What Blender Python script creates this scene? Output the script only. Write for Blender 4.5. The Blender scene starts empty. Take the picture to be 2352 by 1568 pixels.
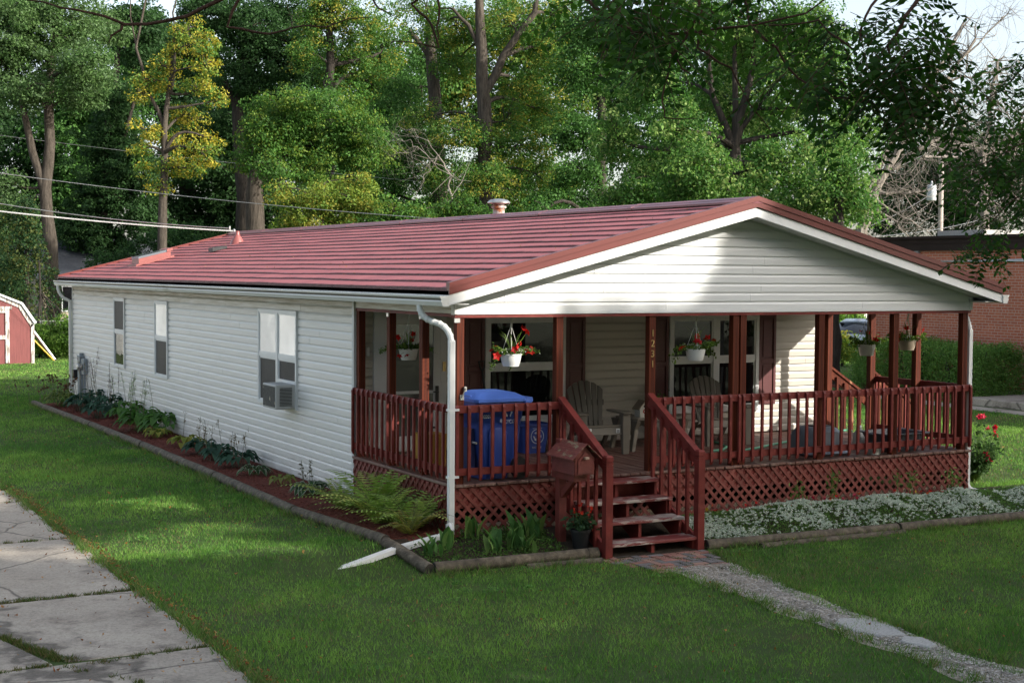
import bpy, math, random
import numpy as np
from mathutils import Vector, Matrix, noise
R = math.radians
SC = bpy.context.scene
COL = SC.collection

# ---------------------------------------------------------------- camera
CAM = Vector((-7.5794, -15.4525, 3.0874))
YAW, PITCH, ROLL, FPX = -0.4948, -0.0465, 0.0067, 3412.3
fwd = Vector((-math.sin(YAW)*math.cos(PITCH), math.cos(YAW)*math.cos(PITCH), math.sin(PITCH)))
rgt = Vector((math.cos(YAW), math.sin(YAW), 0.0))
upv = rgt.cross(fwd)
r_ = rgt*math.cos(ROLL) + upv*math.sin(ROLL)
u_ = -rgt*math.sin(ROLL) + upv*math.cos(ROLL)
cd = bpy.data.cameras.new("camera")
cam = bpy.data.objects.new("camera", cd)
COL.objects.link(cam)
cam.matrix_world = Matrix(((r_.x, u_.x, -fwd.x, CAM.x), (r_.y, u_.y, -fwd.y, CAM.y), (r_.z, u_.z, -fwd.z, CAM.z), (0, 0, 0, 1)))
cd.sensor_width = 36.0
cd.lens = FPX/2352*36
cd.clip_start = 0.1
cd.clip_end = 2000
SC.camera = cam

# ---------------------------------------------------------------- sun, sky, exposure
SUN = Vector((0.551, -0.725, 0.413)).normalized()
sl = bpy.data.lights.new("sun", "SUN")
sl.energy = 3.5
sl.angle = R(0.53)
sl.color = (1.0, 0.945, 0.86)
so = bpy.data.objects.new("sun", sl)
COL.objects.link(so)
so.location = (20, -30, 25)
so.rotation_euler = SUN.to_track_quat('Z', 'Y').to_euler()
W = bpy.data.worlds.new("World")
SC.world = W
W.use_nodes = True
wn = W.node_tree.nodes
sky = wn.new("ShaderNodeTexSky")
sky.sky_type = 'NISHITA'
sky.sun_disc = False
sky.sun_elevation = math.asin(SUN.z)
sky.sun_rotation = math.atan2(SUN.x, SUN.y)
sky.air_density = 1.0
sky.dust_density = 2.5
sky.ozone_density = 1.0
wn["Background"].inputs["Strength"].default_value = 0.15
haze_n = wn.new("ShaderNodeHueSaturation")          # thin late summer haze: a paler, less blue sky
haze_n.inputs["Saturation"].default_value = 0.60
W.node_tree.links.new(sky.outputs[0], haze_n.inputs["Color"])
W.node_tree.links.new(haze_n.outputs[0], wn["Background"].inputs["Color"])
SC.view_settings.view_transform = 'Standard'
SC.view_settings.look = 'None'
SC.view_settings.exposure = 1.12
SC.view_settings.gamma = 1.0
SC.render.engine = 'CYCLES'
SC.cycles.max_bounces = 8
SC.cycles.diffuse_bounces = 4
SC.cycles.transmission_bounces = 4
SC.cycles.transparent_max_bounces = 8
SC.cycles.use_denoising = True
try:
    SC.cycles.denoising_input_passes = 'RGB_ALBEDO_NORMAL'; SC.cycles.denoising_prefilter = 'NONE'
except Exception: pass

# ---------------------------------------------------------------- helpers
def sm(t):
    t = min(1.0, max(0.0, t))
    return t*t*(3-2*t)
def gz(x, y):
    return -.2*sm(-y/1.2)*sm((x+4)/3)
def at(px, D, py=625.0):
    """world point of a viewing direction at depth D (metres along the view axis)"""
    return CAM + (fwd + r_*((px-1176)/FPX) - u_*((py-784)/FPX))*D

def tag(o, label=None, cat=None, group=None, kind=None):
    if label: o["label"] = label
    if cat: o["category"] = cat
    if group: o["group"] = group
    if kind: o["kind"] = kind
    return o
ORG = {}
def thing(name, label, cat, loc=(0, 0, 0), group=None, local=False):
    o = bpy.data.objects.new(name, None)
    COL.objects.link(o)
    o.empty_display_size = .2
    if not local:
        o.location = loc
    ORG[o.name] = Vector((0, 0, 0)) if local else Vector(loc)
    return tag(o, label, cat, group)

class MB:
    def __init__(s):
        s.v = []; s.f = []; s.m = []
    def add(s, vs, fs, m=0):
        n = len(s.v)
        s.v += [tuple(p) for p in vs]
        s.f += [tuple(i+n for i in f) for f in fs]
        s.m += [m]*len(fs)
        return s
    def box(s, a, b, m=0):
        x0, y0, z0 = a; x1, y1, z1 = b
        vs = [(x0,y0,z0),(x1,y0,z0),(x1,y1,z0),(x0,y1,z0),(x0,y0,z1),(x1,y0,z1),(x1,y1,z1),(x0,y1,z1)]
        return s.add(vs, [(0,3,2,1),(4,5,6,7),(0,1,5,4),(1,2,6,5),(2,3,7,6),(3,0,4,7)], m)
    def bar(s, p, q, w, h, up=(0,0,1), m=0):
        """rectangular bar from p to q, w across, h along up"""
        p = Vector(p); q = Vector(q); d = (q-p).normalized()
        sd = d.cross(Vector(up)).normalized(); uu = sd.cross(d)
        a = sd*w/2; b = uu*h/2
        vs = [p-a-b, p+a-b, p+a+b, p-a+b, q-a-b, q+a-b, q+a+b, q-a+b]
        return s.add(vs, [(0,3,2,1),(4,5,6,7),(0,1,5,4),(1,2,6,5),(2,3,7,6),(3,0,4,7)], m)
    def prism(s, pts, vec, m=0, caps=True):
        n = len(pts); vec = Vector(vec)
        vs = [Vector(p) for p in pts] + [Vector(p)+vec for p in pts]
        fs = [(i, (i+1) % n, n+(i+1) % n, n+i) for i in range(n)]
        if caps: fs += [tuple(range(n-1, -1, -1)), tuple(range(n, 2*n))]
        return s.add(vs, fs, m)
    def tube(s, pts, rad, n=8, m=0, caps=True, squash=None):
        pts = [Vector(p) for p in pts]
        if not hasattr(rad, '__len__'): rad = [rad]*len(pts)
        vs = []; ref = None
        for i, p in enumerate(pts):
            d = (pts[min(i+1, len(pts)-1)] - pts[max(i-1, 0)]).normalized()
            if ref is None:
                ref = Vector((0,0,1)) if abs(d.z) < .9 else Vector((1,0,0))
            a = (ref - d*ref.dot(d)).normalized(); b = d.cross(a); ref = a
            for k in range(n):
                t = 2*math.pi*k/n
                vs.append(p + (a*math.cos(t) + b*math.sin(t))*rad[i])
        fs = []
        for i in range(len(pts)-1):
            for k in range(n):
                fs.append((i*n+k, i*n+(k+1) % n, (i+1)*n+(k+1) % n, (i+1)*n+k))
        if caps: fs += [tuple(range(n-1, -1, -1)), tuple(range((len(pts)-1)*n, len(pts)*n))]
        return s.add(vs, fs, m)
    def lathe(s, prof, c=(0,0,0), n=20, m=0, caps=True, sx=1, sy=1):
        vs = []
        for (r, z) in prof:
            for k in range(n):
                t = 2*math.pi*k/n
                vs.append((c[0]+r*math.cos(t)*sx, c[1]+r*math.sin(t)*sy, c[2]+z))
        fs = [(i*n+k, i*n+(k+1) % n, (i+1)*n+(k+1) % n, (i+1)*n+k) for i in range(len(prof)-1) for k in range(n)]
        if caps: fs += [tuple(range(n-1, -1, -1)), tuple(range((len(prof)-1)*n, len(prof)*n))]
        return s.add(vs, fs, m)
    def loft(s, rings, m=0, caps=True, closed=True):
        n = len(rings[0]); vs = [p for r in rings for p in r]
        fs = [(i*n+k, i*n+(k+1) % n, (i+1)*n+(k+1) % n, (i+1)*n+k) for i in range(len(rings)-1) for k in range(n if closed else n-1)]
        if caps: fs += [tuple(range(n-1, -1, -1)), tuple(range((len(rings)-1)*n, len(rings)*n))]
        return s.add(vs, fs, m)
    def build(s, name, mats, parent=None, smooth=False, bevel=0, seg=1, loc=None):
        org = Vector((0, 0, 0))
        if parent is not None: org = ORG[parent.name].copy()
        L = Vector(loc) if loc is not None else Vector((0, 0, 0))
        me = bpy.data.meshes.new(name)
        sub = org + L
        me.from_pydata([(p[0]-sub.x, p[1]-sub.y, p[2]-sub.z) for p in s.v], [], s.f)
        if not isinstance(mats, (list, tuple)): mats = [mats]
        for m in mats: me.materials.append(m)
        if len(mats) > 1:
            me.polygons.foreach_set("material_index", s.m)
        if smooth:
            me.polygons.foreach_set("use_smooth", [True]*len(me.polygons))
            try: me.set_sharp_from_angle(angle=R(40))
            except Exception: pass
        me.update()
        o = bpy.data.objects.new(name, me)
        COL.objects.link(o)
        o.location = L
        ORG[o.name] = sub
        if parent is not None: o.parent = parent
        if bevel:
            b = o.modifiers.new("bevel", 'BEVEL'); b.width = bevel; b.segments = seg; b.limit_method = 'ANGLE'; b.angle_limit = R(35)
            if smooth is False and seg > 1: pass
        return o

def inst(o, loc, parent=None):
    c = o.copy(); COL.objects.link(c)
    c.location = loc
    c.parent = parent if parent is not None else o.parent
    ORG[c.name] = ORG.get(o.name, Vector((0,0,0)))
    return c
def copy_tree(o, parent=None):
    c = o.copy(); COL.objects.link(c); c.parent = parent
    for ch in list(o.children): copy_tree(ch, c)
    return c

def text_mesh(txt, size, extrude=.002, bend=None, align='CENTER'):
    cu = bpy.data.curves.new("lettering", 'FONT'); cu.body = txt; cu.size = size; cu.extrude = extrude; cu.align_x = align
    o = bpy.data.objects.new("lettering", cu); COL.objects.link(o)
    dg = bpy.context.evaluated_depsgraph_get(); dg.update()
    me = bpy.data.meshes.new_from_object(o.evaluated_get(dg))
    bpy.data.objects.remove(o)
    vs = [v.co.copy() for v in me.vertices]; fs = [tuple(p.vertices) for p in me.polygons]
    if bend:   # bend about a circle of radius |bend|
        out = []
        for v in vs:
            rr = abs(bend)
            if bend > 0:   # arch, text outside the circle top
                t = v.x/rr; out.append(Vector(((rr+v.y)*math.sin(t), (rr+v.y)*math.cos(t)-rr, v.z)))
            else:          # smile
                t = v.x/rr; out.append(Vector(((rr-v.y)*math.sin(t), rr-(rr-v.y)*math.cos(t), v.z)))
        vs = out
    bpy.data.meshes.remove(me)
    return vs, fs
def text_xz(mb, txt, size, cx, y, cz, bend=None, m=0, ext=.0015):
    """text standing in an xz plane, facing -y"""
    vs, fs = text_mesh(txt, size, ext, bend)
    mb.add([(cx+v.x, y-v.z, cz+v.y) for v in vs], fs, m)

# ---------------------------------------------------------------- materials
def _new(name):
    m = bpy.data.materials.new(name); m.use_nodes = True
    nt = m.node_tree; b = nt.nodes["Principled BSDF"]
    return m, nt, b
def _coords(nt, scale=(1,1,1), loc=(0,0,0), rot=(0,0,0)):
    tc = nt.nodes.new("ShaderNodeTexCoord"); mp = nt.nodes.new("ShaderNodeMapping")
    mp.inputs["Scale"].default_value = scale; mp.inputs["Location"].default_value = loc; mp.inputs["Rotation"].default_value = rot
    nt.links.new(tc.outputs["Object"], mp.inputs["Vector"])
    return mp.outputs["Vector"]
def _noise(nt, vec, scale, detail=4, rough=.55):
    n = nt.nodes.new("ShaderNodeTexNoise"); n.inputs["Scale"].default_value = scale
    n.inputs["Detail"].default_value = detail; n.inputs["Roughness"].default_value = rough
    nt.links.new(vec, n.inputs["Vector"]); return n.outputs["Fac"]
def _ramp(nt, fac, stops, interp='LINEAR'):
    r = nt.nodes.new("ShaderNodeValToRGB"); r.color_ramp.interpolation = interp
    e = r.color_ramp.elements
    while len(e) < len(stops): e.new(.5)
    for i, (p, c) in enumerate(stops):
        e[i].position = p; e[i].color = (c[0], c[1], c[2], 1) if hasattr(c, '__len__') else (c, c, c, 1)
    nt.links.new(fac, r.inputs["Fac"]); return r.outputs["Color"]
def _mix(nt, fac, a, b, mode='MIX'):
    n = nt.nodes.new("ShaderNodeMix"); n.data_type = 'RGBA'; n.blend_type = mode
    if hasattr(fac, 'is_linked') or hasattr(fac, 'links'): nt.links.new(fac, n.inputs[0])
    else: n.inputs[0].default_value = fac
    for sock, val in ((n.inputs[6], a), (n.inputs[7], b)):
        if hasattr(val, '__len__'): sock.default_value = (val[0], val[1], val[2], 1)
        else: nt.links.new(val, sock)
    return n.outputs[2]
def _bump(nt, b, h, strength=.3, dist=.01):
    n = nt.nodes.new("ShaderNodeBump"); n.inputs["Strength"].default_value = strength; n.inputs["Distance"].default_value = dist
    nt.links.new(h, n.inputs["Height"]); nt.links.new(n.outputs[0], b.inputs["Normal"])
def mat(name, col, rough=.6, var=.18, scale=6, stretch=(1,1,1), bump=0, bscale=60, metal=0, spec=.5, dirt=None, dirt_scale=2, dirt_lo=.55, dirt_hi=.75):
    m, nt, b = _new(name)
    vec = _coords(nt, stretch)
    f = _noise(nt, vec, scale, 5)
    lo = tuple(c*(1-var) for c in col); hi = tuple(min(1, c*(1+var)) for c in col)
    c = _ramp(nt, f, [(.3, lo), (.7, hi)])
    if dirt:
        f2 = _noise(nt, _coords(nt, stretch, (3.1, 1.7, 5.3)), dirt_scale, 6, .65)
        c = _mix(nt, _ramp(nt, f2, [(dirt_lo, 0.0), (dirt_hi, 1.0)]), c, dirt)
    nt.links.new(c, b.inputs["Base Color"])
    b.inputs["Roughness"].default_value = rough; b.inputs["Metallic"].default_value = metal
    b.inputs["Specular IOR Level"].default_value = spec
    if bump:
        _bump(nt, b, _noise(nt, vec, bscale, 3), bump, .01)
    return m
def wood_grain(name, dark, light, axis='z', rough=.6):
    """stained post: long grain streaks and a few pale knots"""
    m, nt, b = _new(name)
    st = {'z': (38, 38, 1.3), 'x': (1.3, 38, 38), 'y': (38, 1.3, 38)}[axis]
    f = _noise(nt, _coords(nt, st), 1.0, 6, .6)
    c = _ramp(nt, f, [(.36, dark), (.54, light), (.74, tuple(min(1, k*1.35) for k in light))])
    kn = {'z': (9, 9, 2.2), 'x': (2.2, 9, 9), 'y': (9, 2.2, 9)}[axis]
    f2 = _noise(nt, _coords(nt, kn, (1.3, .4, 2.2)), 1.0, 1, .4)
    c = _mix(nt, _ramp(nt, f2, [(.70, 0.0), (.74, 1.0)]), c, (.30, .14, .075))
    nt.links.new(c, b.inputs["Base Color"]); b.inputs["Roughness"].default_value = .72; b.inputs["Specular IOR Level"].default_value = .2
    _bump(nt, b, f, .25, .004)
    return m
def leafmat(name, trans=.38, rough=.6, spec=.16):
    m, nt, b = _new(name)
    a = nt.nodes.new("ShaderNodeAttribute"); a.attribute_name = "tint"
    nt.links.new(a.outputs["Color"], b.inputs["Base Color"])
    b.inputs["Roughness"].default_value = rough; b.inputs["Specular IOR Level"].default_value = spec
    t = nt.nodes.new("ShaderNodeBsdfTranslucent")
    hs = nt.nodes.new("ShaderNodeHueSaturation"); hs.inputs["Value"].default_value = 1.5; hs.inputs["Saturation"].default_value = 1.1
    nt.links.new(a.outputs["Color"], hs.inputs["Color"]); nt.links.new(hs.outputs[0], t.inputs["Color"])
    mx = nt.nodes.new("ShaderNodeMixShader"); mx.inputs[0].default_value = trans
    nt.links.new(b.outputs[0], mx.inputs[1]); nt.links.new(t.outputs[0], mx.inputs[2])
    nt.links.new(mx.outputs[0], nt.nodes["Material Output"].inputs["Surface"])
    return m

M = {}
# vinyl siding: near-white with faint grime, darker stains under the eave
def siding_mat(name, col, stain=0.0):
    m, nt, b = _new(name)
    f = _noise(nt, _coords(nt, (.5, .5, 7)), 3, 5, .6)
    c = _ramp(nt, f, [(.35, tuple(k*.93 for k in col)), (.65, col)])
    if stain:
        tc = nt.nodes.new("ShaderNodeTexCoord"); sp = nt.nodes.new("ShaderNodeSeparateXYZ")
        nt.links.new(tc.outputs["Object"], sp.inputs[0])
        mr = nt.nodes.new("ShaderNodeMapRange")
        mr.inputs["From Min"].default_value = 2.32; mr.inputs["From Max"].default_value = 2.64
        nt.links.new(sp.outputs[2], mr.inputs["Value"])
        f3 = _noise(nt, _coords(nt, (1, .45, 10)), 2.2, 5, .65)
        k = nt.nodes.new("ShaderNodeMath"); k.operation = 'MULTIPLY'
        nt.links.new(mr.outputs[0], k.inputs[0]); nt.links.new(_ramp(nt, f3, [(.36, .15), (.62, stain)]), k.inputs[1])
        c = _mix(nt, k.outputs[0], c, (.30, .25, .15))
        m2 = nt.nodes.new("ShaderNodeMapRange")          # rain splash along the foot of the wall
        m2.inputs["From Min"].default_value = .5; m2.inputs["From Max"].default_value = .05
        nt.links.new(sp.outputs[2], m2.inputs["Value"])
        k2 = nt.nodes.new("ShaderNodeMath"); k2.operation = 'MULTIPLY'
        nt.links.new(m2.outputs[0], k2.inputs[0]); nt.links.new(_ramp(nt, _noise(nt, _coords(nt, (1, 1.3, 2), (2, 5, 1)), 2.6, 6, .7), [(.40, .05), (.70, .55)]), k2.inputs[1])
        c = _mix(nt, k2.outputs[0], c, (.33, .28, .20))
    nt.links.new(c, b.inputs["Base Color"]); b.inputs["Roughness"].default_value = .42
    _bump(nt, b, _noise(nt, _coords(nt, (1.2, 1.2, 9)), 9, 3), .08, .01)
    return m
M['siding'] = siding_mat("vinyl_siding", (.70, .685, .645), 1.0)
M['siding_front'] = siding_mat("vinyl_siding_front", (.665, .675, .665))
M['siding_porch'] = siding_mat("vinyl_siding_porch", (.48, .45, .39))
M['white'] = mat("white_trim_paint", (.74, .74, .72), .45, .05, 3, dirt=(.45,.42,.36), dirt_scale=1.5, dirt_lo=.62, dirt_hi=.85)
M['gutter'] = mat("gutter_aluminium", (.72, .71, .67), .38, .06, 1.5, (4, .4, 1), dirt=(.33,.29,.2), dirt_scale=1.3, dirt_lo=.55, dirt_hi=.8)
M['downspout'] = mat("downspout_aluminium", (.75, .75, .73), .4, .05, 3)
M['trim_grey'] = mat("corner_trim", (.56, .56, .545), .5, .08, 3)
M['red'] = mat("red_painted_wood", (.148, .023, .018), .55, .28, 5, bump=.2, bscale=45, spec=.25, dirt=(.21, .055, .042), dirt_scale=5, dirt_lo=.56, dirt_hi=.75)
M['red_tread'] = None
M['post_v'] = wood_grain("stained_post_wood", (.045, .009, .004), (.100, .020, .007), 'z')
M['lattice'] = mat("red_lattice_wood", (.165, .034, .024), .65, .25, 6, bump=.2, bscale=40)
M['mailbox'] = mat("red_mailbox_wood", (.155, .03, .022), .6, .25, 8, bump=.2, bscale=40)
M['mailbox_roof'] = mat("flaking_red_roof_boards", (.165, .04, .03), .65, .25, 10, (2.5, 1, 1), bump=.3, bscale=40, dirt=(.24, .22, .13), dirt_scale=9, dirt_lo=.55, dirt_hi=.62)
def tread_mat():
    m, nt, b = _new("worn_red_treads")
    f = _noise(nt, _coords(nt, (2.2, 16, 8)), 2.4, 8, .7)
    g = _noise(nt, _coords(nt, (.8, .8, .8), (1.45, .3, 0)), 1.9, 2)
    k = nt.nodes.new("ShaderNodeMath"); k.operation = 'ADD'; nt.links.new(f, k.inputs[0]); nt.links.new(g, k.inputs[1])
    c = _mix(nt, _ramp(nt, _half(nt, k.outputs[0]), [(.52, 0.0), (.555, 1.0)]), (.165, .028, .025), (.42, .36, .31))
    nt.links.new(c, b.inputs["Base Color"]); b.inputs["Roughness"].default_value = .5
    _bump(nt, b, f, .25, .004)
    return m
def _half(nt, s):
    k = nt.nodes.new("ShaderNodeMath"); k.operation = 'MULTIPLY'; k.inputs[1].default_value = .5
    nt.links.new(s, k.inputs[0]); return k.outputs[0]
M['red_tread'] = tread_mat()
M['deck'] = mat("weathered_deck_boards", (.135, .060, .042), .6, .4, 2.2, (9, .8, 3), bump=.3, bscale=30, dirt=(.27, .20, .16), dirt_scale=1.6, dirt_lo=.5, dirt_hi=.75)
M['deck_edge'] = mat("red_deck_edge", (.15, .032, .026), .6, .25, 8, bump=.2, bscale=40)
# roof
def roof_mat():
    m, nt, b = _new("red_metal_shakes")
    f = _noise(nt, _coords(nt, (1.2, .35, 1)), 3.2, 5, .6)
    c = _ramp(nt, f, [(.3, (.345, .086, .083)), (.7, (.43, .118, .112))])
    w = _noise(nt, _coords(nt, (.3, 14, .3)), 3.0, 3, .6)
    c = _mix(nt, _ramp(nt, w, [(.40, 1.0), (.48, 0.0)]), c, (.21, .045, .055))
    f2 = _noise(nt, _coords(nt, (1, 1, 1), (7, 3, 1)), 5.0, 4, .7)
    c = _mix(nt, _ramp(nt, f2, [(.68, 0.0), (.74, 1.0)]), c, (.17, .05, .05))
    nt.links.new(c, b.inputs["Base Color"]); b.inputs["Roughness"].default_value = .52; b.inputs["Specular IOR Level"].default_value = .35
    _bump(nt, b, _noise(nt, _coords(nt, (2.5, 26, 2.5)), 2.5, 4), .2, .006)
    return m
M['roof'] = roof_mat()
M['roof_lip'] = mat("shake_lip", (.090, .022, .025), .6, .5, 26, (1, 1, 1))  # dark edge chips plus the shadow beneath each course, in one colour
M['ridge'] = mat("red_ridge_metal", (.185, .045, .055), .36, .1, 2)
M['rake'] = mat("red_rake_metal", (.135, .025, .020), .36, .08, 2)
M['soffit'] = mat("white_soffit_panel", (.60, .60, .585), .5, .06, 2)
M['frame'] = mat("window_frame_vinyl", (.66, .675, .67), .4, .05, 3)
M['frame_white'] = mat("door_frame_paint", (.55, .55, .53), .45, .06, 3)
def glass_mat(name, col, rough=.02, wav=.25, spec=.9):
    m, nt, b = _new(name)
    f = _noise(nt, _coords(nt, (1, 1, 1)), 1.2, 2)
    nt.links.new(_ramp(nt, f, [(.3, tuple(k*.7 for k in col)), (.7, col)]), b.inputs["Base Color"])
    b.inputs["Roughness"].default_value = rough
    b.inputs["IOR"].default_value = 1.52
    b.inputs["Specular IOR Level"].default_value = spec
    b.inputs["Coat Weight"].default_value = .25; b.inputs["Coat Roughness"].default_value = .01
    _bump(nt, b, _noise(nt, _coords(nt), 2.2, 1), wav, .02)
    return m
M['glass'] = glass_mat("window_glass", (.010, .011, .013), .02, .10, .35)
M['glass_door'] = glass_mat("door_glass", (.10, .10, .095))
M['blind'] = glass_mat("glass_over_white_shade", (.88, .88, .87), .03, .3)  # white base stands in for the bright reflection in the upper panes
M['screen'] = mat("insect_screen", (.028, .029, .032), .5, .3, 3, spec=.2)
M['curtain'] = mat("window_curtain", (.10, .095, .085), .8, .45, 3, (1, 7, .6))
M['leaf_near'] = None
M['shutter'] = mat("dark_red_shutter", (.095, .020, .020), .45, .1, 3)
M['black'] = mat("black_plastic", (.015, .015, .016), .5, .3, 6)
M['dark_metal'] = mat("dark_metal", (.05, .05, .055), .4, .2, 6, metal=.6)
M['steel'] = mat("galvanised_steel", (.48, .48, .47), .35, .2, 8, metal=.8)
M['brass'] = mat("brass_numerals", (.38, .29, .13), .35, .2, 12, metal=.8)
M['meter'] = mat("grey_meter_box", (.24, .27, .29), .5, .15, 4)
M['rust'] = mat("rusty_pipe", (.42, .40, .38), .5, .2, 6, dirt=(.26, .09, .03), dirt_scale=5, dirt_lo=.48, dirt_hi=.6)
M['skirt'] = mat("beige_skirt_board", (.42, .36, .26), .7, .2, 4)
M['dirt'] = mat("bare_soil", (.05, .037, .026), .95, .4, 9, bump=.6, bscale=40)
# ================================================================ THE HOUSE
HW, HD, HL = 8.14, 3.05, 20.58           # width, porch depth, length
ZD, ZB = .615, 2.59                      # deck, underside of the porch beam
OF, OE, OB = .33, .25, .45               # overhangs: front, eaves, rear
ZR = 3.985                               # ridge
SL = (ZR-2.885)/(HW/2+OE)                # roof slope
HC = HW/2
def roofz(x, off=0.0):
    return ZR - SL*abs(x-HC) + off
house = thing("house", "long white vinyl sided house with red shake roof and red front porch", "house", (HC, 11, 0))

EXP = .116
def lap_siding(mb, p0, p1, z0, z1, out, ztop=None, m=0, exp=EXP):
    """dutch lap courses on a vertical wall from p0 to p1; out is the outward normal; ztop(t) gives a sloped top"""
    p0 = Vector((p0[0], p0[1], 0)); p1 = Vector((p1[0], p1[1], 0)); o = Vector(out)
    z = z0; rg = random.Random(int(abs(p0.x*7+p1.y*3+z0*11)*10)+1)
    while z < z1-1e-4:
        za, zb = z, min(z+exp, z1)
        prof = [(-.006, za), (.016, za+.001), (.0145, za+(zb-za)*.64), (.002, zb-.013), (-.008, zb-.012), (-.008, zb)]
        if ztop is None:
            segs = [(0.0, 1.0)]
        else:
            segs = ztop(za, zb)
        for (ta, tb) in segs:
            a = p0.lerp(p1, ta); b = p0.lerp(p1, tb)
            va = [a+o*d+Vector((0, 0, h)) for d, h in prof]; vb = [b+o*d+Vector((0, 0, h)) for d, h in prof]
            n = len(prof)
            flip = (p1-p0).cross(Vector((0, 0, 1))).dot(o) < 0
            fs = [(i, n+i, n+i+1, i+1) if not flip else (i, i+1, n+i+1, n+i) for i in range(n-1)]
            mb.add(va+vb, fs, m)
            if (b-a).length > 3 and exp < .15:       # end laps between lengths of siding
                dr = (b-a).normalized(); t = rg.uniform(.3, 3.4)
                while t < (b-a).length-.4:
                    c = a+dr*t
                    mb.add([c+o*d+Vector((0, 0, h)) for d, h in prof[1:4]]+[c+dr*.004+o*(d+.0035)+Vector((0, 0, h)) for d, h in prof[1:4]]+[c+dr*.03+o*(d+.0006)+Vector((0, 0, h)) for d, h in prof[1:4]], [(0, 3, 4, 1), (1, 4, 5, 2), (3, 6, 7, 4), (4, 7, 8, 5)], m)
                    t += rg.choice((3.6, 3.66, 3.2, 2.4))
        z += exp
# walls
mb = MB(); lap_siding(mb, (0, HD), (0, HL), .07, 2.70, (-1, 0, 0))
mb.box((.012, HD+.03, -.05), (.10, HL, .075)); mb.build("side_wall", M['siding'], house)
mb = MB(); lap_siding(mb, (HW, HD), (HW, HL), .07, 2.70, (1, 0, 0)); mb.build("side_wall", M['siding_front'], house)
mb = MB(); lap_siding(mb, (0, HL), (HW, HL), .07, 2.75, (0, 1, 0)); mb.build("rear_wall", M['siding_front'], house)
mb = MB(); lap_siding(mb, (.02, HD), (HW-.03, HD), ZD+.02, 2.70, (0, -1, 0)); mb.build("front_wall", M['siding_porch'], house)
# gables: courses cut by the roof slope
def gable_segs(za, zb, x0=0.0, x1=HW):
    zz = zb+.02
    d = (ZR-.10-zz)/SL
    if d <= 0.05: return []
    a = max(x0, HC-d); b = min(x1, HC+d)
    return [((a-x0)/(x1-x0), (b-x0)/(x1-x0))]
mb = MB()
z = ZB+.03
lap_siding(mb, (0, 0), (HW, 0), z, 3.95, (0, -1, 0), gable_segs)
mb.prism([(-.0, .004, ZB), (HW, .004, ZB), (HW, .004, roofz(HW)-.06), (HC, .004, ZR-.06), (0, .004, roofz(0)-.06)], (0, .09, 0))
mb.box((-.005, -.022, ZB+.005), (HW+.005, .0, ZB+.045))
mb.build("gable", M['siding_front'], house)
mb = MB()
lap_siding(mb, (0, HL), (HW, HL), 2.72, 3.95, (0, 1, 0), gable_segs); mb.build("rear_gable", M['siding_front'], house)
# seams and corner trims
for a_, b_ in (((-.022, HD-.045, .07), (.03, HD+.03, 2.70)), ((-.022, HL-.06, .07), (.03, HL+.015, 2.70)), ((-.012, -.03, ZB+.01), (.028, .03, roofz(0)-.09)), ((HW-.03, -.03, ZB+.01), (HW+.012, .03, roofz(0)-.09)), ((HW-.075, HD-.022, ZD), (HW+.02, HD+.05, 2.70))):
    mb = MB(); mb.box(a_, b_); mb.build("corner_trim", M['trim_grey'], house)
# porch beam: white wrapped, red strip below
for xa in (-.004, HW-.10):
    mb = MB(); mb.box((xa, .09, ZB+.012), (xa+.104, HD-.05, 2.74)); mb.build("side_beam", M['siding'], house)
mb = MB(); mb.box((0.0, -.010, ZB-.035), (HW, .10, ZB-.001)); mb.box((.002, .10, ZB-.028), (.10, HD-.03, ZB+.008)); mb.box((HW-.10, .10, ZB-.028), (HW-.002, HD-.03, ZB+.008)); mb.build("porch_beam", M['red'], house)
mb = MB(); mb.box((.10, .10, ZB+.02), (HW-.10, HD, ZB+.06)); mb.build("porch_ceiling", M['soffit'], house)
# solid core so no light leaks through the house
mb = MB(); mb.box((.11, HD+.06, -.1), (HW-.11, HL-.06, 2.68)); mb.build("floor_core", M['skirt'], house)

# ---- roof: stepped metal shakes
def roof_slope(side):
    mb = MB()
    x_e = -OE if side < 0 else HW+OE
    n = 15; y0, y1 = -OF-.02, HL+OB; seg = .11; ny = int((y1-y0)/seg)
    Ltot = HC+OE
    rng = random.Random(5+side)
    for c in range(n):
        d0 = Ltot*(1-c/n); d1 = Ltot*(1-(c+1)/n) - .02    # distance from ridge
        th = .025
        rows = []
        for j in range(ny+1):
            y = y0+(y1-y0)*j/ny
            wv = noise.noise(Vector((y*.55, c*3.7, side*9)))*.035 + noise.noise(Vector((y*1.7, c*1.3, side*4)))*.014
            if 0 < j < ny: jag = rng.uniform(-.006, .006)
            else: jag = 0
            dd = d0 + wv*(0.0 if c == 0 else 1.0) + jag
            X = lambda d: HC + side*d
            hz = th + .006*noise.noise(Vector((y*.9, c*2.2, 3)))
            rows.append([(X(dd), y, ZR-SL*dd-.012), (X(dd), y, ZR-SL*dd+hz), (X(dd-.022), y, ZR-SL*(dd-.022)+hz+.004), (X(max(0, d1)), y, ZR-SL*max(0, d1)+.004)])
        base = len(mb.v)
        for r in rows: mb.v += r
        for j in range(ny):
            for k in range(3):
                a = base+j*4+k; b = base+(j+1)*4+k
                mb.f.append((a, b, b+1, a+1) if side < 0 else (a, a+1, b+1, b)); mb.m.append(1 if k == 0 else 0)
    # deck under the shakes
    a = (HC, ZR-.01); b = (x_e, ZR-SL*Ltot-.01)
    mb.prism([(a[0], y0, a[1]), (b[0], y0, b[1]), (b[0], y0, b[1]-.05), (a[0], y0, a[1]-.05)], (0, y1-y0, 0), 1)
    return mb.build("roof_slope", [M['roof'], M['roof_lip']], house)
roof_l = roof_slope(-1); roof_r = roof_slope(1)
mb = MB()
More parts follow.
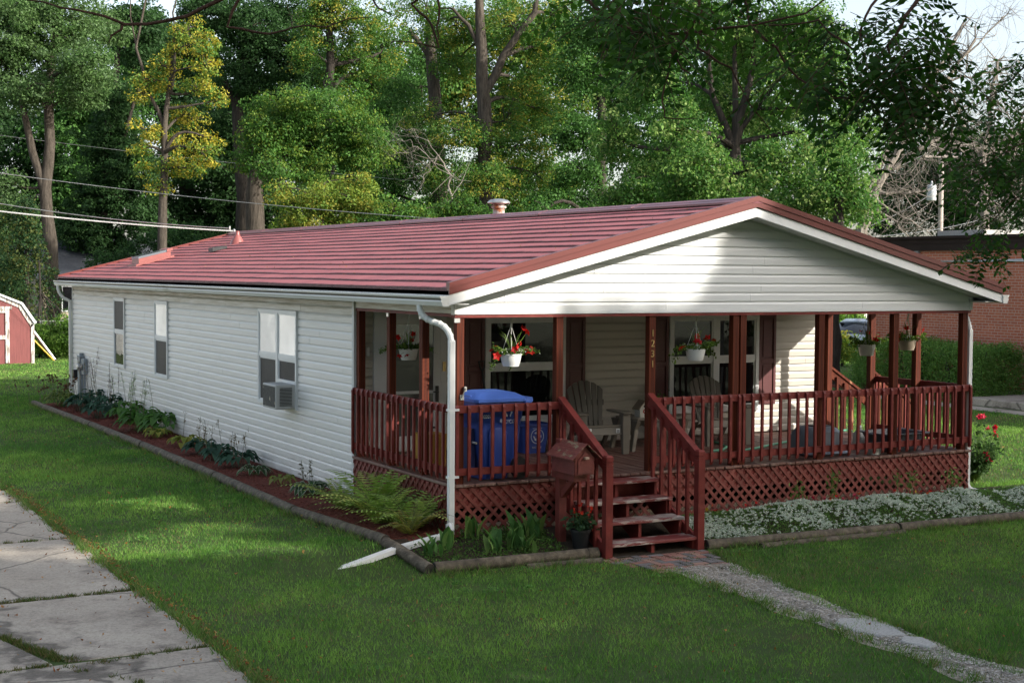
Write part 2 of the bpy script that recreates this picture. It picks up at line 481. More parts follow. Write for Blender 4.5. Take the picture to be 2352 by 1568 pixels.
yr0, yr1 = -OF-.05, HL+OB+.02
mb.prism([(HC-.17, yr0, ZR-.17*SL+.035), (HC-.17, yr0, ZR-.17*SL+.062), (HC-.06, yr0, ZR+.062), (HC, yr0, ZR+.082), (HC+.06, yr0, ZR+.062), (HC+.17, yr0, ZR-.17*SL+.062), (HC+.17, yr0, ZR-.17*SL+.035)], (0, yr1-yr0, 0))
for k in range(1, 8):
    y = yr0+(yr1-yr0)*k/8
    mb.prism([(HC-.175, y, ZR-.175*SL+.035), (HC-.175, y, ZR-.17*SL+.066), (HC-.06, y, ZR+.066), (HC, y, ZR+.086), (HC+.06, y, ZR+.066), (HC+.175, y, ZR-.17*SL+.066), (HC+.175, y, ZR-.175*SL+.035)], (0, .1, 0))
mb.build("ridge_cap", M['ridge'], house)
mb = MB(); mb.box((HC-.10, -.2, ZR-.01), (HC+.10, HL+.3, ZR+.05)); mb.build("ridge_vent", M['black'], house)
# rake trim (red metal), rake fascia (white), soffit
for side in (-1, 1):
    xe = HC+side*(HC+OE); d = HC+OE
    def P(dist, off, y): return (HC+side*dist, y, ZR-SL*dist+off)
    for nm, o0, o1, y0, y1, mt in (("rake_trim", -.055, .075, -OF-.045, -OF+.02, 'rake'), ("rake_fascia", -.175, -.055, -OF-.018, -OF+.02, 'white'), ("rake_fascia", -.175, -.03, HL+OB-.02, HL+OB+.01, 'white'), ("rake_trim", -.04, .065, HL+OB-.05, HL+OB+.03, 'rake')):
        mb = MB()
        mb.prism([P(0, o0, y0), P(d, o0, y0), P(d, o1, y0), P(0, o1, y0)], (0, y1-y0, 0))
        if nm == "rake_trim" and y0 < 0:
            mb.prism([P(0, .02, y0-.012), P(d+.004, .02, y0-.012), P(d+.004, .083, y0-.012), P(0, .083, y0-.012)], (0, .09, 0))
        if nm == "rake_fascia" and y0 < 0:
            mb.prism([P(0, -.178, y0-.007), P(d, -.178, y0-.007), P(d, -.160, y0-.007), P(0, -.160, y0-.007)], (0, .03, 0))
        mb.build(nm, M[mt], house)
    mb = MB()
    # front soffit with v-groove lines, closed to the gable
    nb = 34
    for k in range(nb):
        a = d*k/nb; b = d*(k+1)/nb-.006
        mb.prism([P(a, -.165, -OF+.02), P(b, -.165, -OF+.02), P(b, -.157, -OF+.02), P(a, -.157, -OF+.02)], (0, OF-.02, 0))
    mb.prism([P(0, -.152, -OF+.02), P(d, -.152, -OF+.02), P(d, -.146, -OF+.02), P(0, -.146, -OF+.02)], (0, OF, 0))
    mb.prism([P(.02, -.185, -.035), P(HC-.0, -.185, -.035), P(HC-.0, -.166, -.035), P(.02, -.166, -.035)], (0, .035, 0))
    # eave soffit
    x0, x1 = (-OE, .03) if side < 0 else (HW-.03, HW+OE)
    zs = 2.715
    mb.box((x0, -OF+.02, zs), (x1, HL+OB-.03, zs+.012))
    mb.build("soffit", M['soffit'], house)
    mb = MB()
    xf = -OE if side < 0 else HW+OE
    mb.box((min(xf, xf-side*.02), -OF+.02, 2.70), (max(xf, xf-side*.02), HL+OB-.02, 2.87)); mb.build("eave_fascia", M['white'], house)
    # gutter: K profile
    mb = MB()
    g = [(0, .095), (0, -.015), (.075, -.015), (.082, .0), (.098, .035), (.088, .055), (.112, .088), (.112, .100), (.105, .100), (.105, .09), (.082, .056), (.09, .035), (.072, -.008), (.006, -.008), (.006, .095)]
    zg = 2.715
    ya, yb = -OF-.035, HL+OB+.02
    pts = [(xf+side*a, ya, zg+b) for a, b in g]
    mb.prism(pts, (0, yb-ya, 0), caps=False)
    for y in (ya, yb):
        mb.prism([(xf+side*a, y-.004, zg+b) for a, b in ((0, .1), (0, -.018), (.078, -.018), (.10, .035), (.092, .055), (.115, .088), (.115, .102))], (0, .008, 0))
    gut = mb.build("gutter", M['gutter'], house)
    # debris in the gutter
    mb = MB(); rng = random.Random(8)
    mb.box((min(xf+side*.01, xf+side*.10), ya+.02, zg+.055), (max(xf+side*.01, xf+side*.10), yb-.02, zg+.075))
    for k in range(800):
        y = rng.uniform(ya+.1, yb-.1); x = xf+side*rng.uniform(.02, .095)
        v = Vector((rng.uniform(-.5, .5)*.06, rng.uniform(-1, 1)*.09, rng.uniform(.02, .055)))
        p = Vector((x, y, zg+.07)); mb.add([p, p+Vector((.006, .006, 0)), p+v], [(0, 1, 2)], rng.choice((0, 1)))
    mb.build("gutter_debris", [mat("gutter_leaf_litter", (.075, .055, .036), .9, .5, 12), mat("dry_leaf_bits", (.28, .20, .09), .8, .4, 9)] if side < 0 else [M['dirt'], M['dirt']], gut)

# ---- downspouts
def downspout(nm, pts, parent, w=.075, d=.055, elbows=True, mt='downspout'):
    mb = MB()
    for i in range(len(pts)-1):
        p, q = Vector(pts[i]), Vector(pts[i+1])
        mb.bar(p, q, w, d, up=(0, 1, 0) if abs((q-p).normalized().y) < .9 else (0, 0, 1))
        # ribs
        dr = (q-p).normalized()
        for k in (-.022, 0, .022):
            sd = dr.cross(Vector((0, 1, 0)) if abs(dr.y) < .9 else Vector((0, 0, 1))).normalized(); up = sd.cross(dr)
            mb.bar(p+sd*k-up*(d/2+.002), q+sd*k-up*(d/2+.002), .012, .006, up=up)
    for p in pts[1:-1]:
        mb.lathe([(.01, -.045), (.046, -.035), (.046, .035), (.01, .045)], p, 12)
    return mb.build(nm, M[mt], parent, bevel=.006)
def curve(p0, p1, p2, n=6):
    p0, p1, p2 = map(Vector, (p0, p1, p2)); return [(p0*(1-t)**2+p1*2*t*(1-t)+p2*t*t) for t in [i/n for i in range(n+1)]]
dxs = -.045
top = curve((-OE-.06, .30, 2.70), (-OE-.06, .30, 2.56), (-.20, .17, 2.51), 5)+curve((-.19, .16, 2.505), (dxs-.02, -.01, 2.47), (dxs-.02, -.055, 2.28), 5)
def ds_tube(pts, r=.036):
    mb = MB()
    n = 12; vs = []
    pts = [Vector(p) for p in pts]
    out = MB()
    out.tube(pts, r, 10)
    # corrugation rings on the elbows
    for i in range(1, len(pts)-1):
        d = (pts[i+1]-pts[i-1]).normalized()
        out.tube([pts[i]-d*.008, pts[i]+d*.008], r+.005, 10)
    return out
ds = ds_tube(top)
ds.box((dxs-.055, -.085, -.06), (dxs+.015, -.03, 2.30))
for k in (-.042, -.02, .002):
    ds.box((dxs+k-.006, -.089, -.05), (dxs+k+.006, -.085, 2.28))
for z in (1.48, .70): ds.box((dxs-.068, -.09, z), (dxs+.07, -.02, z+.025))
ds.build("downspout", M['downspout'], house)
topr = curve((HW+OE+.05, .42, 2.70), (HW+OE+.05, .40, 2.55), (HW+.16, .25, 2.50), 5)+curve((HW+.15, .24, 2.495), (HW+.06, .10, 2.46), (HW+.06, .06, 2.30), 5)
ds = ds_tube(topr)
ds.box((HW+.028, .03, -.02), (HW+.092, .11, 2.32))
ds.build("downspout", M['downspout'], house)
ds = ds_tube(curve((HW+.06, .07, .12), (HW+.06, .06, -.0), (HW+.25, .0, -.015), 5), .045)
ds.bar((HW+.22, .0, .0), (HW+.62, -.42, -.06), .09, .06)
ds.build("downspout_outlet", M['downspout'], house)
ds = ds_tube(curve((-OE-.06, HL+.2, 2.70), (-OE-.06, HL+.15, 2.42), (-.08, HL+.06, 2.35), 6))
ds.box((-.09, HL+.0, .05), (-.03, HL+.08, 2.36)); ds.build("downspout", M['gutter'], house)

# ---- windows on the left side wall
def side_window(y0, y1, z0=1.08, z1=2.45, bright_top=True, name="window"):
    mb = MB(); x = -.045
    fw = .045
    for a, b in (((x, y0-fw, z0-fw), (.01, y0, z1+fw)), ((x, y1, z0-fw), (.01, y1+fw, z1+fw)), ((x, y0, z0-fw), (.01, y1, z0)), ((x, y0, z1), (.01, y1, z1+fw))):
        mb.box(a, b)
    zm = (z0+z1)/2+.02
    mb.box((x+.006, y0, zm-.028), (.008, y1, zm+.028))
    for (za, zb, dx) in ((z0, zm-.028, .018), (zm+.028, z1, .008)):
        s = .025
        mb.box((x+dx, y0, za), (.006, y0+s, zb)); mb.box((x+dx, y1-s, za), (.006, y1, zb))
        mb.box((x+dx, y0+s, za), (.006, y1-s, za+s)); mb.box((x+dx, y0+s, zb-s), (.006, y1-s, zb))
    w = mb.build(name, M['frame'], house)
    s = .025
    p = MB(); p.box((-.030, y0+s, zm+.05), (-.022, y1-s, z1-s)); p.build("pane", M['blind'] if bright_top else M['screen'], w)
    p = MB(); p.box((-.0205, y0+s, z0+s), (-.0125, y1-s, zm-.05)); p.build("pane", M['screen'] if bright_top else M['glass'], w)
    return w
side_window(15.52, 16.34, bright_top=False)
side_window(12.22, 13.05)
side_window(6.07, 6.86); side_window(5.22, 5.98)
# curtain seen in the first window's upper sash
# ---- front wall: door, windows, shutters
yw = HD
def front_window(xs, z0, z1, zm):
    mb = MB(); x0, x1 = xs[0], xs[-1]; fw = .06
    mb.box((x0-fw, yw-.05, z0-fw), (x0, yw, z1+fw)); mb.box((x1, yw-.05, z0-fw), (x1+fw, yw, z1+fw))
    mb.box((x0, yw-.05, z1), (x1, yw, z1+fw)); mb.box((x0-fw-.02, yw-.075, z0-fw-.02), (x1+fw+.02, yw, z0))
    for i in range(1, len(xs)-1): mb.box((xs[i]-.05, yw-.055, z0), (xs[i]+.05, yw, z1))
    for i in range(len(xs)-1):
        a = xs[i]+(.05 if i > 0 else 0); b = xs[i+1]-(.05 if i < len(xs)-2 else 0)
        mb.box((a, yw-.045, zm-.03), (b, yw-.005, zm+.03))
        for za, zb, dy in ((z0, zm-.03, .03), (zm+.03, z1, .04)):
            mb.box((a, yw-dy, za), (a+.03, yw-.004, zb)); mb.box((b-.03, yw-dy, za), (b, yw-.004, zb))
            mb.box((a+.03, yw-dy, za), (b-.03, yw-.004, za+.03)); mb.box((a+.03, yw-dy, zb-.03), (b-.03, yw-.004, zb))
    w = mb.build("window", M['frame'], house)
    for i in range(len(xs)-1):
        a = xs[i]+(.08 if i > 0 else .03); b = xs[i+1]-(.08 if i < len(xs)-2 else .03)
        for za, zb in ((z0+.03, zm-.06), (zm+.06, z1-.03)):
            p = MB(); p.box((a, yw-.026, za), (b, yw-.018, zb)); p.build("pane", M['glass'], w)
    return w
front_window([2.02, 3.20], 1.02, 2.40, 1.75)
front_window([5.13, 5.92, 6.68], 1.06, 2.40, 1.78)
def shutter(x0, x1, z0=1.06, z1=2.47):
    mb = MB(); y = yw-.04; fr = .05
    mb.box((x0, y, z0), (x0+fr, yw-.005, z1)); mb.box((x1-fr, y, z0), (x1, yw-.005, z1))
    zm = (z0+z1)/2-.03
    for a, b in ((z0, z0+.07), (zm-.035, zm+.035), (z1-.07, z1)): mb.box((x0+fr, y, a), (x1-fr, yw-.005, b))
    for a, b in ((z0+.07, zm-.035), (zm+.035, z1-.07)):
        mb.box((x0+fr, y+.018, a), (x1-fr, yw-.005, b))
        mb.box((x0+fr+.03, y+.006, a+.03), (x1-fr-.03, y+.018, b-.03))
    mb.build("shutter", M['shutter'], house, bevel=.004)
shutter(1.64, 1.955); shutter(3.265, 3.60); shutter(4.73, 5.06); shutter(6.75, 7.08)
# storm door
mb = MB(); x0, x1, z0, z1 = .36, 1.26, ZD+.03, 2.47
mb.box((x0-.09, yw-.05, ZD), (x0, yw, z1+.09)); mb.box((x1, yw-.05, ZD), (x1+.09, yw, z1+.09)); mb.box((x0, yw-.05, z1), (x1, yw, z1+.09))
mb.box((x0, yw-.045, z0), (x0+.10, yw-.01, z1)); mb.box((x1-.10, yw-.045, z0), (x1, yw-.01, z1))
mb.box((x0+.10, yw-.045, z0), (x1-.10, yw-.01, z0+.20)); mb.box((x0+.10, yw-.045, z1-.10), (x1-.10, yw-.01, z1)); mb.box((x0+.10, yw-.045, 1.42), (x1-.10, yw-.012, 1.46))
door = mb.build("storm_door", M['frame_white'], house)
p = MB(); p.box((x0+.10, yw-.03, z0+.20), (x1-.10, yw-.022, 1.42)); p.box((x0+.10, yw-.03, 1.46), (x1-.10, yw-.022, z1-.10)); p.build("pane", M['glass_door'], door)
p = MB(); p.box((x1-.075, yw-.06, 1.30), (x1-.03, yw-.045, 1.52)); p.bar((x1-.05, yw-.075, 1.50), (x1-.05, yw-.075, 1.32), .02, .02); p.bar((x1-.12, yw-.08, 1.44), (x1-.04, yw-.08, 1.44), .018, .018); p.build("handle", M['black'], door)
p = MB(); p.box((x1+.03, yw-.066, 1.72), (x1+.075, yw-.05, 1.85)); p.build("strike_plate", M['brass'], door)
mb = MB(); mb.box((.16, yw-.04, 1.95), (.21, yw-.012, 2.07)); mb.build("doorbell", M['white'], house, bevel=.005)

# ---- deck
mb = MB(); rng = random.Random(3)
x = -.03; k = 0
while x < HW+.02:
    w = .138
    dz = rng.uniform(-.003, .003); y0 = -.045+rng.uniform(-.012, .008)
    mb.box((x, y0, ZD-.035+dz), (min(x+w, HW+.03), HD-.005, ZD+dz)); x += w+.006
deck = mb.build("deck", M['deck'], house, bevel=.006)
mb = MB()
mb.box((.0, -.005, .33), (HW, .03, ZD-.04)); mb.box((-.012, .03, .33), (.02, HD-.03, ZD-.04)); mb.box((HW-.02, .03, .33), (HW+.012, HD-.03, ZD-.04))
mb.build("rim_joist", M['red'], house)
mb = MB()
for i in range(2):
    mb.box((.05, .10, -.14+i*.13), (HW-.05, .13, -.015+i*.13))
mb.box((.14, .14, -.14), (.17, HD, .10)); mb.build("skirt_board", M['skirt'], house)
# ---- lattice
def lattice(nm, org, du, L, z0, z1, out, tilt=1):
    """panel of two layers of diagonal slats in the plane through org along du"""
    mb = MB(); org = Vector(org); du = Vector(du); o = Vector(out); H = z1-z0
    pit = .138; w = .040; t = .007
    for layer, sgn in ((0, 1), (1, -1)):
        off = o*(layer*.0075)
        s = -H
        while s < L+H:
            # line from (s,0) going 45 deg: u = s + v (sgn>0) or u = s+H-v
            pts = []
            a = w*math.sqrt(2)/2
            poly = [(s-a, 0), (s+a, 0), (s+a+H, H), (s-a+H, H)] if sgn > 0 else [(s+H-a, 0), (s+H+a, 0), (s+a, H), (s-a, H)]
            # clip to 0..L
            def clip(poly, lim, keep_less):
                out_ = []
                for i in range(len(poly)):
                    p, q = poly[i], poly[(i+1) % len(poly)]
                    ip = (p[0] <= lim) == keep_less or p[0] == lim; iq = (q[0] <= lim) == keep_less or q[0] == lim
                    if ip: out_.append(p)
                    if ip != iq:
                        tt = (lim-p[0])/(q[0]-p[0]); out_.append((lim, p[1]+(q[1]-p[1])*tt))
                return out_
            poly = clip(clip(poly, L, True), 0.0, False)
            if len(poly) >= 3:
                mb.prism([org+du*u+Vector((0, 0, z0+v))+off for u, v in poly], o*t)
            s += pit
    return mb.build(nm, M['lattice'], house)
lattice("lattice_panel", (0.0, -.008, 0), (1, 0, 0), 1.36, -.05, ZD-.045, (0, -1, 0))
lattice("lattice_panel", (2.80, -.008, 0), (1, 0, 0), HW-2.80, -.09, ZD-.045, (0, -1, 0))
lattice("lattice_panel", (1.40, .035, 0), (1, 0, 0), 1.36, -.12, ZD-.25, (0, -1, 0))
lattice("lattice_panel", (-.014, 0.0, 0), (0, 1, 0), HD-.04, -.03, ZD-.045, (-1, 0, 0))
lattice("lattice_panel", (HW+.014, 0.0, 0), (0, 1, 0), HD-.04, -.05, ZD-.045, (1, 0, 0))
# ---- posts
pm_ = MB(); pm_.box((-.046, -.046, ZD-.01), (.046, .046, ZB-.02))
first = None
FX = [.085, 1.42, 2.755, 4.045, 4.165, 5.46, 6.77, 8.06]
PY = .055
for i, xx in enumerate(FX):
    if first is None:
        first = pm_.build("post", M['post_v'], None); first.parent = house; ORG[first.name] = Vector((0, 0, 0))
        first.location = (xx-HC, PY-11, 0)
    else: inst(first, (xx-HC, PY-11, 0))
for yy in (.945, 1.935, 2.945): inst(first, (.055-HC, yy-11, 0))
for yy in (1.00, 1.97, 2.96): inst(first, (HW-.055-HC, yy-11, 0))
# metal brackets on top of the posts, spring hinge on the corner post
for a_, b_ in (((-.012, .90, ZB-.075), (.0, .96, ZB-.03)), ((-.012, 1.89, ZB-.075), (.0, 1.95, ZB-.03)), ((.0, -.006, ZB-.09), (.07, .008, ZB-.04))):
    mb = MB(); mb.box(a_, b_); mb.build("post_bracket", M['steel'], house)
mb = MB(); mb.box((.075, -.006, 1.60), (.125, .006, 1.66)); mb.bar((.10, -.012, 1.63), (.135, -.03, 1.74), .03, .012); mb.bar((.092, -.02, 1.62), (.128, -.035, 1.735), .012, .012); mb.box((.118, -.03, 1.70), (.15, -.0, 1.755)); mb.build("gate_hinge", M['steel'], house)
# house number
mb = MB()
for k, ch in enumerate("1231"):
    text_xz(mb, ch, .125, 2.757, PY-.05, 2.30-k*.128, ext=.004)
mb.build("house_number", M['brass'], house)
# ---- railings: two rails with balusters nailed to the outside
RZ0, RZ1 = ZD+.10, ZD+.92
bal = MB()
zl, zh = ZD+.035, ZD+.925
bal.prism([(-.018, .019, zl), (-.018, .019, zh), (-.018, .013, zh), (-.018, -.010, zh-.04), (-.018, -.010, zl+.04), (-.018, .013, zl)], (.036, 0, 0))
BAL = None
def baluster(parent, x, y, rot=0.0):
    global BAL
    if BAL is None:
        BAL = bal.build("baluster", M['red'], None)
        b = BAL
        b.parent = parent
    else:
        b = BAL.copy(); COL.objects.link(b); b.parent = parent
    j = random.Random(int(x*977+y*131))
    b.location = (x-HC+j.uniform(-.003, .003), y-11, j.uniform(-.004, .004)); b.rotation_euler = (0, 0, rot+j.uniform(-.03, .03))
    return b
def front_rail(x0, x1, n):
    rl = MB(); rl.box((x0, -.030, RZ1-.09), (x1, .006, RZ1)); rl.box((x0, -.030, RZ0), (x1, .006, RZ0+.085))
    r = rl.build("railing", M['red'], house, bevel=.004)
    for i in range(n): baluster(r, x0+.03+(x1-x0-.06)*i/(n-1), -.0495)
    return r
front_rail(-.01, 1.44, 10)
front_rail(2.74, 4.105, 10)
front_rail(4.115, HW+.03, 28)
rl = MB(); rl.box((-.032, .0, RZ1-.09), (.004, HD-.03, RZ1)); rl.box((-.032, .0, RZ0), (.004, HD-.03, RZ0+.085)); r = rl.build("railing", M['red'], house, bevel=.004)
for i in range(19): baluster(r, -.0515, .03+(HD-.10)*i/18, -math.pi/2)
rl = MB(); rl.box((HW-.004, .0, RZ1-.09), (HW+.032, 2.02, RZ1)); rl.box((HW-.004, .0, RZ0), (HW+.032, 2.02, RZ0+.085)); r = rl.build("railing", M['red'], house, bevel=.004)
for i in range(13): baluster(r, HW+.0515, .03+1.93*i/12, math.pi/2)
# ---- front steps
steps = MB()
SX0, SX1 = 1.47, 2.70
TR = [(.565, -.305), (.37, -.555), (.17, -.825), (-.03, -1.095)]       # top, nose y
for xs in (SX0+.02, (SX0+SX1)/2-.02, SX1-.06):
    steps.prism([(xs, 0, .53), (xs, -.24, .53), (xs, -.24, .335), (xs, -.50, .335), (xs, -.50, .135), (xs, -.77, .135), (xs, -.77, -.065), (xs, -1.05, -.065), (xs, -1.05, -.22), (xs, -.88, -.22), (xs, 0, .25)], (.04, 0, 0))
steps.box((SX0+.1, -.03, .40), (SX1-.1, .0, .55))
st = steps.build("front_steps", M['red'], house)
for (z, y) in TR:
    t = MB(); t.box((SX0-.02, y, z-.038), (SX1+.0, y+.285, z)); t.build("tread", M['red_tread'], st, bevel=.006)
def newel(x, y, zb, zt, parent):
    n = MB(); h = .046
    n.box((x-h, y-h, zb), (x+h, y+h, zt-.115))
    n.box((x-h+.008, y-h+.008, zt-.115), (x+h-.008, y+h-.008, zt-.075))
    n.box((x-h, y-h, zt-.107), (x+h, y+h, zt-.08))
    n.box((x-h, y-h, zt-.070), (x+h, y+h, zt-.018))
    n.box((x-h+.008, y-h+.008, zt-.08), (x+h-.008, y+h-.008, zt-.07))
    n.loft([[(x-h, y-h, zt-.018), (x+h, y-h, zt-.018), (x+h, y+h, zt-.018), (x-h, y+h, zt-.018)], [(x-h+.016, y-h+.016, zt), (x+h-.016, y-h+.016, zt), (x+h-.016, y+h-.016, zt), (x-h+.016, y+h-.016, zt)]])
    return n.build("newel_post", M['red'], parent)
def stair_rail(xr, xn, parent, sgn):
    newel(xn, -1.07, -.23, 1.0, parent)
    p = Vector((xr, -.0, RZ1-.04)); q = Vector((xn, -1.03, .88))
    rl = MB(); rl.bar(p, q, .038, .135); rl.bar(p+Vector((0, 0, .085)), q+Vector((0, 0, .085)), .085, .036)
    rl.bar(Vector((xr, -.02, .44)), Vector((xn, -1.05, -.12)), .038, .11)
    rl.build("stair_rail", M['red'], parent)
    for i in range(5):
        t = (i+.75)/5.6
        a = p.lerp(q, t); b = Vector((xr, -.02, .44)).lerp(Vector((xn, -1.05, -.12)), t)
        o = MB(); xx = a.x+sgn*.037
        o.prism([(xx-.019, a.y-.019, b.z-.07), (xx+.019, a.y-.019, b.z-.07), (xx+.019, a.y+.019, b.z-.04), (xx-.019, a.y+.019, b.z-.04)], (0, 0, a.z-b.z+.06)); o.build("baluster", M['red'], parent)
stair_rail(1.435, 1.44, st, -1)
stair_rail(2.72, 2.725, st, -1)
# ---- side steps on the right
ss = MB()
for yy in (2.06, 2.86):
    ss.prism([(HW+.02, yy, .56), (HW+.28, yy, .56), (HW+.28, yy, .36), (HW+.56, yy, .36), (HW+.56, yy, .17), (HW+.85, yy, .17), (HW+.85, yy, -.05), (HW+.65, yy, -.05), (HW+.02, yy, .32)], (0, .04, 0))
s2 = ss.build("side_steps", M['red'], house)
for k in range(3):
    t = MB(); t.box((HW+.03+.28*k, 2.03, .565-.2*k-.035), (HW+.32+.28*k, 2.93, .565-.2*k)); t.build("tread", M['red_tread'], s2)
for yy in (2.0, 2.97):
    newel(HW+.88, yy, -.05, 1.12, s2)
    p = Vector((HW+.0, yy, 1.52)); q = Vector((HW+.86, yy, .98))
    rl = MB(); rl.bar(p, q, .038, .135, up=(0, 0, 1)); rl.bar(p+Vector((0, 0, .085)), q+Vector((0, 0, .085)), .085, .036); rl.build("stair_rail", M['post_v'], s2)
    for i in range(5):
        t = (i+.7)/5.4; a = p.lerp(q, t); zb = .50-.62*t
        o = MB(); o.box((a.x-.019, yy-.056, zb), (a.x+.019, yy-.019, a.z+.0)); o.build("baluster", M['post_v'], s2)
# ---- roof fittings
def on_roof(x, dz=0): return roofz(x, .035+dz)
mb = MB()   # skylight
def sl_box(mb, x0, x1, y0, y1, h0, h1, m=0):
    vs = [(x0, y0, roofz(x0, h0)), (x1, y0, roofz(x1, h0)), (x1, y1, roofz(x1, h0)), (x0, y1, roofz(x0, h0)), (x0, y0, roofz(x0, h1)), (x1, y0, roofz(x1, h1)), (x1, y1, roofz(x1, h1)), (x0, y1, roofz(x0, h1))]
    mb.add(vs, [(0,3,2,1),(4,5,6,7),(0,1,5,4),(1,2,6,5),(2,3,7,6),(3,0,4,7)], m)
sl_box(mb, .84, 1.56, 17.7, 18.3, .02, .17)
sl_box(mb, .76, 1.62, 17.62, 18.38, .02, .06)
sk = mb.build("skylight", mat("red_flashing", (.27, .085, .075), .4, .1, 3), house)
p = MB(); sl_box(p, .83, 1.46, 17.69, 18.31, .171, .215); p.build("skylight_glass", mat("skylight_frame_glass", (.16, .18, .20), .12, .2, 2), sk)
p = MB(); sl_box(p, 1.47, 1.60, 17.68, 18.32, .171, .235); p.build("skylight_flashing", mat("red_flashing_top", (.27, .085, .075), .4, .1, 3), sk)
mb = MB(); mb.lathe([(.17, -.05), (.15, .03), (.06, .17), (.048, .19), (.045, .26), (.03, .27)], (2.92, 17.1, on_roof(2.92, -.02)), 18); mb.build("vent_pipe", mat("red_vent_boot", (.27, .085, .075), .4, .1, 3), house, smooth=True)
mb = MB(); mb.prism([(1.98, 15.9, on_roof(1.98, .0)), (2.30, 15.9, on_roof(2.30, 0)), (2.30, 15.9, on_roof(2.30, .045)), (1.98, 15.9, on_roof(1.98, .085))], (0, .32, 0)); mb.build("roof_vent", M['black'], house)
mb = MB(); cz = roofz(4.42)
mb.lathe([(.13, -.1), (.13, .10), (.145, .11), (.145, .15), (.11, .17), (.11, .20)], (4.42, 7.3, cz), 22)
mb.lathe([(.10, .19), (.10, .29), (.13, .295), (.13, .33), (.10, .335), (.10, .37)], (4.42, 7.3, cz), 22)
ch = mb.build("chimney_pipe", M['rust'], house, smooth=True)
mb = MB(); mb.lathe([(.13, .365), (.14, .375), (.20, .38), (.20, .395), (.16, .43), (.08, .45), (.01, .455)], (4.42, 7.3, cz), 24); mb.build("chimney_cap", M['steel'], ch, smooth=True)
# ---- electric meter
mb = MB(); mb.box((-.13, 19.30, .12), (-.02, 19.52, 1.06)); mb.box((-.14, 19.28, 1.06), (-.02, 19.54, 1.10)); mb.box((-.11, 18.98, .68), (-.02, 19.22, 1.05))
mt_ = mb.build("meter_box", M['meter'], house, bevel=.008)
mb = MB(); mb.tube([(-.07, 19.08, .68), (-.07, 19.08, .1)], .03, 10); mb.tube([(-.06, 19.75, 1.0), (-.06, 19.75, .1)], .022, 10); mb.tube([(-.06, 19.42, 1.08), (-.06, 19.42, 1.16)], .05, 10); mb.build("conduit", M['meter'], mt_)
mb = MB(); mb.lathe([(.08, 0), (.08, .06), (.06, .10), (.02, .11)], (0, 0, 0), 16); g_ = mb
mb2 = MB(); mb2.add([(-.13-v[2], 19.10+v[0], .86+v[1]) for v in g_.v], g_.f); mb2.build("meter_dial", M['steel'], mt_, smooth=True)
mb = MB(); mb.box((-.16, 19.80, .55), (-.02, 19.95, .75)); mb.build("utility_box", M['black'], house)
# ================================================================ GROUND
def _noise_col(nt, scale):
    n = nt.nodes.new("ShaderNodeTexNoise"); n.inputs["Scale"].default_value = scale; n.inputs["Detail"].default_value = 4
    nt.links.new(_coords(nt), n.inputs["Vector"]); return n.outputs["Color"]
def tint_ground(name, stops, scale, rough=.95, bump=.5, bscale=60, second=None):
    m, nt, b = _new(name)
    c = _ramp(nt, _noise(nt, _coords(nt), scale, 6, .6), stops)
    if second:
        col, sc, lo, hi = second
        c = _mix(nt, _ramp(nt, _noise(nt, _coords(nt, (1, 1, 1), (5, 2, 0)), sc, 5, .65), [(lo, 0.0), (hi, 1.0)]), c, col)
    if name == 'old_concrete':   # hairline cracks wandering over the slabs
        vo = nt.nodes.new("ShaderNodeTexVoronoi"); vo.feature = 'DISTANCE_TO_EDGE'; vo.inputs["Scale"].default_value = .55
        wv = _mix(nt, .16, _coords(nt), _noise_col(nt, 2.4)); nt.links.new(wv, vo.inputs["Vector"])
        c = _mix(nt, _ramp(nt, vo.outputs["Distance"], [(.003, .75), (.010, 0.0)]), c, (.07, .06, .05))
    if 'concrete' in name:      # exposed aggregate and dark pits
        c = _mix(nt, .5, c, _ramp(nt, _noise(nt, _coords(nt), 42, 4, .75), [(.36, (.45, .43, .40)), (.5, (1, 1, 1)), (.66, (1.35, 1.32, 1.28))]), 'MULTIPLY')
    nt.links.new(c, b.inputs["Base Color"]); b.inputs["Roughness"].default_value = rough; b.inputs["Specular IOR Level"].default_value = .2
    if bump: _bump(nt, b, _noise(nt, _coords(nt), bscale, 4, .6), bump, .02)
    return m
M['turf'] = tint_ground("lawn_turf", [(.3, (.036, .060, .015)), (.7, (.062, .094, .024))], 1.3, second=((.10, .085, .035), .8, .60, .72))
M['concrete'] = tint_ground("old_concrete", [(.25, (.295, .258, .212)), (.75, (.44, .392, .325))], 1.1, .85, .5, 90, second=((.17, .145, .12), 1.7, .52, .72))
M['concrete_new'] = tint_ground("new_concrete", [(.3, (.36, .35, .33)), (.7, (.42, .41, .38))], 1.5, .8, .15, 80)
M['mulch'] = tint_ground("red_mulch", [(.3, (.08, .018, .011)), (.7, (.17, .045, .026))], 26, .95, .9, 55)
M['soil'] = tint_ground("bed_soil", [(.3, (.028, .020, .013)), (.7, (.06, .045, .03))], 8, .95, .8, 50)
M['gravel'] = tint_ground("gravel_path", [(.3, (.27, .235, .185)), (.7, (.48, .42, .345))], 30, .95, .9, 70, second=((.10, .085, .05), 2.2, .55, .7))
def grid_sheet(nm, xs, ys, zf, m, kind="structure", label=None, cat=None):
    nx, ny = len(xs), len(ys)
    mb = MB(); mb.v = [(x, y, zf(x, y)) for y in ys for x in xs]
    mb.f = [(j*nx+i, j*nx+i+1, (j+1)*nx+i+1, (j+1)*nx+i) for j in range(ny-1) for i in range(nx-1)]; mb.m = [0]*len(mb.f)
    return tag(mb.build(nm, m, smooth=True), label, cat, None, kind)
fr = lambda a, b, n: [a+(b-a)*i/n for i in range(n+1)]
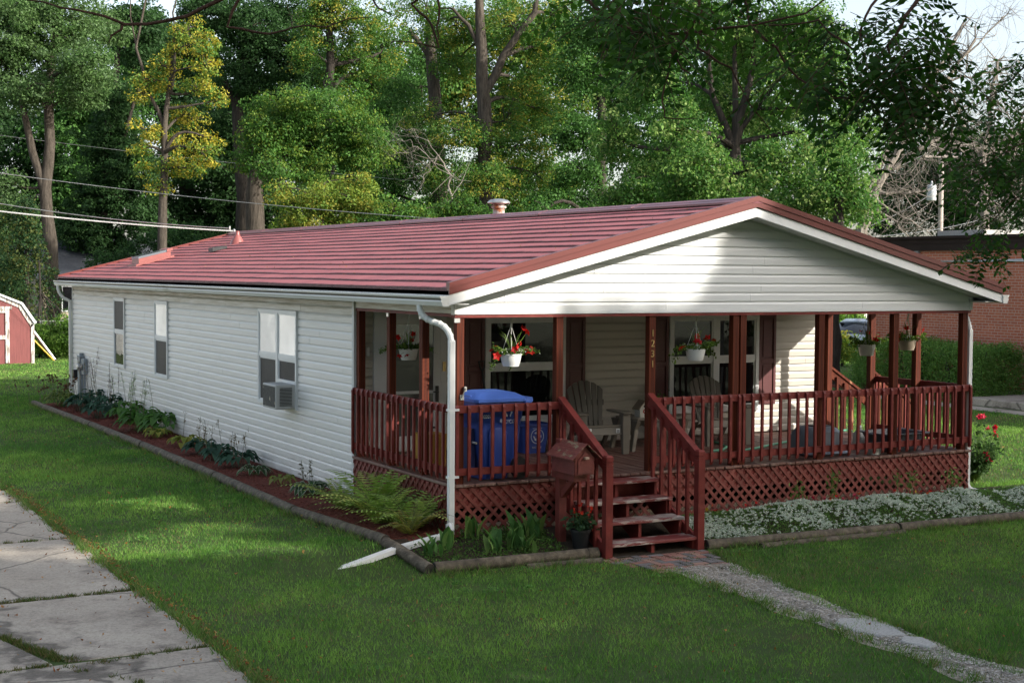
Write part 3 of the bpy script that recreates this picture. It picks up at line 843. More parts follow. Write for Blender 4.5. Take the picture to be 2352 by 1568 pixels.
grid_sheet("lawn", fr(-400, -40, 4)+fr(-30, -6, 6)+fr(-5, 10, 60)+fr(12, 60, 10)+fr(90, 400, 4), fr(-400, -40, 4)+fr(-30, -10, 5)+fr(-9, 2, 55)+fr(4, 60, 12)+fr(90, 400, 4), gz, M['turf'])
# driveway: old slabs with open joints
rng = random.Random(11)
def slab(mb, pts, z=.012, m=0):
    mb.prism([(x, y, z-.08) for x, y in pts], (0, 0, .08), m)
def edge(y): return -4.0+.025*math.sin(y*1.7)+.015*math.sin(y*4.1)
mb = MB(); XL = -7.25
ys = [(-9.5, 0), (-6.6, .10), (-4.95, .04), (-3.66, -.14), (-1.25, -.06), (1.84, -.05), (4.85, .0), (6.0, .08), (6.35, .0), (9.3, .0), (12.4, 0), (15.5, 0), (18.6, 0), (24, 0)]
for i in range(len(ys)-1):
    (ya, sa), (yb, sb) = ys[i], ys[i+1]
    g = .014+.016*rng.random()
    xm = -5.62
    ea = edge(ya); eb = edge(yb)
    la = lambda x, y0, s: y0+s*(x-ea)/(-1.6)
    if i == 2:
        slab(mb, [(XL, ya+g), (ea, ya+g), (eb, yb-g), (-5.12, yb-.02-g), (XL, yb-.16)])
    elif i == 3:
        slab(mb, [(XL, yb-2.50), (-5.27, yb-2.42), (-5.52, yb-1.30), (-6.4, yb-.25), (XL, yb-.15)])
        slab(mb, [(-5.16, ya+.03), (ea, ya+g), (eb, yb-g), (-6.25, yb-.10-g), (-5.45, yb-1.28)])
    else:
        k = 6
        pts = [(XL, la(XL, ya, sa)+g), (ea, ya+g)]
        for q in range(1, k): pts.append((edge(ya+(yb-ya)*q/k), ya+(yb-ya)*q/k))
        pts += [(eb, yb-g), (XL, la(XL, yb, sb)-g)]
        slab(mb, pts, m=1 if i == 1 else 0)
tag(mb.build("driveway", [M['concrete'], M['concrete_new']], bevel=.01), kind="structure")
# beds
TB = [(-1.14, 19.3), (-1.05, 13.2), (-1.02, 8.5), (-1.10, 2.8), (-.98, .2), (-.84, -.2)]
mb = MB()
nn = 30
vs = []
for i in range(nn+1):
    y = -.25+19.6*i/nn
    xl = np.interp(y, [-.2, .2, 2.8, 8.5, 13.2, 19.3], [-.84, -.98, -1.10, -1.02, -1.05, -1.14])
    vs += [(xl, y, gz(xl, y)+.01), (xl*.55, y, .045), (.0, y, .05)]
fs = []
for i in range(nn):
    for k in range(2): fs.append((i*3+k, i*3+k+1, (i+1)*3+k+1, (i+1)*3+k))
mb.add(vs, fs); tag(mb.build("mulch_bed", M['mulch'], smooth=True), kind="structure")
def bed_sheet(nm, xs, ys, m, lift=.02):
    return grid_sheet(nm, xs, ys, lambda x, y: gz(x, y)+lift, m)
bed_sheet("soil_bed", fr(-.80, 1.36, 10), fr(-.95, .02, 8), M['soil'], .03)
bed_sheet("soil_bed", fr(1.36, 2.78, 6), fr(-1.12, .1, 8), M['soil'], .012)
bed_sheet("soil_bed", fr(2.78, 10.5, 20), fr(-1.12, .1, 8), M['soil'], .03)
# brick pavers at the foot of the steps
paver_mats = [mat("paver_red", (.27, .125, .095), .85, .3, 9, bump=.3), mat("paver_grey", (.155, .14, .135), .85, .3, 9, bump=.3), mat("paver_tan", (.30, .18, .135), .85, .3, 9, bump=.3)]
mb = MB(); rng = random.Random(4)
ang = R(-22); ca, sa = math.cos(ang), math.sin(ang)
a_, b_ = .205, .10
for i in range(-14, 16):
    for j in range(-14, 16):
        # basket of pairs
        cx, cy = 2.05+i*a_, -1.5+j*a_
        hor = (i+j) % 2 == 0
        for k in (0, 1):
            ox, oy = (0, (k-.5)*b_*1.02) if hor else ((k-.5)*b_*1.02, 0)
            lx, ly = (a_/2-.005, b_/2-.005) if hor else (b_/2-.005, a_/2-.005)
            px, py = cx+ox, cy+oy
            # footprint of the paved patch
            if not (-1.98+.16*(px-1.79) < py < -1.02 and 1.40+(-(py+1.34))*.35 < px < 2.80-(-1.1-py)*.25): continue
            z = gz(px, py)+.012+rng.uniform(-.006, .006)
            mb.prism([(px-lx, py-ly, z-.03), (px+lx, py-ly, z-.03), (px+lx, py+ly, z-.03), (px-lx, py+ly, z-.03)], (0, 0, .03), rng.choice((0, 0, 1, 1, 2)))
tag(mb.build("paver_walk", paver_mats, bevel=.004), kind="structure")
# gravel path
GL = [(1.74, -1.95), (1.72, -3.0), (1.58, -4.46), (1.54, -5.3), (1.47, -6.2), (1.38, -6.9), (1.2, -9.5)]
GR = [(2.54, -1.85), (2.24, -3.5), (2.10, -4.46), (2.05, -5.16), (1.86, -6.0), (1.95, -6.9), (2.0, -9.5)]
def gl(y): return float(np.interp(-y, [-p[1] for p in GL], [p[0] for p in GL]))
def gr(y): return float(np.interp(-y, [-p[1] for p in GR], [p[0] for p in GR]))
mb = MB(); n = 40; vs = []
for i in range(n+1):
    y = -1.86-7.6*i/n
    l, r = gl(y)-.08+.05*math.sin(y*5), gr(y)+.08+.05*math.sin(y*6.3)
    vs += [(l, y, -.2+.004), ((l+r)/2, y, -.2+.012), (r, y, -.2+.004)]
fs = [(i*3+k+3, i*3+k+4, i*3+k+1, i*3+k) for i in range(n) for k in range(2)]
mb.add(vs, fs); tag(mb.build("gravel_path", M['gravel'], smooth=True), kind="structure")
mb = MB()
mb.prism([(1.62, -5.05, -.225), (1.70, -5.32, -.225), (1.95, -5.40, -.225), (2.06, -5.1, -.225), (2.04, -4.72, -.225), (1.84, -4.60, -.225), (1.68, -4.72, -.225)], (0, 0, .05))
mb.prism([(1.72, -5.55, -.225), (1.80, -5.85, -.225), (1.93, -5.8, -.225), (2.0, -5.55, -.225), (1.88, -5.42, -.225)], (0, 0, .055))
tag(mb.build("path_slab", M['concrete_new'], bevel=.012), "two broken pale concrete pieces set in the gravel path", None, None, "structure")
def quads(nm, cen, ax, ay, tint, m, kind=None, parent=None, org=None, bend=None):
    """leaf-like rhombs: centre, half-length vector ax, half-width vector ay, per-leaf tint"""
    n = len(cen)
    V = np.empty((n, 4, 3), np.float32)
    V[:, 0] = cen-ax; V[:, 1] = cen+ay-ax*.1; V[:, 2] = cen+ax; V[:, 3] = cen-ay-ax*.1
    if bend is not None:
        V[:, 0] += bend; V[:, 2] += bend
    if org is not None: V -= np.asarray(org, np.float32)
    me = bpy.data.meshes.new(nm)
    me.vertices.add(n*4); me.vertices.foreach_set("co", V.reshape(-1))
    me.loops.add(n*4); me.loops.foreach_set("vertex_index", np.arange(n*4, dtype=np.int32))
    me.polygons.add(n); me.polygons.foreach_set("loop_start", np.arange(0, n*4, 4, dtype=np.int32))
    try: me.polygons.foreach_set("loop_total", np.full(n, 4, np.int32))
    except Exception: pass
    at_ = me.attributes.new("tint", 'FLOAT_COLOR', 'POINT')
    T = np.ones((n, 4, 4), np.float32); T[:, :, :3] = tint[:, None, :]
    at_.data.foreach_set("color", T.reshape(-1))
    me.materials.append(m); me.update(); me.validate()
    o = bpy.data.objects.new(nm, me); COL.objects.link(o)
    if parent is not None: o.parent = parent
    if kind: o["kind"] = kind
    return o
def tris(nm, P, tint, m, kind=None, parent=None):
    n = len(P)
    me = bpy.data.meshes.new(nm)
    me.vertices.add(n*3); me.vertices.foreach_set("co", P.astype(np.float32).reshape(-1))
    me.loops.add(n*3); me.loops.foreach_set("vertex_index", np.arange(n*3, dtype=np.int32))
    me.polygons.add(n); me.polygons.foreach_set("loop_start", np.arange(0, n*3, 3, dtype=np.int32))
    try: me.polygons.foreach_set("loop_total", np.full(n, 3, np.int32))
    except Exception: pass
    at_ = me.attributes.new("tint", 'FLOAT_COLOR', 'POINT')
    T = np.ones((n, 3, 4), np.float32); T[:, :, :3] = tint[:, None, :]
    at_.data.foreach_set("color", T.reshape(-1))
    me.materials.append(m); me.update()
    o = bpy.data.objects.new(nm, me); COL.objects.link(o)
    if parent is not None: o.parent = parent
    if kind: o["kind"] = kind
    return o
M['leaf'] = leafmat("foliage_leaf")
M['grass'] = leafmat("grass_blade", .3, .6, .25)
M['petal'] = leafmat("petal", .35, .6, .2)
RS = np.random.RandomState(7)
def nz(x, y, s, seed=0):
    """cheap smooth noise in about -1..1"""
    r = np.random.RandomState(seed); out = 0
    for k in range(6):
        a = r.uniform(0, 6.28); f = s*r.uniform(.6, 1.7); out = out+np.sin((x*np.cos(a)+y*np.sin(a))*f+r.uniform(0, 6.28))
    return out/3.2
def gzv(x, y):
    t = np.clip(-y/1.2, 0, 1); t = t*t*(3-2*t); q = np.clip((x+4)/3, 0, 1); q = q*q*(3-2*q)
    return -.2*t*q
def on_lawn(x, y):
    ok = np.ones(len(x), bool)
    ok &= ~((x > -.1) & (x < HW+.1) & (y > 0) & (y < HL+.1))
    ok &= ~((x < -4.0+.06*nz(x*0, y, 3, 3)) & (x > -7.3))
    xb = np.interp(y, [-.2, .2, 2.8, 8.5, 13.2, 19.3], [-.84, -.98, -1.10, -1.02, -1.05, -1.14])
    ok &= ~((y > -.25) & (y < 19.35) & (x > xb-.08) & (x < .1))
    ok &= ~((x > -.86) & (x < 1.40) & (y > -1.06) & (y < .1))
    ok &= ~((x > 1.38) & (x < 2.78) & (y > -1.15) & (y < .1))
    ok &= ~((x > 2.75) & (x < 10.6) & (y > -1.20) & (y < -.0))
    ok &= ~((x > 1.52) & (x < 2.72) & (y > -1.95+.1*nz(x, y, 9, 4)) & (y < -1.1))
    gl_ = np.interp(-y, [-p[1] for p in GL], [p[0] for p in GL]); gr_ = np.interp(-y, [-p[1] for p in GR], [p[0] for p in GR])
    inn = (y < -1.85) & (x > gl_+.13+.11*nz(x, y, 6, 5)) & (x < gr_-.10+.11*nz(x, y, 6, 6))
    ok &= ~(inn & (nz(x, y, 5, 8) < 1.0))
    ok &= ~((x > 17.85) & (x < 18.75) & (y < 40)); ok &= ~((x > 18.7) & (x < 21.5) & (y < 10.9)); ok &= ~((x > 19.0) & (y < 17.2) & (x < 40))
    ok &= ~((x > -3.0) & (x < 1.75) & (y > 34.6) & (y < 38))
    return ok
def in_view(x, y, z, mg=220):
    d = np.stack([x-CAM.x, y-CAM.y, z-CAM.z], 1)
    zz = d@np.array(fwd); u = 1176+FPX*(d@np.array(r_))/zz; v = 784-FPX*(d@np.array(u_))/zz
    return (zz > 2) & (u > -mg) & (u < 2352+mg) & (v < 1568+max(mg, 500)), zz
def make_grass():
    P = []; T = []
    zones = [(-6, 13, -11, 0.5, 2500), (-5, 0.2, .3, 10, 2200), (-5, 1, 10, 22, 1100), (7.9, 20, .0, 14, 900), (13, 22, -9, 0, 900), (10, 34, 10, 34, 250), (-6, 9, 20.5, 40, 420), (-8, 24, 38, 62, 45), (20, 60, 25, 60, 45)]
    for (x0, x1, y0, y1, den) in zones:
        n = int((x1-x0)*(y1-y0)*den)
        x = RS.uniform(x0, x1, n); y = RS.uniform(y0, y1, n)
        keep = on_lawn(x, y)
        v, zz = in_view(x, y, x*0, 260 if den < 800 else 950)
        keep &= v
        keep &= RS.uniform(0, 1, n) < np.clip(.78+.3*nz(x, y, 2.2, 31)+.25*nz(x, y, 7, 32), .25, 1)
        x, y, zz = x[keep], y[keep], zz[keep]; n = len(x)
        z = gzv(x, y)
        h = RS.uniform(.024, .054, n)*(1+.30*nz(x, y, 1.1, 33)+.25*nz(x, y, 6, 34)); w = np.maximum(.0035, zz*.00024)*RS.uniform(.7, 1.3, n)
        a = RS.uniform(0, 6.28, n); ln = RS.uniform(.2, .9, n)*h; b = RS.uniform(0, 6.28, n)
        p0 = np.stack([x-np.cos(a)*w, y-np.sin(a)*w, z-.004], 1); p1 = np.stack([x+np.cos(a)*w, y+np.sin(a)*w, z-.004], 1)
        p2 = np.stack([x+np.cos(b)*ln, y+np.sin(b)*ln, z+h], 1)
        P.append(np.stack([p0, p1, p2], 1))
        mix = np.clip(.40+.34*nz(x, y, .9, 41)+.30*nz(x, y, 3.1, 42)+.22*nz(x, y, 11, 44)+RS.normal(0, .25, n), 0, 1)[:, None]
        c = np.array([.074, .185, .032])*(1-mix)+np.array([.215, .375, .072])*mix
        dry = (RS.uniform(0, 1, n) < np.clip(.05+.16*nz(x, y, 1.7, 43), .02, .4))
        c[dry] = np.array([.22, .19, .085])
        T.append(c*RS.uniform(.6, 1.4, n)[:, None])
    P = np.concatenate(P); T = np.concatenate(T)
    o = tris("grass", P, T, M['grass'], "stuff")
    tag(o, "mown green lawn grass around the house", "grass")
    return len(P)
NG = make_grass()
# tufts in the driveway joints and along edges
def tufts(nm, pts, n_each, h0, h1, spread, cols, label, cat):
    P = []; T = []
    for (x, y) in pts:
        n = n_each
        xx = x+RS.normal(0, spread, n); yy = y+RS.normal(0, spread, n); z = gzv(xx, yy)
        h = RS.uniform(h0, h1, n); a = RS.uniform(0, 6.28, n); b = RS.uniform(0, 6.28, n); w = .005
        P.append(np.stack([np.stack([xx-np.cos(a)*w, yy-np.sin(a)*w, z], 1), np.stack([xx+np.cos(a)*w, yy+np.sin(a)*w, z], 1), np.stack([xx+np.cos(b)*h*.7, yy+np.sin(b)*h*.7, z+h], 1)], 1))
        T.append(np.array(cols)[RS.randint(0, len(cols), n)]*RS.uniform(.7, 1.2, n)[:, None])
    return tag(tris(nm, np.concatenate(P), np.concatenate(T), M['grass'], "stuff"), label, cat)
pts = []
for (x0, y0, x1, y1, d) in [(-5.7, -1.30, -4, -1.25, 32), (-5.05, -3.80, -4, -3.66, 18), (-6.0, -2.15, -5.48, -2.62, 26), (-5.48, -2.6, -5.2, -3.5, 60), (-5.2, -3.5, -5.12, -3.62, 60), (-5.7, -3.78, -5.3, -3.68, 24), (-5.2, 1.80, -4, 1.84, 14), (-4.6, 4.86, -4, 4.85, 16), (-5.3, -3.6, -4.7, -4.7, 10), (-4.6, 6.0, -4, 6.02, 18)]:
    L = math.hypot(x1-x0, y1-y0)
    for k in range(int(L*d)):
        t = RS.uniform(0, 1); pts.append((x0+(x1-x0)*t+RS.normal(0, .02), y0+(y1-y0)*t+RS.normal(0, .02)))
tufts("joint_grass", pts, 26, .015, .05, .022, [(.05, .09, .015), (.08, .12, .02), (.15, .12, .05)], "grass tufts growing in the driveway joints", "grass")
pts = [(RS.uniform(1.45, 2.7), RS.uniform(-1.95, -1.15)) for k in range(38)]+[(gl(y)+RS.uniform(0, .5)*(gr(y)-gl(y)), y) for y in RS.uniform(-7.5, -2, 60)]
tufts("path_weeds", pts, 22, .01, .035, .04, [(.05, .10, .015), (.07, .12, .02), (.09, .09, .03)], "small weeds growing between pavers and gravel", "weeds")
# gravel stones
def stones():
    n = 9000
    y = -1.9-5.6*RS.uniform(0, 1, n)
    l = np.interp(-y, [-p[1] for p in GL], [p[0] for p in GL]); r = np.interp(-y, [-p[1] for p in GR], [p[0] for p in GR])
    x = l+(r-l)*RS.uniform(-.08, 1.08, n)
    s = RS.uniform(.006, .016, n)
    c = np.stack([x, y, -.2+.012+s*.4], 1)
    a = RS.uniform(0, 6.28, n); tl = RS.normal(0, .5, (n, 3))
    ax = np.stack([np.cos(a), np.sin(a), 0*a], 1)*s[:, None]+tl*.004; ay = np.stack([-np.sin(a), np.cos(a), 0*a], 1)*s[:, None]*.8+tl[:, ::-1]*.003
    g = RS.uniform(.14, .62, n)[:, None]*np.array([1, .93, .82])
    o = quads("gravel", c, ax, ay, g, M['stone'], "stuff"); tag(o, "loose grey gravel stones on the front path", "gravel")
ms, nt_, b_n = _new("gravel_stone"); at0 = nt_.nodes.new("ShaderNodeAttribute"); at0.attribute_name = "tint"; nt_.links.new(at0.outputs["Color"], b_n.inputs["Base Color"]); b_n.inputs["Roughness"].default_value = .9
M['stone'] = ms
stones()
# mulch chips
def chips():
    n = 11000
    y = RS.uniform(-.2, 19.2, n)**1.0; xl = np.interp(y, [-.2, .2, 2.8, 8.5, 13.2, 19.3], [-.84, -.98, -1.10, -1.02, -1.05, -1.14]); x = xl*RS.uniform(.02, 1, n)
    a = RS.uniform(0, 6.28, n); s = RS.uniform(.012, .03, n)
    ax = np.stack([np.cos(a)*s, np.sin(a)*s, RS.normal(0, .006, n)], 1); ay = np.stack([-np.sin(a), np.cos(a), RS.normal(0, .4, n)], 1)*.005
    c = np.stack([x, y, .055+0*x-np.clip((x-xl), 0, .5)*0-.045*np.clip(1-(x-xl)/.5, 0, 1)], 1)
    t = RS.uniform(.5, 1.5, n)[:, None]*np.array([.16, .042, .025])
    tag(quads("mulch_chips", c, ax, ay, t, M['stone'], "stuff"), "reddish bark chips covering the bed beside the wall", "mulch")
chips()
# fallen leaves
def fallen():
    n = 2100
    x = RS.uniform(-5, 13, n); y = RS.uniform(-9, 12, n)
    k = on_lawn(x, y); x, y = x[k], y[k]
    e = 900; ye = RS.uniform(-6, 6, e); xe = -4.0+.03*np.sin(ye*1.7)+np.abs(RS.normal(0, .07, e))*np.where(RS.uniform(0, 1, e) < .75, 1, -1.6)
    f = 130; yf = RS.uniform(-6, 3, f); xf = RS.uniform(-6, -4.1, f)
    q = 70; yq = RS.uniform(0, 20, q); xq = RS.uniform(0, 4, q)
    x = np.concatenate([x, xe, xf, xq]); y = np.concatenate([y, ye, yf, yq]); n = len(x)
    z = gzv(x, y)+np.where(x < -4.0, .018, .058)+RS.uniform(0, .012, n)
    z[-q:] = ZR-SL*np.abs(xq-HC)+.045
    a = RS.uniform(0, 6.28, n); s = RS.uniform(.009, .018, n)*np.where(RS.uniform(0, 1, n) < .05, 1.7, 1)
    ax = np.stack([np.cos(a)*s, np.sin(a)*s, RS.normal(0, .008, n)], 1); ay = np.stack([-np.sin(a)*s*.5, np.cos(a)*s*.5, RS.normal(0, .006, n)], 1)
    cols = np.array([(.30, .15, .05), (.40, .22, .08), (.16, .07, .03), (.36, .25, .11), (.13, .06, .03), (.28, .10, .03)])
    t = cols[RS.randint(0, 6, n)]*RS.uniform(.7, 1.2, n)[:, None]
    tag(quads("fallen_leaves", np.stack([x, y, z], 1), ax, ay, t, M['leaf'], "stuff", bend=np.stack([0*x, 0*x, s*.5], 1)), "small brown fallen leaves scattered on lawn and driveway", "leaves")
fallen()
# landscape timbers, each a log of its own
def timber_mat():
    m, nt, b = _new("weathered_timber")
    f = _noise(nt, _coords(nt, (9, 9, 9)), 1.2, 5, .6)
    g = _noise(nt, _coords(nt, (1.2, 1.2, 40), rot=(0, 0, 0)), 1.0, 4)
    c = _ramp(nt, f, [(.3, (.040, .031, .020)), (.55, (.115, .092, .062)), (.75, (.21, .175, .125))])
    nt.links.new(c, b.inputs["Base Color"]); b.inputs["Roughness"].default_value = .85
    _bump(nt, b, _noise(nt, _coords(nt, (14, 14, 14)), 3, 5), .6, .02)
    return m
M['timber'] = timber_mat()
def timber(p, q, r, label, dz=0.0):
    p = Vector(p); q = Vector(q); L = (q-p).length
    o = thing("landscape_timber", label, "timber", (p.x, p.y, gz(p.x, p.y)+dz), "timbers edging the flower beds")
    n = max(3, int(L/.25)); pts = []; rad = []
    sd = Vector((-(q-p).y, (q-p).x, 0)).normalized()
    for i in range(n+1):
        t = i/n; c = p.lerp(q, t)
        w = noise.noise(Vector((c.x*1.7+p.x*3, c.y*1.7, p.y)))*.014
        pts.append(Vector((c.x, c.y, gz(c.x, c.y)+r*.72+dz))+sd*w); rad.append(r*(1+.05*noise.noise(Vector((c.x*4, c.y*4, 2)))))
    mb = MB(); mb.tube(pts, rad, 12); mb.build("log", M['timber'], o, smooth=True)
    e = MB(); d = (pts[0]-pts[1]).normalized(); e.tube([pts[0], pts[0]+d*.004], r*.93, 12); d = (pts[-1]-pts[-2]).normalized(); e.tube([pts[-1], pts[-1]+d*.004], r*.93, 12)
    e.build("cut_end", mat("cut_timber_end", (.045, .038, .030), .9, .4, 20) if "cut_timber_end" not in bpy.data.materials else bpy.data.materials["cut_timber_end"], o)
    return o
tl = [((-1.16, 19.3, 0), (-1.06, 14.0, 0), "mossy timber at the far end of the side bed below the meter box"),
      ((-1.055, 13.95, 0), (-1.02, 10.2, 0), "weathered timber edging the side bed in front of the flowering hostas"),
      ((-1.02, 10.15, 0), (-1.04, 5.9, 0), "weathered timber edging the side bed below the air conditioner"),
      ((-1.04, 5.85, 0), (-1.10, 2.35, 0), "weathered timber edging the side bed beside the small striped hostas"),
      ((-1.11, 2.30, 0), (-.90, -.08, 0), "rounded timber edging the mulch beside the ferns"),
      ((-.93, -.16, 0), (-.77, -.98, 0), "short dark timber laid across the corner above the downspout outlet"),
      ((-.70, -.96, 0), (1.22, -.98, 0), "long grey timber edging the front bed below the lattice")]
for p, q, lb in tl: timber(p, q, .068, lb)
timber((1.235, -.98, 0), (1.36, -.99, 0), .07, "stubby dark log end beside the left newel post")
timber((.35, -1.13, 0), (1.30, -1.18, 0), .05, "thin pale lower timber half sunk in grass before the front bed", -.03)
timber((2.83, -1.08, 0), (5.74, -1.17, 0), .068, "pale timber edging the white flowers right of the steps")
timber((3.5, -1.26, 0), (5.75, -1.29, 0), .05, "lower sunken timber in front of the white flower bed", -.03)
timber((5.78, -1.17, 0), (9.2, -1.20, 0), .068, "grey timber edging the white flowers at the right frame edge")

# taller grass left by the mower along the timbers, walls and path
pts = []
for (x0, y0, x1, y1, d) in [(-1.26, 19.3, -1.17, 13, 9), (-1.15, 13, -1.13, 8.5, 9), (-1.13, 8.5, -1.22, 2.8, 10), (-1.22, 2.8, -1.02, 0, 12), (-.88, -1.08, 1.2, -1.26, 14), (2.75, -1.22, 9.5, -1.36, 13), (1.38, -1.9, 1.66, -3.0, 12), (1.60, -3, 1.40, -6.8, 10), (2.6, -1.9, 2.3, -3.5, 14), (2.3, -3.5, 2.05, -6.5, 10), (2.7, -1.3, 2.95, -1.6, 22), (-3.99, 9, -3.97, 2, 16), (-4.0, 2, -3.99, -6.5, 22)]:
    L = math.hypot(x1-x0, y1-y0)
    for k in range(int(L*d)):
        t = RS.uniform(0, 1); pts.append((x0+(x1-x0)*t+RS.normal(0, .03), y0+(y1-y0)*t+RS.normal(0, .03)))
tufts("edge_grass", pts, 16, .05, .12, .035, [(.07, .16, .03), (.11, .21, .04), (.15, .24, .05), (.20, .19, .08)], "longer untrimmed grass along the timbers and the path", "grass")
# clover and broad weeds in the lawn
def clover():
    C = []; n = 170
    xs = RS.uniform(-3.8, 11, n); ys = RS.uniform(-8.5, 4, n); k = on_lawn(xs, ys) & (nz(xs, ys, 1.6, 61) > -.2); xs, ys = xs[k], ys[k]
    for x, y in zip(xs, ys):
        m = RS.randint(14, 60); r = RS.uniform(.05, .22)
        a = RS.uniform(0, 6.28, m); q = r*np.sqrt(RS.uniform(0, 1, m)); C.append(np.stack([x+q*np.cos(a), y+q*np.sin(a)*.8, np.zeros(m)], 1))
    C = np.concatenate(C); C[:, 2] = gzv(C[:, 0], C[:, 1])+RS.uniform(.035, .07, len(C)); N = len(C)
    a = RS.uniform(0, 6.28, N); s = RS.uniform(.008, .018, N)
    ax = np.stack([np.cos(a)*s, np.sin(a)*s, RS.normal(0, .005, N)], 1); ay = np.stack([-np.sin(a)*s*.8, np.cos(a)*s*.8, RS.normal(0, .005, N)], 1)
    t = np.array([(.11, .24, .05), (.15, .28, .06), (.08, .19, .045)])[RS.randint(0, 3, N)]*RS.uniform(.7, 1.2, N)[:, None]
    tag(quads("clover", C, ax, ay, t, M['leaf'], "stuff"), "patches of small round clover leaves in the lawn", "clover")
clover()
# ================================================================ THINGS ON THE PORCH AND AT THE STEPS
# wooden mailbox shaped like a little house, on its own post
mbx = thing("mailbox", "little red wooden house shaped mailbox on a braced post left of the steps", "mailbox", (1.16, -.5, -.12))
mb = MB(); mb.box((1.105, -.545, -.2), (1.205, -.445, 1.10)); mb.prism([(1.105, -.545, 1.10), (1.205, -.545, 1.10), (1.205, -.445, 1.10), (1.105, -.445, 1.10)], (0, 0, .05)); mb.build("post", M['mailbox'], mbx, bevel=.006)
mb = MB(); mb.box((1.07, -.94, .70), (1.24, -.42, .79)); mb.bar((1.155, -.545, .50), (1.155, -.84, .74), .06, .07); mb.build("brace", M['mailbox'], mbx)
mb = MB(); X0, X1, YA, YB, Z0 = 1.03, 1.28, -1.03, -.50, .79
mb.prism([(X0, YA, Z0), (X1, YA, Z0), (X1, YA, .985), ((X0+X1)/2, YA, 1.12), (X0, YA, .985)], (0, YB-YA, 0))
for k in range(4):
    z = Z0+.002+k*.05
    mb.prism([(X0-.012, YA+.01, z), (X0-.001, YA+.01, z), (X0-.001, YA+.01, z+.048), (X0-.005, YA+.01, z+.048)], (0, YB-YA-.02, 0)); mb.prism([(X1+.012, YA+.01, z), (X1+.001, YA+.01, z), (X1+.001, YA+.01, z+.048), (X1+.005, YA+.01, z+.048)], (0, YB-YA-.02, 0))
mb.build("box", M['mailbox'], mbx)
mb = MB(); mb.prism([(X0+.03, YA-.014, Z0+.015), (X1-.03, YA-.014, Z0+.015), (X1-.03, YA-.014, .955), ((X0+X1)/2, YA-.014, 1.06), (X0+.03, YA-.014, .955)], (0, .013, 0)); dr = mb.build("door", M['mailbox'], mbx)
mb = MB(); mb.bar(((X0+X1)/2, YA-.06, .985), ((X0+X1)/2, YA-.014, .985), .05, .022); mb.build("knob", mat("bare_wood_knob", (.42, .30, .22), .7, .2, 10), dr)
mb = MB(); xm = (X0+X1)/2
for s in (-1, 1):
    for k in range(3):
        d0 = .062*k; d1 = d0+.072
        mb.prism([(xm+s*d0, YA-.055, 1.135-d0*.88+.006), (xm+s*d1, YA-.055, 1.135-d1*.88+.002), (xm+s*d1, YA-.055, 1.135-d1*.88+.017), (xm+s*d0, YA-.055, 1.135-d0*.88+.014)], (0, YB-YA+.08, 0))
mb.build("roof", M['mailbox_roof'], mbx)

# big blue recycling cart
blue = mat("blue_cart_plastic", (.022, .055, .26), .42, .10, 3); blue_lid = mat("blue_lid_plastic", (.075, .16, .52), .4, .10, 4)
ink = mat("white_print", (.55, .58, .62), .6, .1, 9)
cart = thing("recycling_cart", "tall blue wheeled recycling cart with lighter lid behind the front railing", "recycling cart", (.66, .42, ZD))
mb = MB(); z0 = ZD+.012
def rr(x0, x1, y0, y1, z, r=.05):
    return [(x0+r, y0, z), (x1-r, y0, z), (x1, y0+r, z), (x1, y1-r, z), (x1-r, y1, z), (x0+r, y1, z), (x0, y1-r, z), (x0, y0+r, z)]
mb.loft([rr(.36, .78, .16, .66, z0), rr(.345, .86, .15, .67, z0+.22), rr(.31, .93, .13, .69, z0+.30), rr(.28, .95, .11, .71, z0+.62), rr(.27, .955, .105, .715, z0+.70), rr(.25, .965, .09, .73, z0+.72), rr(.235, .975, .085, .735, z0+.88), rr(.235, .975, .085, .735, z0+.92)])
mb.build("body", blue, cart, smooth=True)
mb = MB(); mb.loft([rr(.45, .66, .092, .14, z0+.02, .01), rr(.42, .70, .082, .14, z0+.55, .01), rr(.45, .66, .096, .14, z0+.62, .01)]); mb.build("side_rib", blue, cart, smooth=True)
mb = MB(); mb.box((.225, .25, z0+.10), (.30, .55, z0+.60)); mb.build("front_recess", mat("dark_blue_shadow_plastic", (.010, .02, .09), .5, .1, 3), cart)  # dark block painted as the shadow inside the front recess
mb = MB(); mb.tube([(.255, .14, z0+.44), (.255, .62, z0+.44)], .014, 8); mb.build("lift_bar", M['steel'], cart)
mb = MB(); zl = z0+.925
mb.loft([rr(.19, 1.00, .055, .765, zl), rr(.185, 1.005, .05, .77, zl+.035), rr(.20, .99, .07, .75, zl+.05), rr(.26, .90, .14, .68, zl+.095, .08), rr(.36, .78, .25, .57, zl+.115, .06)])
mb.build("lid", blue_lid, cart, smooth=True)
mb = MB(); mb.box((.20, .22, zl+.036), (.34, .60, zl+.075)); mb.bar((.45, .18, zl+.098), (.75, .30, zl+.112), .03, .012); mb.build("lid_ridge", blue_lid, cart, bevel=.01)
mb = MB(); mb.loft([rr(.97, 1.06, .10, .72, z0+.86, .02), rr(.97, 1.12, .09, .73, z0+.92, .02), rr(.97, 1.11, .09, .73, z0+.965, .02)]); mb.build("handle", blue_lid, cart)
for yy in (.105, .715):
    t = MB(); t.lathe([(.05, -.03), (.125, -.03), (.135, -.015), (.135, .015), (.125, .03), (.05, .03)], (0, 0, 0), 24)
    mb = MB(); mb.add([(.90+v[0], yy+v[2], ZD+.137+v[1]) for v in t.v], t.f); w = mb.build("wheel", M['black'], cart, smooth=True)
    t = MB(); t.lathe([(.012, -.036), (.06, -.034), (.06, .034), (.012, .036)], (0, 0, 0), 16)
    mb = MB(); mb.add([(.90+v[0], yy+v[2], ZD+.137+v[1]) for v in t.v], t.f); mb.build("hub", M['dark_metal'], w)
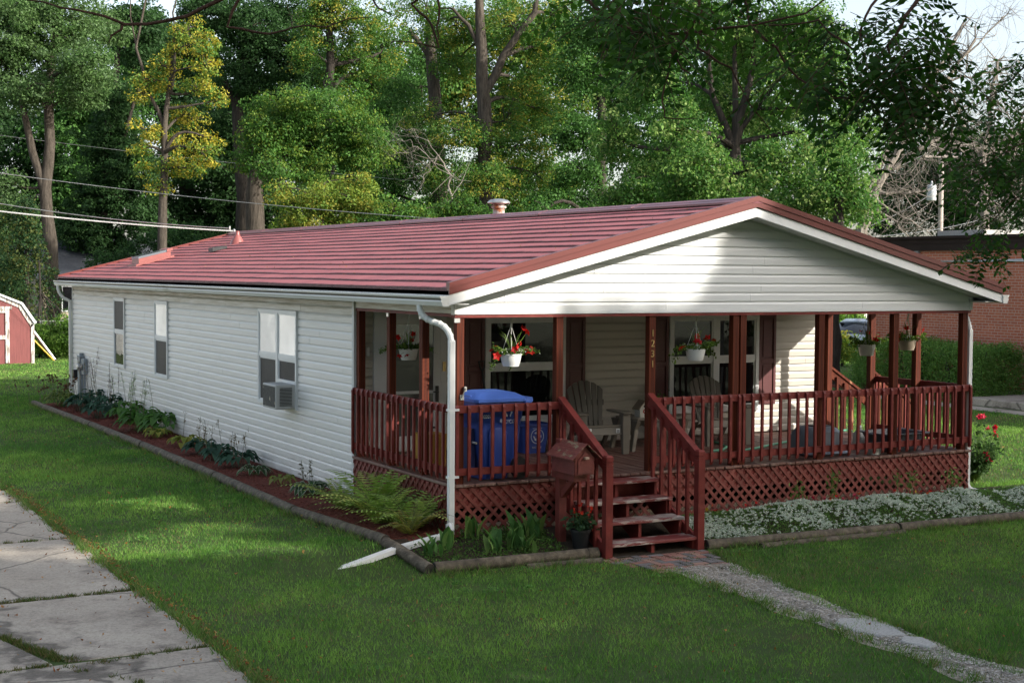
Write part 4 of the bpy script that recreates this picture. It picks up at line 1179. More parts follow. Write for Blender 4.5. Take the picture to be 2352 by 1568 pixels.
def recycle_mark(mb, cx, y, cz, s):
    """three chasing arrows"""
    for k in range(3):
        t = R(90+120*k)
        def rot(p): return (cx+s*(p[0]*math.cos(t)-p[1]*math.sin(t)), y, cz+s*(p[0]*math.sin(t)+p[1]*math.cos(t)))
        outer = [(.50, -.62), (.50, .30), (.30, .30), (.30, -.62)]
        mb.prism([rot(p) for p in [(.62, -.45), (.62, .20), (.42, .20), (.42, -.30)]], (0, .0012, 0))
        mb.prism([rot(p) for p in [(.72, .18), (.30, .18), (.50, .52)]], (0, .0012, 0))
mb = MB(); recycle_mark(mb, .715, .0795, z0+.80, .085); text_xz(mb, "RECYCLES", .062, .715, .0795, z0+.665, bend=-.55)
mb.build("printed_mark", ink, cart)
mb = MB(); text_xz(mb, "-002070", .062, .375, .0785, z0+.735); mb.build("serial_number", ink, cart)
cart.scale = (.86, 1, 1); cart.location.x += .055
# small blue bin
sb = thing("recycling_bin", "small open blue recycling bin with a round white emblem against the wall", "recycling bin", (2.35, 2.42, ZD))
mb = MB(); mb.loft([rr(2.17, 2.52, 2.22, 2.60, ZD+.002), rr(2.13, 2.56, 2.19, 2.64, ZD+.36), rr(2.12, 2.57, 2.18, 2.65, ZD+.37), rr(2.12, 2.57, 2.18, 2.65, ZD+.40)], caps=False); mb.add([p for p in rr(2.17, 2.52, 2.22, 2.60, ZD+.006)], [tuple(range(8))]); mb.build("tub", blue, sb, smooth=True)
mb = MB(); mb.loft([rr(2.105, 2.585, 2.165, 2.665, ZD+.385), rr(2.105, 2.585, 2.165, 2.665, ZD+.405), rr(2.14, 2.55, 2.20, 2.63, ZD+.407)], caps=False); mb.build("rim", blue, sb)
mb = MB(); cx, cz, y = 2.345, ZD+.235, 2.192
ring = [(cx+.098*math.cos(t*math.pi/16), y, cz+.098*math.sin(t*math.pi/16)) for t in range(33)]; mb.tube(ring, .006, 4)
recycle_mark(mb, cx, y+.002, cz, .09); text_xz(mb, "GREEN", .045, cx, y, cz+.112, bend=.20); text_xz(mb, "RECYCLE", .036, cx, y+.012, cz-.165)
mb.build("printed_emblem", ink, sb)
# something yellow beyond the cart
o = thing("yellow_toolbox", "yellow box half hidden behind the blue cart and corner post", "box", (.30, 1.3, ZD))
mb = MB(); mb.loft([rr(.14, .46, 1.15, 1.45, ZD+.05, .02), rr(.13, .47, 1.14, 1.46, ZD+.46, .02)]); mb.build("case", mat("dull_yellow_plastic", (.38, .20, .02), .5, .2, 5), o)
mb = MB(); mb.box((.14, 1.15, ZD), (.46, 1.45, ZD+.05)); mb.build("base", M['black'], o); mb = MB(); mb.tube([(.2, 1.3, ZD+.46), (.22, 1.3, ZD+.53), (.38, 1.3, ZD+.53), (.40, 1.3, ZD+.46)], .014, 6); mb.build("handle", M['black'], o)
# green bottle
o = thing("green_bottle", "bright green plastic bottle standing on the deck behind the stair rail", "bottle", (2.55, 1.15, ZD))
mb = MB(); mb.lathe([(.045, 0), (.052, .02), (.052, .26), (.035, .32), (.018, .36), (.018, .40)], (2.55, 1.15, ZD), 16); mb.build("bottle_body", mat("green_plastic", (.03, .34, .06), .3, .1, 5), o, smooth=True)
mb = MB(); mb.lathe([(.022, .395), (.022, .43), (.005, .432)], (2.55, 1.15, ZD), 12); mb.build("cap", M['white'], o)
# shovel leaning on the wall
o = thing("shovel", "dark D handled shovel leaning between the shutter and the front window", "shovel", (1.93, 2.86, ZD))
mb = MB(); mb.tube([(1.95, 2.84, ZD+.25), (1.895, 2.97, 1.70)], .016, 8); mb.tube([(1.895, 2.97, 1.70), (1.86, 2.975, 1.76), (1.84, 2.98, 1.84), (1.93, 2.98, 1.845), (1.925, 2.975, 1.76), (1.895, 2.97, 1.70)], .013, 6); mb.build("handle", M['black'], o)
mb = MB(); mb.loft([[(1.85, 2.83, ZD+.30), (2.05, 2.83, ZD+.30), (2.05, 2.845, ZD+.30), (1.85, 2.845, ZD+.30)], [(1.86, 2.80, ZD+.10), (2.04, 2.80, ZD+.10), (2.04, 2.812, ZD+.10), (1.86, 2.812, ZD+.10)], [(1.94, 2.79, ZD+.0), (1.96, 2.79, ZD+.0), (1.96, 2.80, ZD+.0), (1.94, 2.80, ZD+.0)]]); mb.build("blade", M['dark_metal'], o)
# adirondack chairs
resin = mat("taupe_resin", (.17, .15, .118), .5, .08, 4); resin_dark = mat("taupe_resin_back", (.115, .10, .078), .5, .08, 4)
def adirondack(label, loc, rot, sticker=False):
    o = thing("adirondack_chair", label, "chair", group="resin chairs on the porch", local=True)
    mb = MB()   # seat, slats sloping back
    for k in range(5):
        y = -.26+.105*k; z = .385-.035*k
        mb.prism([(-.27, y, z), (.27, y, z), (.27, y+.098, z-.032), (-.27, y+.098, z-.032)], (0, 0, .018))
    mb.prism([(-.285, -.285, .27), (.285, -.285, .27), (.285, -.255, .39), (-.285, -.255, .39)], (0, -.02, .0)); mb.box((-.285, -.295, .375), (.285, -.25, .405)); mb.build("seat", resin, o, bevel=.006)
    mb = MB(); tops = [.86, .915, .94, .94, .915, .86]
    n = 6
    def bp(u, v):   # u across -1..1, v up 0..1
        z = .30+v*(.66); y = .20+v*.20; x = u*(.20+.095*v)
        return x, y, z
    for k in range(n):
        u0 = -1+2*k/n+.035; u1 = -1+2*(k+1)/n-.035; um = (u0+u1)/2
        tp = 1-.20*um*um; tp0 = 1-.20*u0*u0; tp1 = 1-.20*u1*u1
        a, b, c, d, e = bp(u0, 0), bp(u1, 0), bp(u1, tp1), bp(um, tp+.012), bp(u0, tp0)
        mb.prism([a, b, c, d, e], (0, .022, 0))
    mb.build("backrest", resin_dark, o)
    mb = MB()
    for v in (.12, .55): 
        (xa, ya, za), (xb, yb, zb) = bp(-1, v), bp(1, v); mb.box((xa-.02, ya+.022, za-.04), (xb+.02, yb+.05, zb+.04))
    mb.build("back_brace", resin_dark, o)
    for s in (-1, 1):
        mb = MB(); x = s*.325
        mb.prism([(x-.07, -.37, .545), (x+.07, -.37, .545), (x+.075, -.30, .56), (x+.06, .25, .545), (x-.05, .25, .545), (x-.075, -.30, .56)], (0, 0, .028)); mb.build("armrest", resin, o, bevel=.008)
        mb = MB(); mb.loft([[(x-.045, -.32, 0), (x+.045, -.32, 0), (x+.045, -.27, 0), (x-.045, -.27, 0)], [(x-.06, -.335, .40), (x+.06, -.335, .40), (x+.06, -.22, .40), (x-.06, -.22, .40)], [(x-.055, -.33, .55), (x+.055, -.33, .55), (x+.055, -.20, .55), (x-.055, -.20, .55)]]); mb.build("leg", resin, o, bevel=.006)
        mb = MB(); x2 = s*.27; mb.loft([[(x2-.02, .36, 0), (x2+.02, .36, 0), (x2+.02, .41, 0), (x2-.02, .41, 0)], [(x2-.025, .10, .32), (x2+.025, .10, .32), (x2+.025, .20, .30), (x2-.025, .20, .30)]]); mb.build("leg", resin_dark, o)
    if sticker:
        mb = MB(); mb.box((.18, -.3065, .295), (.235, -.3045, .355)); st_ = mb.build("sticker", M['white'], o); mb = MB()
        for q in range(3): mb.box((.188, -.3085, .303+.015*q), (.227, -.3068, .310+.015*q))
        mb.build("printed_lines", M['black'], st_)
    o.location = (loc[0], loc[1], ZD); o.rotation_euler = (0, 0, rot); return o
adirondack("taupe resin chair facing out beside the step opening", (3.12, 1.95), R(-8), True)
adirondack("taupe resin chair half hidden behind the double post and railing", (5.30, 2.10), R(-4))
# resin side table (arched legs) with birdhouse and flower pot
tb = thing("side_table", "taupe resin side table with arched legs between the two chairs", "table", (4.12, 2.12, ZD))
mb = MB(); tx0, tx1, ty0, ty1 = 3.68, 4.56, 1.82, 2.36
mb.prism([(tx0, ty0+.05, ZD+.42), (tx0+.05, ty0, ZD+.42), (tx1-.05, ty0, ZD+.42), (tx1, ty0+.05, ZD+.42), (tx1, ty1-.05, ZD+.42), (tx1-.05, ty1, ZD+.42), (tx0+.05, ty1, ZD+.42), (tx0, ty1-.05, ZD+.42)], (0, 0, .035)); mb.build("tabletop", resin, tb, bevel=.008)
for s, x in ((-1, tx0+.03), (1, tx1-.03)):
    for y, dy in ((ty0+.03, -.03), (ty1-.03, .03)):
        mb = MB(); mb.loft([[(x+s*.06-.025, y+dy-.03, ZD), (x+s*.06+.025, y+dy-.03, ZD), (x+s*.06+.025, y+dy+.03, ZD), (x+s*.06-.025, y+dy+.03, ZD)], [(x-.03, y-.04, ZD+.3), (x+.03, y-.04, ZD+.3), (x+.03, y+.04, ZD+.3), (x-.03, y+.04, ZD+.3)], [(x-.03, y-.10, ZD+.42), (x+.03, y-.10, ZD+.42), (x+.03, y+.10, ZD+.42), (x-.03, y+.10, ZD+.42)]]); mb.build("leg", resin, tb)
mb = MB()
arch = [(tx0+.12, ZD), (tx0+.22, ZD), (tx0+.24, ZD+.16), (tx0+.36, ZD+.27), ((tx0+tx1)/2, ZD+.30), (tx1-.36, ZD+.27), (tx1-.24, ZD+.16), (tx1-.22, ZD), (tx1-.12, ZD), (tx1-.16, ZD+.25), (tx1-.26, ZD+.38), (tx0+.26, ZD+.38), (tx0+.16, ZD+.25)]
mb.prism([(x, ty1-.06, z) for x, z in arch], (0, .03, 0)); mb.build("arched_apron", resin_dark, tb)
bh = thing("birdhouse", "small white ceramic birdhouse painted with red flowers on the side table", "birdhouse", (3.90, 2.0, ZD+.455))
mb = MB(); bx, by, bz = 3.92, 2.0, ZD+.455
mb.prism([(bx-.075, by-.07, bz), (bx+.075, by-.07, bz), (bx+.075, by-.07, bz+.13), (bx, by-.07, bz+.215), (bx-.075, by-.07, bz+.13)], (0, .14, 0)); mb.build("body", mat("glazed_white", (.50, .49, .44), .3, .1, 9), bh)
mb = MB()
for s in (-1, 1):
    for k in range(3):
        d = .034*k; mb.prism([(bx+s*d, by-.09, bz+.225-d*1.1), (bx+s*(d+.04), by-.09, bz+.225-(d+.04)*1.1), (bx+s*(d+.04), by-.09, bz+.238-(d+.04)*1.1), (bx+s*d, by-.09, bz+.240-d*1.1)], (0, .18, 0))
mb.build("roof", mat("tan_tiles", (.20, .15, .10), .6, .3, 14), bh)
mb = MB()
for k in range(7):
    t = k*math.pi*2/7; c = (bx+.022*math.cos(t), bz+.085+.022*math.sin(t)); mb.prism([(c[0]+.012*math.cos(q*math.pi/3), by-.0715, c[1]+.012*math.sin(q*math.pi/3)) for q in range(6)], (0, .001, 0))
mb.build("painted_flower", mat("red_glaze", (.28, .02, .02), .3, .1, 5), bh)
mb = MB(); mb.box((bx-.004, by-.0712, bz+.01), (bx+.004, by-.0702, bz+.065)); mb.prism([(bx+.02*math.cos(q*math.pi/4), by-.0712, bz+.155+.02*math.sin(q*math.pi/4)) for q in range(8)], (0, .001, 0)); mb.build("entry_hole", M['black'], bh)
# grey domed litter box, tub, bowls, jug
grey = mat("grey_plastic", (.14, .155, .18), .35, .1, 4); lgrey = mat("pale_plastic", (.40, .42, .40), .4, .08, 4)
o = thing("pet_house", "domed grey plastic pet box on the deck behind the railing", "pet box", (5.82, .52, ZD))
def arc_ring(y, w, h, z0, n=10): return [(5.83-w, y, z0)]+[(5.83-w*math.cos(math.pi*k/n)**1 if 0 else 5.83-w*math.copysign(abs(math.cos(math.pi*k/n))**.55, math.cos(math.pi*k/n)), y, z0+.10+h*math.sin(math.pi*k/n)**.7) for k in range(n+1)]+[(5.83+w, y, z0)]
mb = MB(); mb.loft([arc_ring(.28, .27, .16, ZD+.06), arc_ring(.36, .30, .23, ZD+.06), arc_ring(.70, .30, .23, ZD+.06), arc_ring(.80, .26, .14, ZD+.06)]); mb.build("dome", grey, o, smooth=True)
mb = MB(); mb.loft([rr(5.50, 6.16, .22, .86, ZD+.0), rr(5.47, 6.19, .18, .90, ZD+.035), rr(5.52, 6.14, .24, .84, ZD+.07)]); mb.build("base", mat("grey_blue_plastic", (.21, .235, .28), .35, .1, 4), o, smooth=True)
mb = MB(); mb.box((5.72, .40, ZD+.385), (5.98, .66, ZD+.40)); mb.build("handle", M['black'], o, bevel=.01)
o = thing("grey_tub", "wide grey plastic tub on the deck near the right corner post", "tub", (7.15, .36, ZD))
mb = MB(); mb.loft([rr(6.85, 7.42, .20, .62, ZD+.003), rr(6.76, 7.50, .12, .70, ZD+.24), rr(6.71, 7.55, .08, .74, ZD+.25), rr(6.71, 7.55, .08, .74, ZD+.265), rr(6.77, 7.49, .13, .69, ZD+.262), rr(6.87, 7.40, .22, .60, ZD+.05)]); mb.build("basin", mat("slate_plastic", (.085, .098, .115), .35, .1, 4), o, smooth=True)
for xa in (6.66, 7.54):
    mb = MB(); mb.box((xa, .34, ZD+.235), (xa+.06, .48, ZD+.262)); mb.build("handle", grey, o, bevel=.008)
for (x, y, r, h, lb) in ((6.50, .13, .085, .10, "round white pet bowl on the deck edge beside the domed pet box"), (6.68, .20, .06, .085, "smaller white bowl tucked beside the round pet bowl")):
    o = thing("pet_bowl", lb, "bowl", (x, y, ZD), "bowls on the deck")
    mb = MB(); mb.lathe([(r, 0), (r*1.03, .01), (r*.95, h), (r*.88, h), (r*.8, h*.4), (.01, h*.35)], (x, y, ZD), 20); mb.build("dish", lgrey, o, smooth=True)
    mb = MB(); mb.lathe([(r*1.0, h-.004), (r*1.0, h+.006), (r*.86, h+.007)], (x, y, ZD), 20, caps=False); mb.build("rim", M['white'], o, smooth=True)
o = thing("plastic_jug", "cloudy square plastic jug standing behind the bowls", "jug", (6.98, .95, ZD))
mb = MB(); mb.loft([rr(6.90, 7.06, .87, 1.03, ZD, .03), rr(6.90, 7.06, .87, 1.03, ZD+.19, .03), rr(6.95, 7.01, .92, .98, ZD+.25, .02), rr(6.955, 7.005, .925, .975, ZD+.28, .02)]); mb.build("bottle_body", mat("cloudy_plastic", (.42, .40, .35), .35, .08, 4), o, smooth=True)
mb = MB(); mb.lathe([(.03, .275), (.03, .30), (.005, .302)], (6.98, .95, ZD), 12); mb.build("cap", M['white'], o)
# garden hose
hp = [(3.6, 1.0), (4.1, .95), (4.5, 1.02), (4.9, 1.1), (5.3, 1.28), (5.7, 1.46), (6.2, 1.72), (6.9, 2.02), (7.6, 2.42), (8.1, 2.62), (8.3, 2.66)]
pts = []
for i in range(len(hp)-1):
    for j in range(5):
        t = j/5; pts.append((hp[i][0]+(hp[i+1][0]-hp[i][0])*t, hp[i][1]+(hp[i+1][1]-hp[i][1])*t+.012*math.sin((i*5+j)*.8), ZD+.016))
pts += [(8.34, 2.67, ZD+.0), (8.42, 2.66, ZD-.22), (8.6, 2.6, .2), (8.9, 2.5, .02), (9.6, 2.5, .02)]
o = thing("garden_hose", "green garden hose trailing over the deck and down the side steps", "hose", (6, 1.6, ZD))
mb = MB(); mb.tube(pts, .016, 8); p2 = [(4.5, 1.02), (4.62, 1.3), (4.85, 1.35), (5.1, 1.6), (5.25, 1.95), (5.4, 2.45)]
pp = []
for i in range(len(p2)-1):
    for j in range(4): pp.append((p2[i][0]+(p2[i+1][0]-p2[i][0])*j/4, p2[i][1]+(p2[i+1][1]-p2[i][1])*j/4, ZD+.017))
mb.tube(pp, .016, 8); mb.build("tube", mat("green_hose", (.09, .33, .20), .4, .15, 6), o, smooth=True)
mb = MB(); mb.tube([(3.6, 1.0, ZD+.016), (3.52, 1.01, ZD+.016)], .02, 8); mb.build("coupling", M['brass'], o)
# window air conditioner
ac = thing("air_conditioner", "weathered grey window air conditioner hanging out of the right sash", "air conditioner", (-.17, 5.55, 1.1))
acm = mat("ac_casing", (.42, .42, .40), .5, .1, 4, dirt=(.25, .22, .17), dirt_scale=4, dirt_lo=.6, dirt_hi=.75)
mb = MB(); A0, A1, B0, B1, Z0_, Z1_ = -.34, -.02, 5.22, 5.80, 1.06, 1.42
mb.box((A0, B0, Z0_), (A1, B1, Z1_)); mb.build("casing", acm, ac, bevel=.012)
mb = MB()
for k in range(13): mb.box((A0+.06, B0-.006, Z0_+.05+k*.021), (A1-.07, B0-.001, Z0_+.06+k*.021))
mb.build("side_louvers", M['black'], ac)
mb = MB(); mb.box((A0-.006, B0+.03, Z0_+.03), (A0-.001, B1-.03, Z1_-.03)); mb.build("coil_grille", mat("dark_coil", (.045, .045, .04), .7, .4, 22, dirt=(.40, .36, .27), dirt_scale=7, dirt_lo=.63, dirt_hi=.67), ac)
mb = MB(); mb.box((-.045, 5.20, 1.40), (-.010, 5.99, 1.46)); mb.build("mounting_rail", M['frame'], ac)
# white downspout extension lying across the bed corner
o = thing("downspout_extension", "white ribbed downspout extension lying across the timber corner", "downspout", (-.9, -.42, 0))
mb = MB(); a = Vector((-.12, -.16, .07)); b = Vector((-.90, -.40, .0)); c = Vector((-1.72, -.64, gz(-1.72, -.64)-.04))
for p, q in ((a, b), (b, c)):
    mb.bar(p, q, .095, .055)
    for k in (-.03, 0, .03):
        sd = (q-p).normalized().cross(Vector((0, 0, 1))).normalized(); mb.bar(p+sd*k+Vector((0, 0, .031)), q+sd*k+Vector((0, 0, .031)), .012, .006)
mb.build("channel", M['downspout'], o)
mb = MB(); mb.tube([(-.08, -.06, .16), (-.09, -.10, .11), (-.14, -.17, .09)], .05, 10); mb.build("elbow", M['downspout'], o, smooth=True)
# ================================================================ PLANTS
PET = {'red': [(.42, .012, .010), (.50, .02, .015), (.34, .008, .012)], 'white': [(.62, .64, .58), (.52, .55, .48)], 'pink': [(.52, .06, .10), (.42, .03, .07)], 'mauve': [(.22, .07, .13)], 'orange': [(.55, .10, .02)]}
def leaf_cloud(nm, C, size, cols, parent, seed, m=None, up=.4, narrow=.30):
    rs = np.random.RandomState(seed); C = np.asarray(C, float); N = len(C)
    nrm = rs.normal(0, 1, (N, 3))+np.array([0, 0, up]); nrm /= np.linalg.norm(nrm, axis=1)[:, None]
    t = rs.normal(0, 1, (N, 3)); ax = t-nrm*(t*nrm).sum(1)[:, None]; ax /= np.linalg.norm(ax, axis=1)[:, None]; ay = np.cross(nrm, ax)
    s = size*rs.uniform(.6, 1.3, N)[:, None]
    P = np.array(cols); tint = P[rs.randint(0, len(P), N)]*rs.uniform(.75, 1.25, N)[:, None]
    return quads(nm, C, ax*s*.5, ay*s*narrow, tint, m or M['leaf'], None, parent, ORG[parent.name] if parent is not None else None)
def rosette_flowers(nm, pts, r, cols, parent, seed, face=None):
    """five petalled flowers as small fans"""
    rs = np.random.RandomState(seed); C = []; AX = []; AY = []; T = []
    P = np.array(cols)
    for p in pts:
        n = np.array(face if face is not None else rs.normal(0, .6, 3)) + rs.normal(0, .25, 3)+np.array([0, -.35, .2]); n = n/np.linalg.norm(n)
        a = np.cross(n, [0, 0, 1.0]); a /= np.linalg.norm(a); b = np.cross(n, a); col = P[rs.randint(0, len(P))]; rr_ = r*rs.uniform(.75, 1.15); o = rs.uniform(0, 6)
        for k in range(5):
            t = o+k*2*math.pi/5; d = a*math.cos(t)+b*math.sin(t); e = np.cross(n, d)
            C.append(np.array(p)+d*rr_*.5+n*rr_*.18); AX.append(d*rr_*.55+n*rr_*.25); AY.append(e*rr_*.42); T.append(col*rs.uniform(.8, 1.2))
    return quads(nm, np.array(C), np.array(AX), np.array(AY), np.array(T), M['petal'], None, parent, ORG[parent.name])
def hanging_basket(label, x, y, ztop, zpot, seed, spread, flowers, spikes=14, h=.15, col=None):
    rs = np.random.RandomState(seed); o = thing("hanging_basket", label, "hanging basket", (x, y, zpot), "hanging flower baskets")
    pot = MB(); pot.lathe([(.095, 0), (.10, .01), (.103, .025), (.108, .03), (.128, h-.015), (.136, h-.012), (.136, h), (.125, h), (.11, h-.04), (.01, h-.045)], (x, y, zpot), 28)
    pot.build("pot", col or M['white'], o, smooth=True)
    hg = MB(); hz = ztop-.16
    for k in range(3):
        t = 2.2+k*2.094; hg.tube([(x+.128*math.cos(t), y+.128*math.sin(t), zpot+h-.01), (x+.01*math.cos(t), y+.01*math.sin(t), hz)], .0035, 5)
    hk = [(x, y, hz-.02), (x+.005, y, hz+.05), (x+.025, y, hz+.09), (x+.02, y, hz+.125), (x-.008, y, hz+.135), (x-.028, y, hz+.11)]
    hg.tube(hk, [.013, .012, .011, .011, .010, .008], 7); hg.build("hanger", mat("hanger_plastic", (.6, .6, .57), .4, .05, 4) if "hanger_plastic" not in bpy.data.materials else bpy.data.materials["hanger_plastic"], o)
    hw = MB(); hw.tube([(x, y, ztop+.03), (x, y, hz+.13), (x+.012, y, hz+.118)], .004, 5); hw.build("hook", M['dark_metal'], o)
    # foliage mound and trailing arms
    C = []
    for k in range(420):
        a = rs.uniform(0, 6.28); r = .15*math.sqrt(rs.uniform(0, 1)); C.append((x+r*math.cos(a), y+r*math.sin(a), zpot+h+rs.uniform(-.01, .09)*(1-r/.25)))
    tips = []
    for k in range(spread):
        a = rs.uniform(0, 6.28) if k > 3 else (0.1, 3.0, 3.4, 6.0)[k]; L = rs.uniform(.12, .30); rise = rs.uniform(-.16, .16)
        for j in range(70):
            t = j/69; C.append((x+math.cos(a)*(.11+L*t)+rs.normal(0, .018), y+math.sin(a)*(.11+L*t)*.7+rs.normal(0, .018), zpot+h+.01+rise*t*t-.06*t+.05*math.sin(t*3)+rs.normal(0, .015)))
        tips.append((x+math.cos(a)*(.12+L), y+math.sin(a)*(.12+L)*.7, zpot+h+.0+rise-.04))
    leaf_cloud("foliage", C, .040, [(.09, .16, .03), (.13, .21, .04), (.06, .11, .025)], o, seed)
    sp = MB()
    for k in range(spikes):
        a = rs.uniform(0, 6.28); L = rs.uniform(.18, .40); p0 = Vector((x, y, zpot+h+.02)); d = Vector((math.cos(a)*rs.uniform(.15, .8), math.sin(a)*rs.uniform(.15, .6), 1)).normalized()
        p1 = p0+d*L*.6; p2 = p0+d*L+Vector((math.cos(a)*.08, math.sin(a)*.05, -.05)); w = Vector((-math.sin(a), math.cos(a), 0))*.005
        sp.add([p0-w, p0+w, p1+w*.8, p1-w*.8, p2], [(0, 1, 2, 3), (3, 2, 4)])
    sp.build("spike_grass", mat("spike_leaf", (.12, .20, .035), .5, .25, 8) if "spike_leaf" not in bpy.data.materials else bpy.data.materials["spike_leaf"], o)
    fp = [(x+fx, y+fy, zpot+h+fz) for fx, fy, fz in flowers]
    rosette_flowers("red_flowers", fp, .050, PET['red'], o, seed+1)
    W_ = [(x+rs.normal(0, .10), y-.08+rs.normal(0, .05), zpot+h+rs.uniform(.0, .07)) for k in range(60)]
    leaf_cloud("white_flowers", W_, .014, PET['white'], o, seed+2, M['petal'], narrow=.5)
    stm = MB()
    for p in fp: 
        q = Vector(p); c0 = Vector((x, y, zpot+h+.01)); m_ = c0.lerp(q, .55)+Vector((0, 0, -.01)); stm.tube([c0, m_, q], .0028, 4)
    stm.build("flower_stems", bpy.data.materials["spike_leaf"], o)
    return o
hanging_basket("white basket of red petunias hanging sunlit in front of the left window", .88, .25, ZB, 1.96, 1, 9, [(-.28, -.02, .06), (-.20, 0, .10), (-.22, -.05, -.02), (-.02, -.12, .06), (.02, -.10, .09), (.10, -.08, .12), (.16, 0, .30), (.23, 0, .27), (.30, 0, .07), (.19, -.05, .03), (.26, -.03, .01)])
hanging_basket("shaded white basket of red petunias hanging before the storm door", .55, 2.50, ZB, 1.92, 2, 8, [(-.26, -.1, .04), (-.18, -.12, -.08), (-.09, -.14, -.07), (.02, -.05, .22), (.04, -.08, .19), (-.16, -.02, .16), (.05, .0, .10)], spikes=10)
hanging_basket("white basket of red petunias beside the house number post", 3.58, .25, ZB, 1.97, 3, 9, [(-.22, -.05, .04), (-.27, -.05, .02), (-.02, -.06, .17), (0, -.08, .09), (.03, -.06, .07), (.17, -.03, .13), (.27, -.03, .11), (.26, -.04, .07), (-.05, -.1, .10)])
hanging_basket("white basket with spiky leaves hanging between the right end posts", 7.62, 1.55, ZB, 1.88, 4, 9, [(-.14, -.02, .19), (-.02, -.05, .17), (.22, -.02, .16), (.20, -.03, .11), (.24, -.03, .07), (.12, -.05, .06)], spikes=22, h=.17)
hanging_basket("beige basket of red petunias partly behind the second right post", 7.95, 1.05, ZB, 1.98, 5, 9, [(-.05, -.03, .17), (-.04, -.06, .02), (.20, 0, .20), (.30, 0, .15), (.31, .02, .08), (-.18, 0, .06), (-.20, -.02, .02)], col=mat("beige_pot", (.45, .37, .28), .5, .08, 4))

# hostas
def hosta(name, label, x, y, r, h, n, cols, edge=None, stalks=0, sh=.7, scol=None, seed=1, size=.17, bloom='dry'):
    rs = np.random.RandomState(seed); z = gz(x, y)+.045; o = thing(name, label, "plant", (x, y, z), "hostas along the side wall")
    V = []; F = []; T = []
    for k in range(n):
        a = rs.uniform(0, 6.28) if k > 8 else k*.698+rs.uniform(-.2, .2); rr_ = r*math.sqrt(rs.uniform(.08, 1)); L = size*rs.uniform(.75, 1.2); wd = L*rs.uniform(.30, .40)
        d = Vector((math.cos(a), math.sin(a), 0)); s = Vector((-math.sin(a), math.cos(a), 0)); p0 = Vector((x, y, z))+d*(rr_*.35); hh = h*(1-.6*(rr_/r)**2)*rs.uniform(.8, 1.1)
        base = Vector((x, y, z+.0))+d*rr_*.62+Vector((0, 0, hh)); nseg = 5; col = np.array(cols[rs.randint(len(cols))])*rs.uniform(.75, 1.25); b0 = len(V)
        for i in range(nseg+1):
            t = i/nseg; wv = wd*math.sin(math.pi*min(1, (t*.92+.08)))**.75*(1-.15*t) if i < nseg else .003
            c = base+d*(L*t)+Vector((0, 0, .05*math.sin(t*2.2)-.62*L*t*t))
            lift = .30*wv
            V += [c-s*wv+Vector((0, 0, lift)), c-s*wv*.62+Vector((0, 0, lift*.45)), c, c+s*wv*.62+Vector((0, 0, lift*.45)), c+s*wv+Vector((0, 0, lift))]
            ec = np.array(edge) if edge is not None else col*1.12
            T += [ec, col, col*.9, col, ec]
        for i in range(nseg):
            for j in range(4): F.append((b0+i*5+j, b0+i*5+j+1, b0+(i+1)*5+j+1, b0+(i+1)*5+j))
        V += [p0+s*.004, p0-s*.004, base]; T += [col]*3; F.append((len(V)-3, len(V)-2, len(V)-1))
    me = bpy.data.meshes.new("leaves"); org = ORG[o.name]; me.from_pydata([tuple(v-org) for v in V], [], F)
    at_ = me.attributes.new("tint", 'FLOAT_COLOR', 'POINT'); at_.data.foreach_set("color", np.concatenate([np.array(T), np.ones((len(T), 1))], 1).astype(np.float32).reshape(-1))
    me.materials.append(M['leaf']); me.polygons.foreach_set("use_smooth", [True]*len(me.polygons)); me.update(); lo = bpy.data.objects.new("leaves", me); COL.objects.link(lo); lo.parent = o
    for k in range(stalks):
        mb = MB(); a = rs.uniform(0, 6.28); L = sh*rs.uniform(.7, 1.1); p0 = Vector((x+rs.normal(0, r*.25), y+rs.normal(0, r*.25), z)); p2 = p0+Vector((math.cos(a)*.14*L, math.sin(a)*.2*L, L)); p1 = p0.lerp(p2, .5)+Vector((0, 0, .03))
        mb.tube([p0, p1, p2], [.005, .004, .003], 4); C = []
        for j in range(12 if bloom == 'dry' else 20):
            t = rs.uniform(.62, 1); c = p1.lerp(p2, (t-.5)*2); C.append(tuple(c+Vector(rs.normal(0, .022, 3))-Vector((0, 0, .015))))
        st_ = mb.build("flower_stalk", mat("hosta_stalk", (.15, .14, .08), .7, .3, 9) if "hosta_stalk" not in bpy.data.materials else bpy.data.materials["hosta_stalk"], o)
        leaf_cloud("blossoms", C, .045 if bloom == 'dry' else .055, scol or [(.16, .13, .09), (.22, .18, .12)], st_, seed+k, M['leaf'], narrow=.22)
    return o
BLUE = [(.045, .10, .062), (.058, .12, .075), (.036, .08, .052)]; GRN = [(.075, .17, .040), (.095, .20, .045), (.06, .135, .032)]; YEL = [(.22, .25, .05), (.28, .28, .06), (.15, .20, .04)]
WH = [(.50, .53, .42), (.42, .48, .33)]
hosta("striped_hosta", "yellow edged hosta at the far end of the side bed below the meter box", -.72, 18.3, .5, .34, 60, [(.07, .12, .03), (.10, .15, .035)], (.26, .28, .08), 0, seed=1)
hosta("hosta", "low dark hosta second from the far end of the bed", -.55, 17.0, .48, .36, 55, BLUE, None, 3, 1.0, None, 2)
hosta("blue_hosta", "blue green hosta beneath the tall dry stalks left of the first window", -.22, 17.6, .45, .40, 55, BLUE, None, 7, 1.25, [(.20, .16, .17), (.25, .2, .22)], 3)
hosta("blue_hosta", "blue green hosta below the first window close to the wall", -.25, 15.9, .5, .42, 60, BLUE, None, 6, 1.1, [(.2, .17, .17), (.24, .2, .22)], 4)
hosta("hosta", "dark hosta in front of the white flowering one at the timber", -.60, 15.3, .42, .32, 45, BLUE, None, 0, seed=5)
hosta("flowering_hosta", "green hosta raising white flower spikes below the second window", -.30, 14.1, .5, .42, 60, GRN, None, 6, .95, WH, 6, .2, 'white')
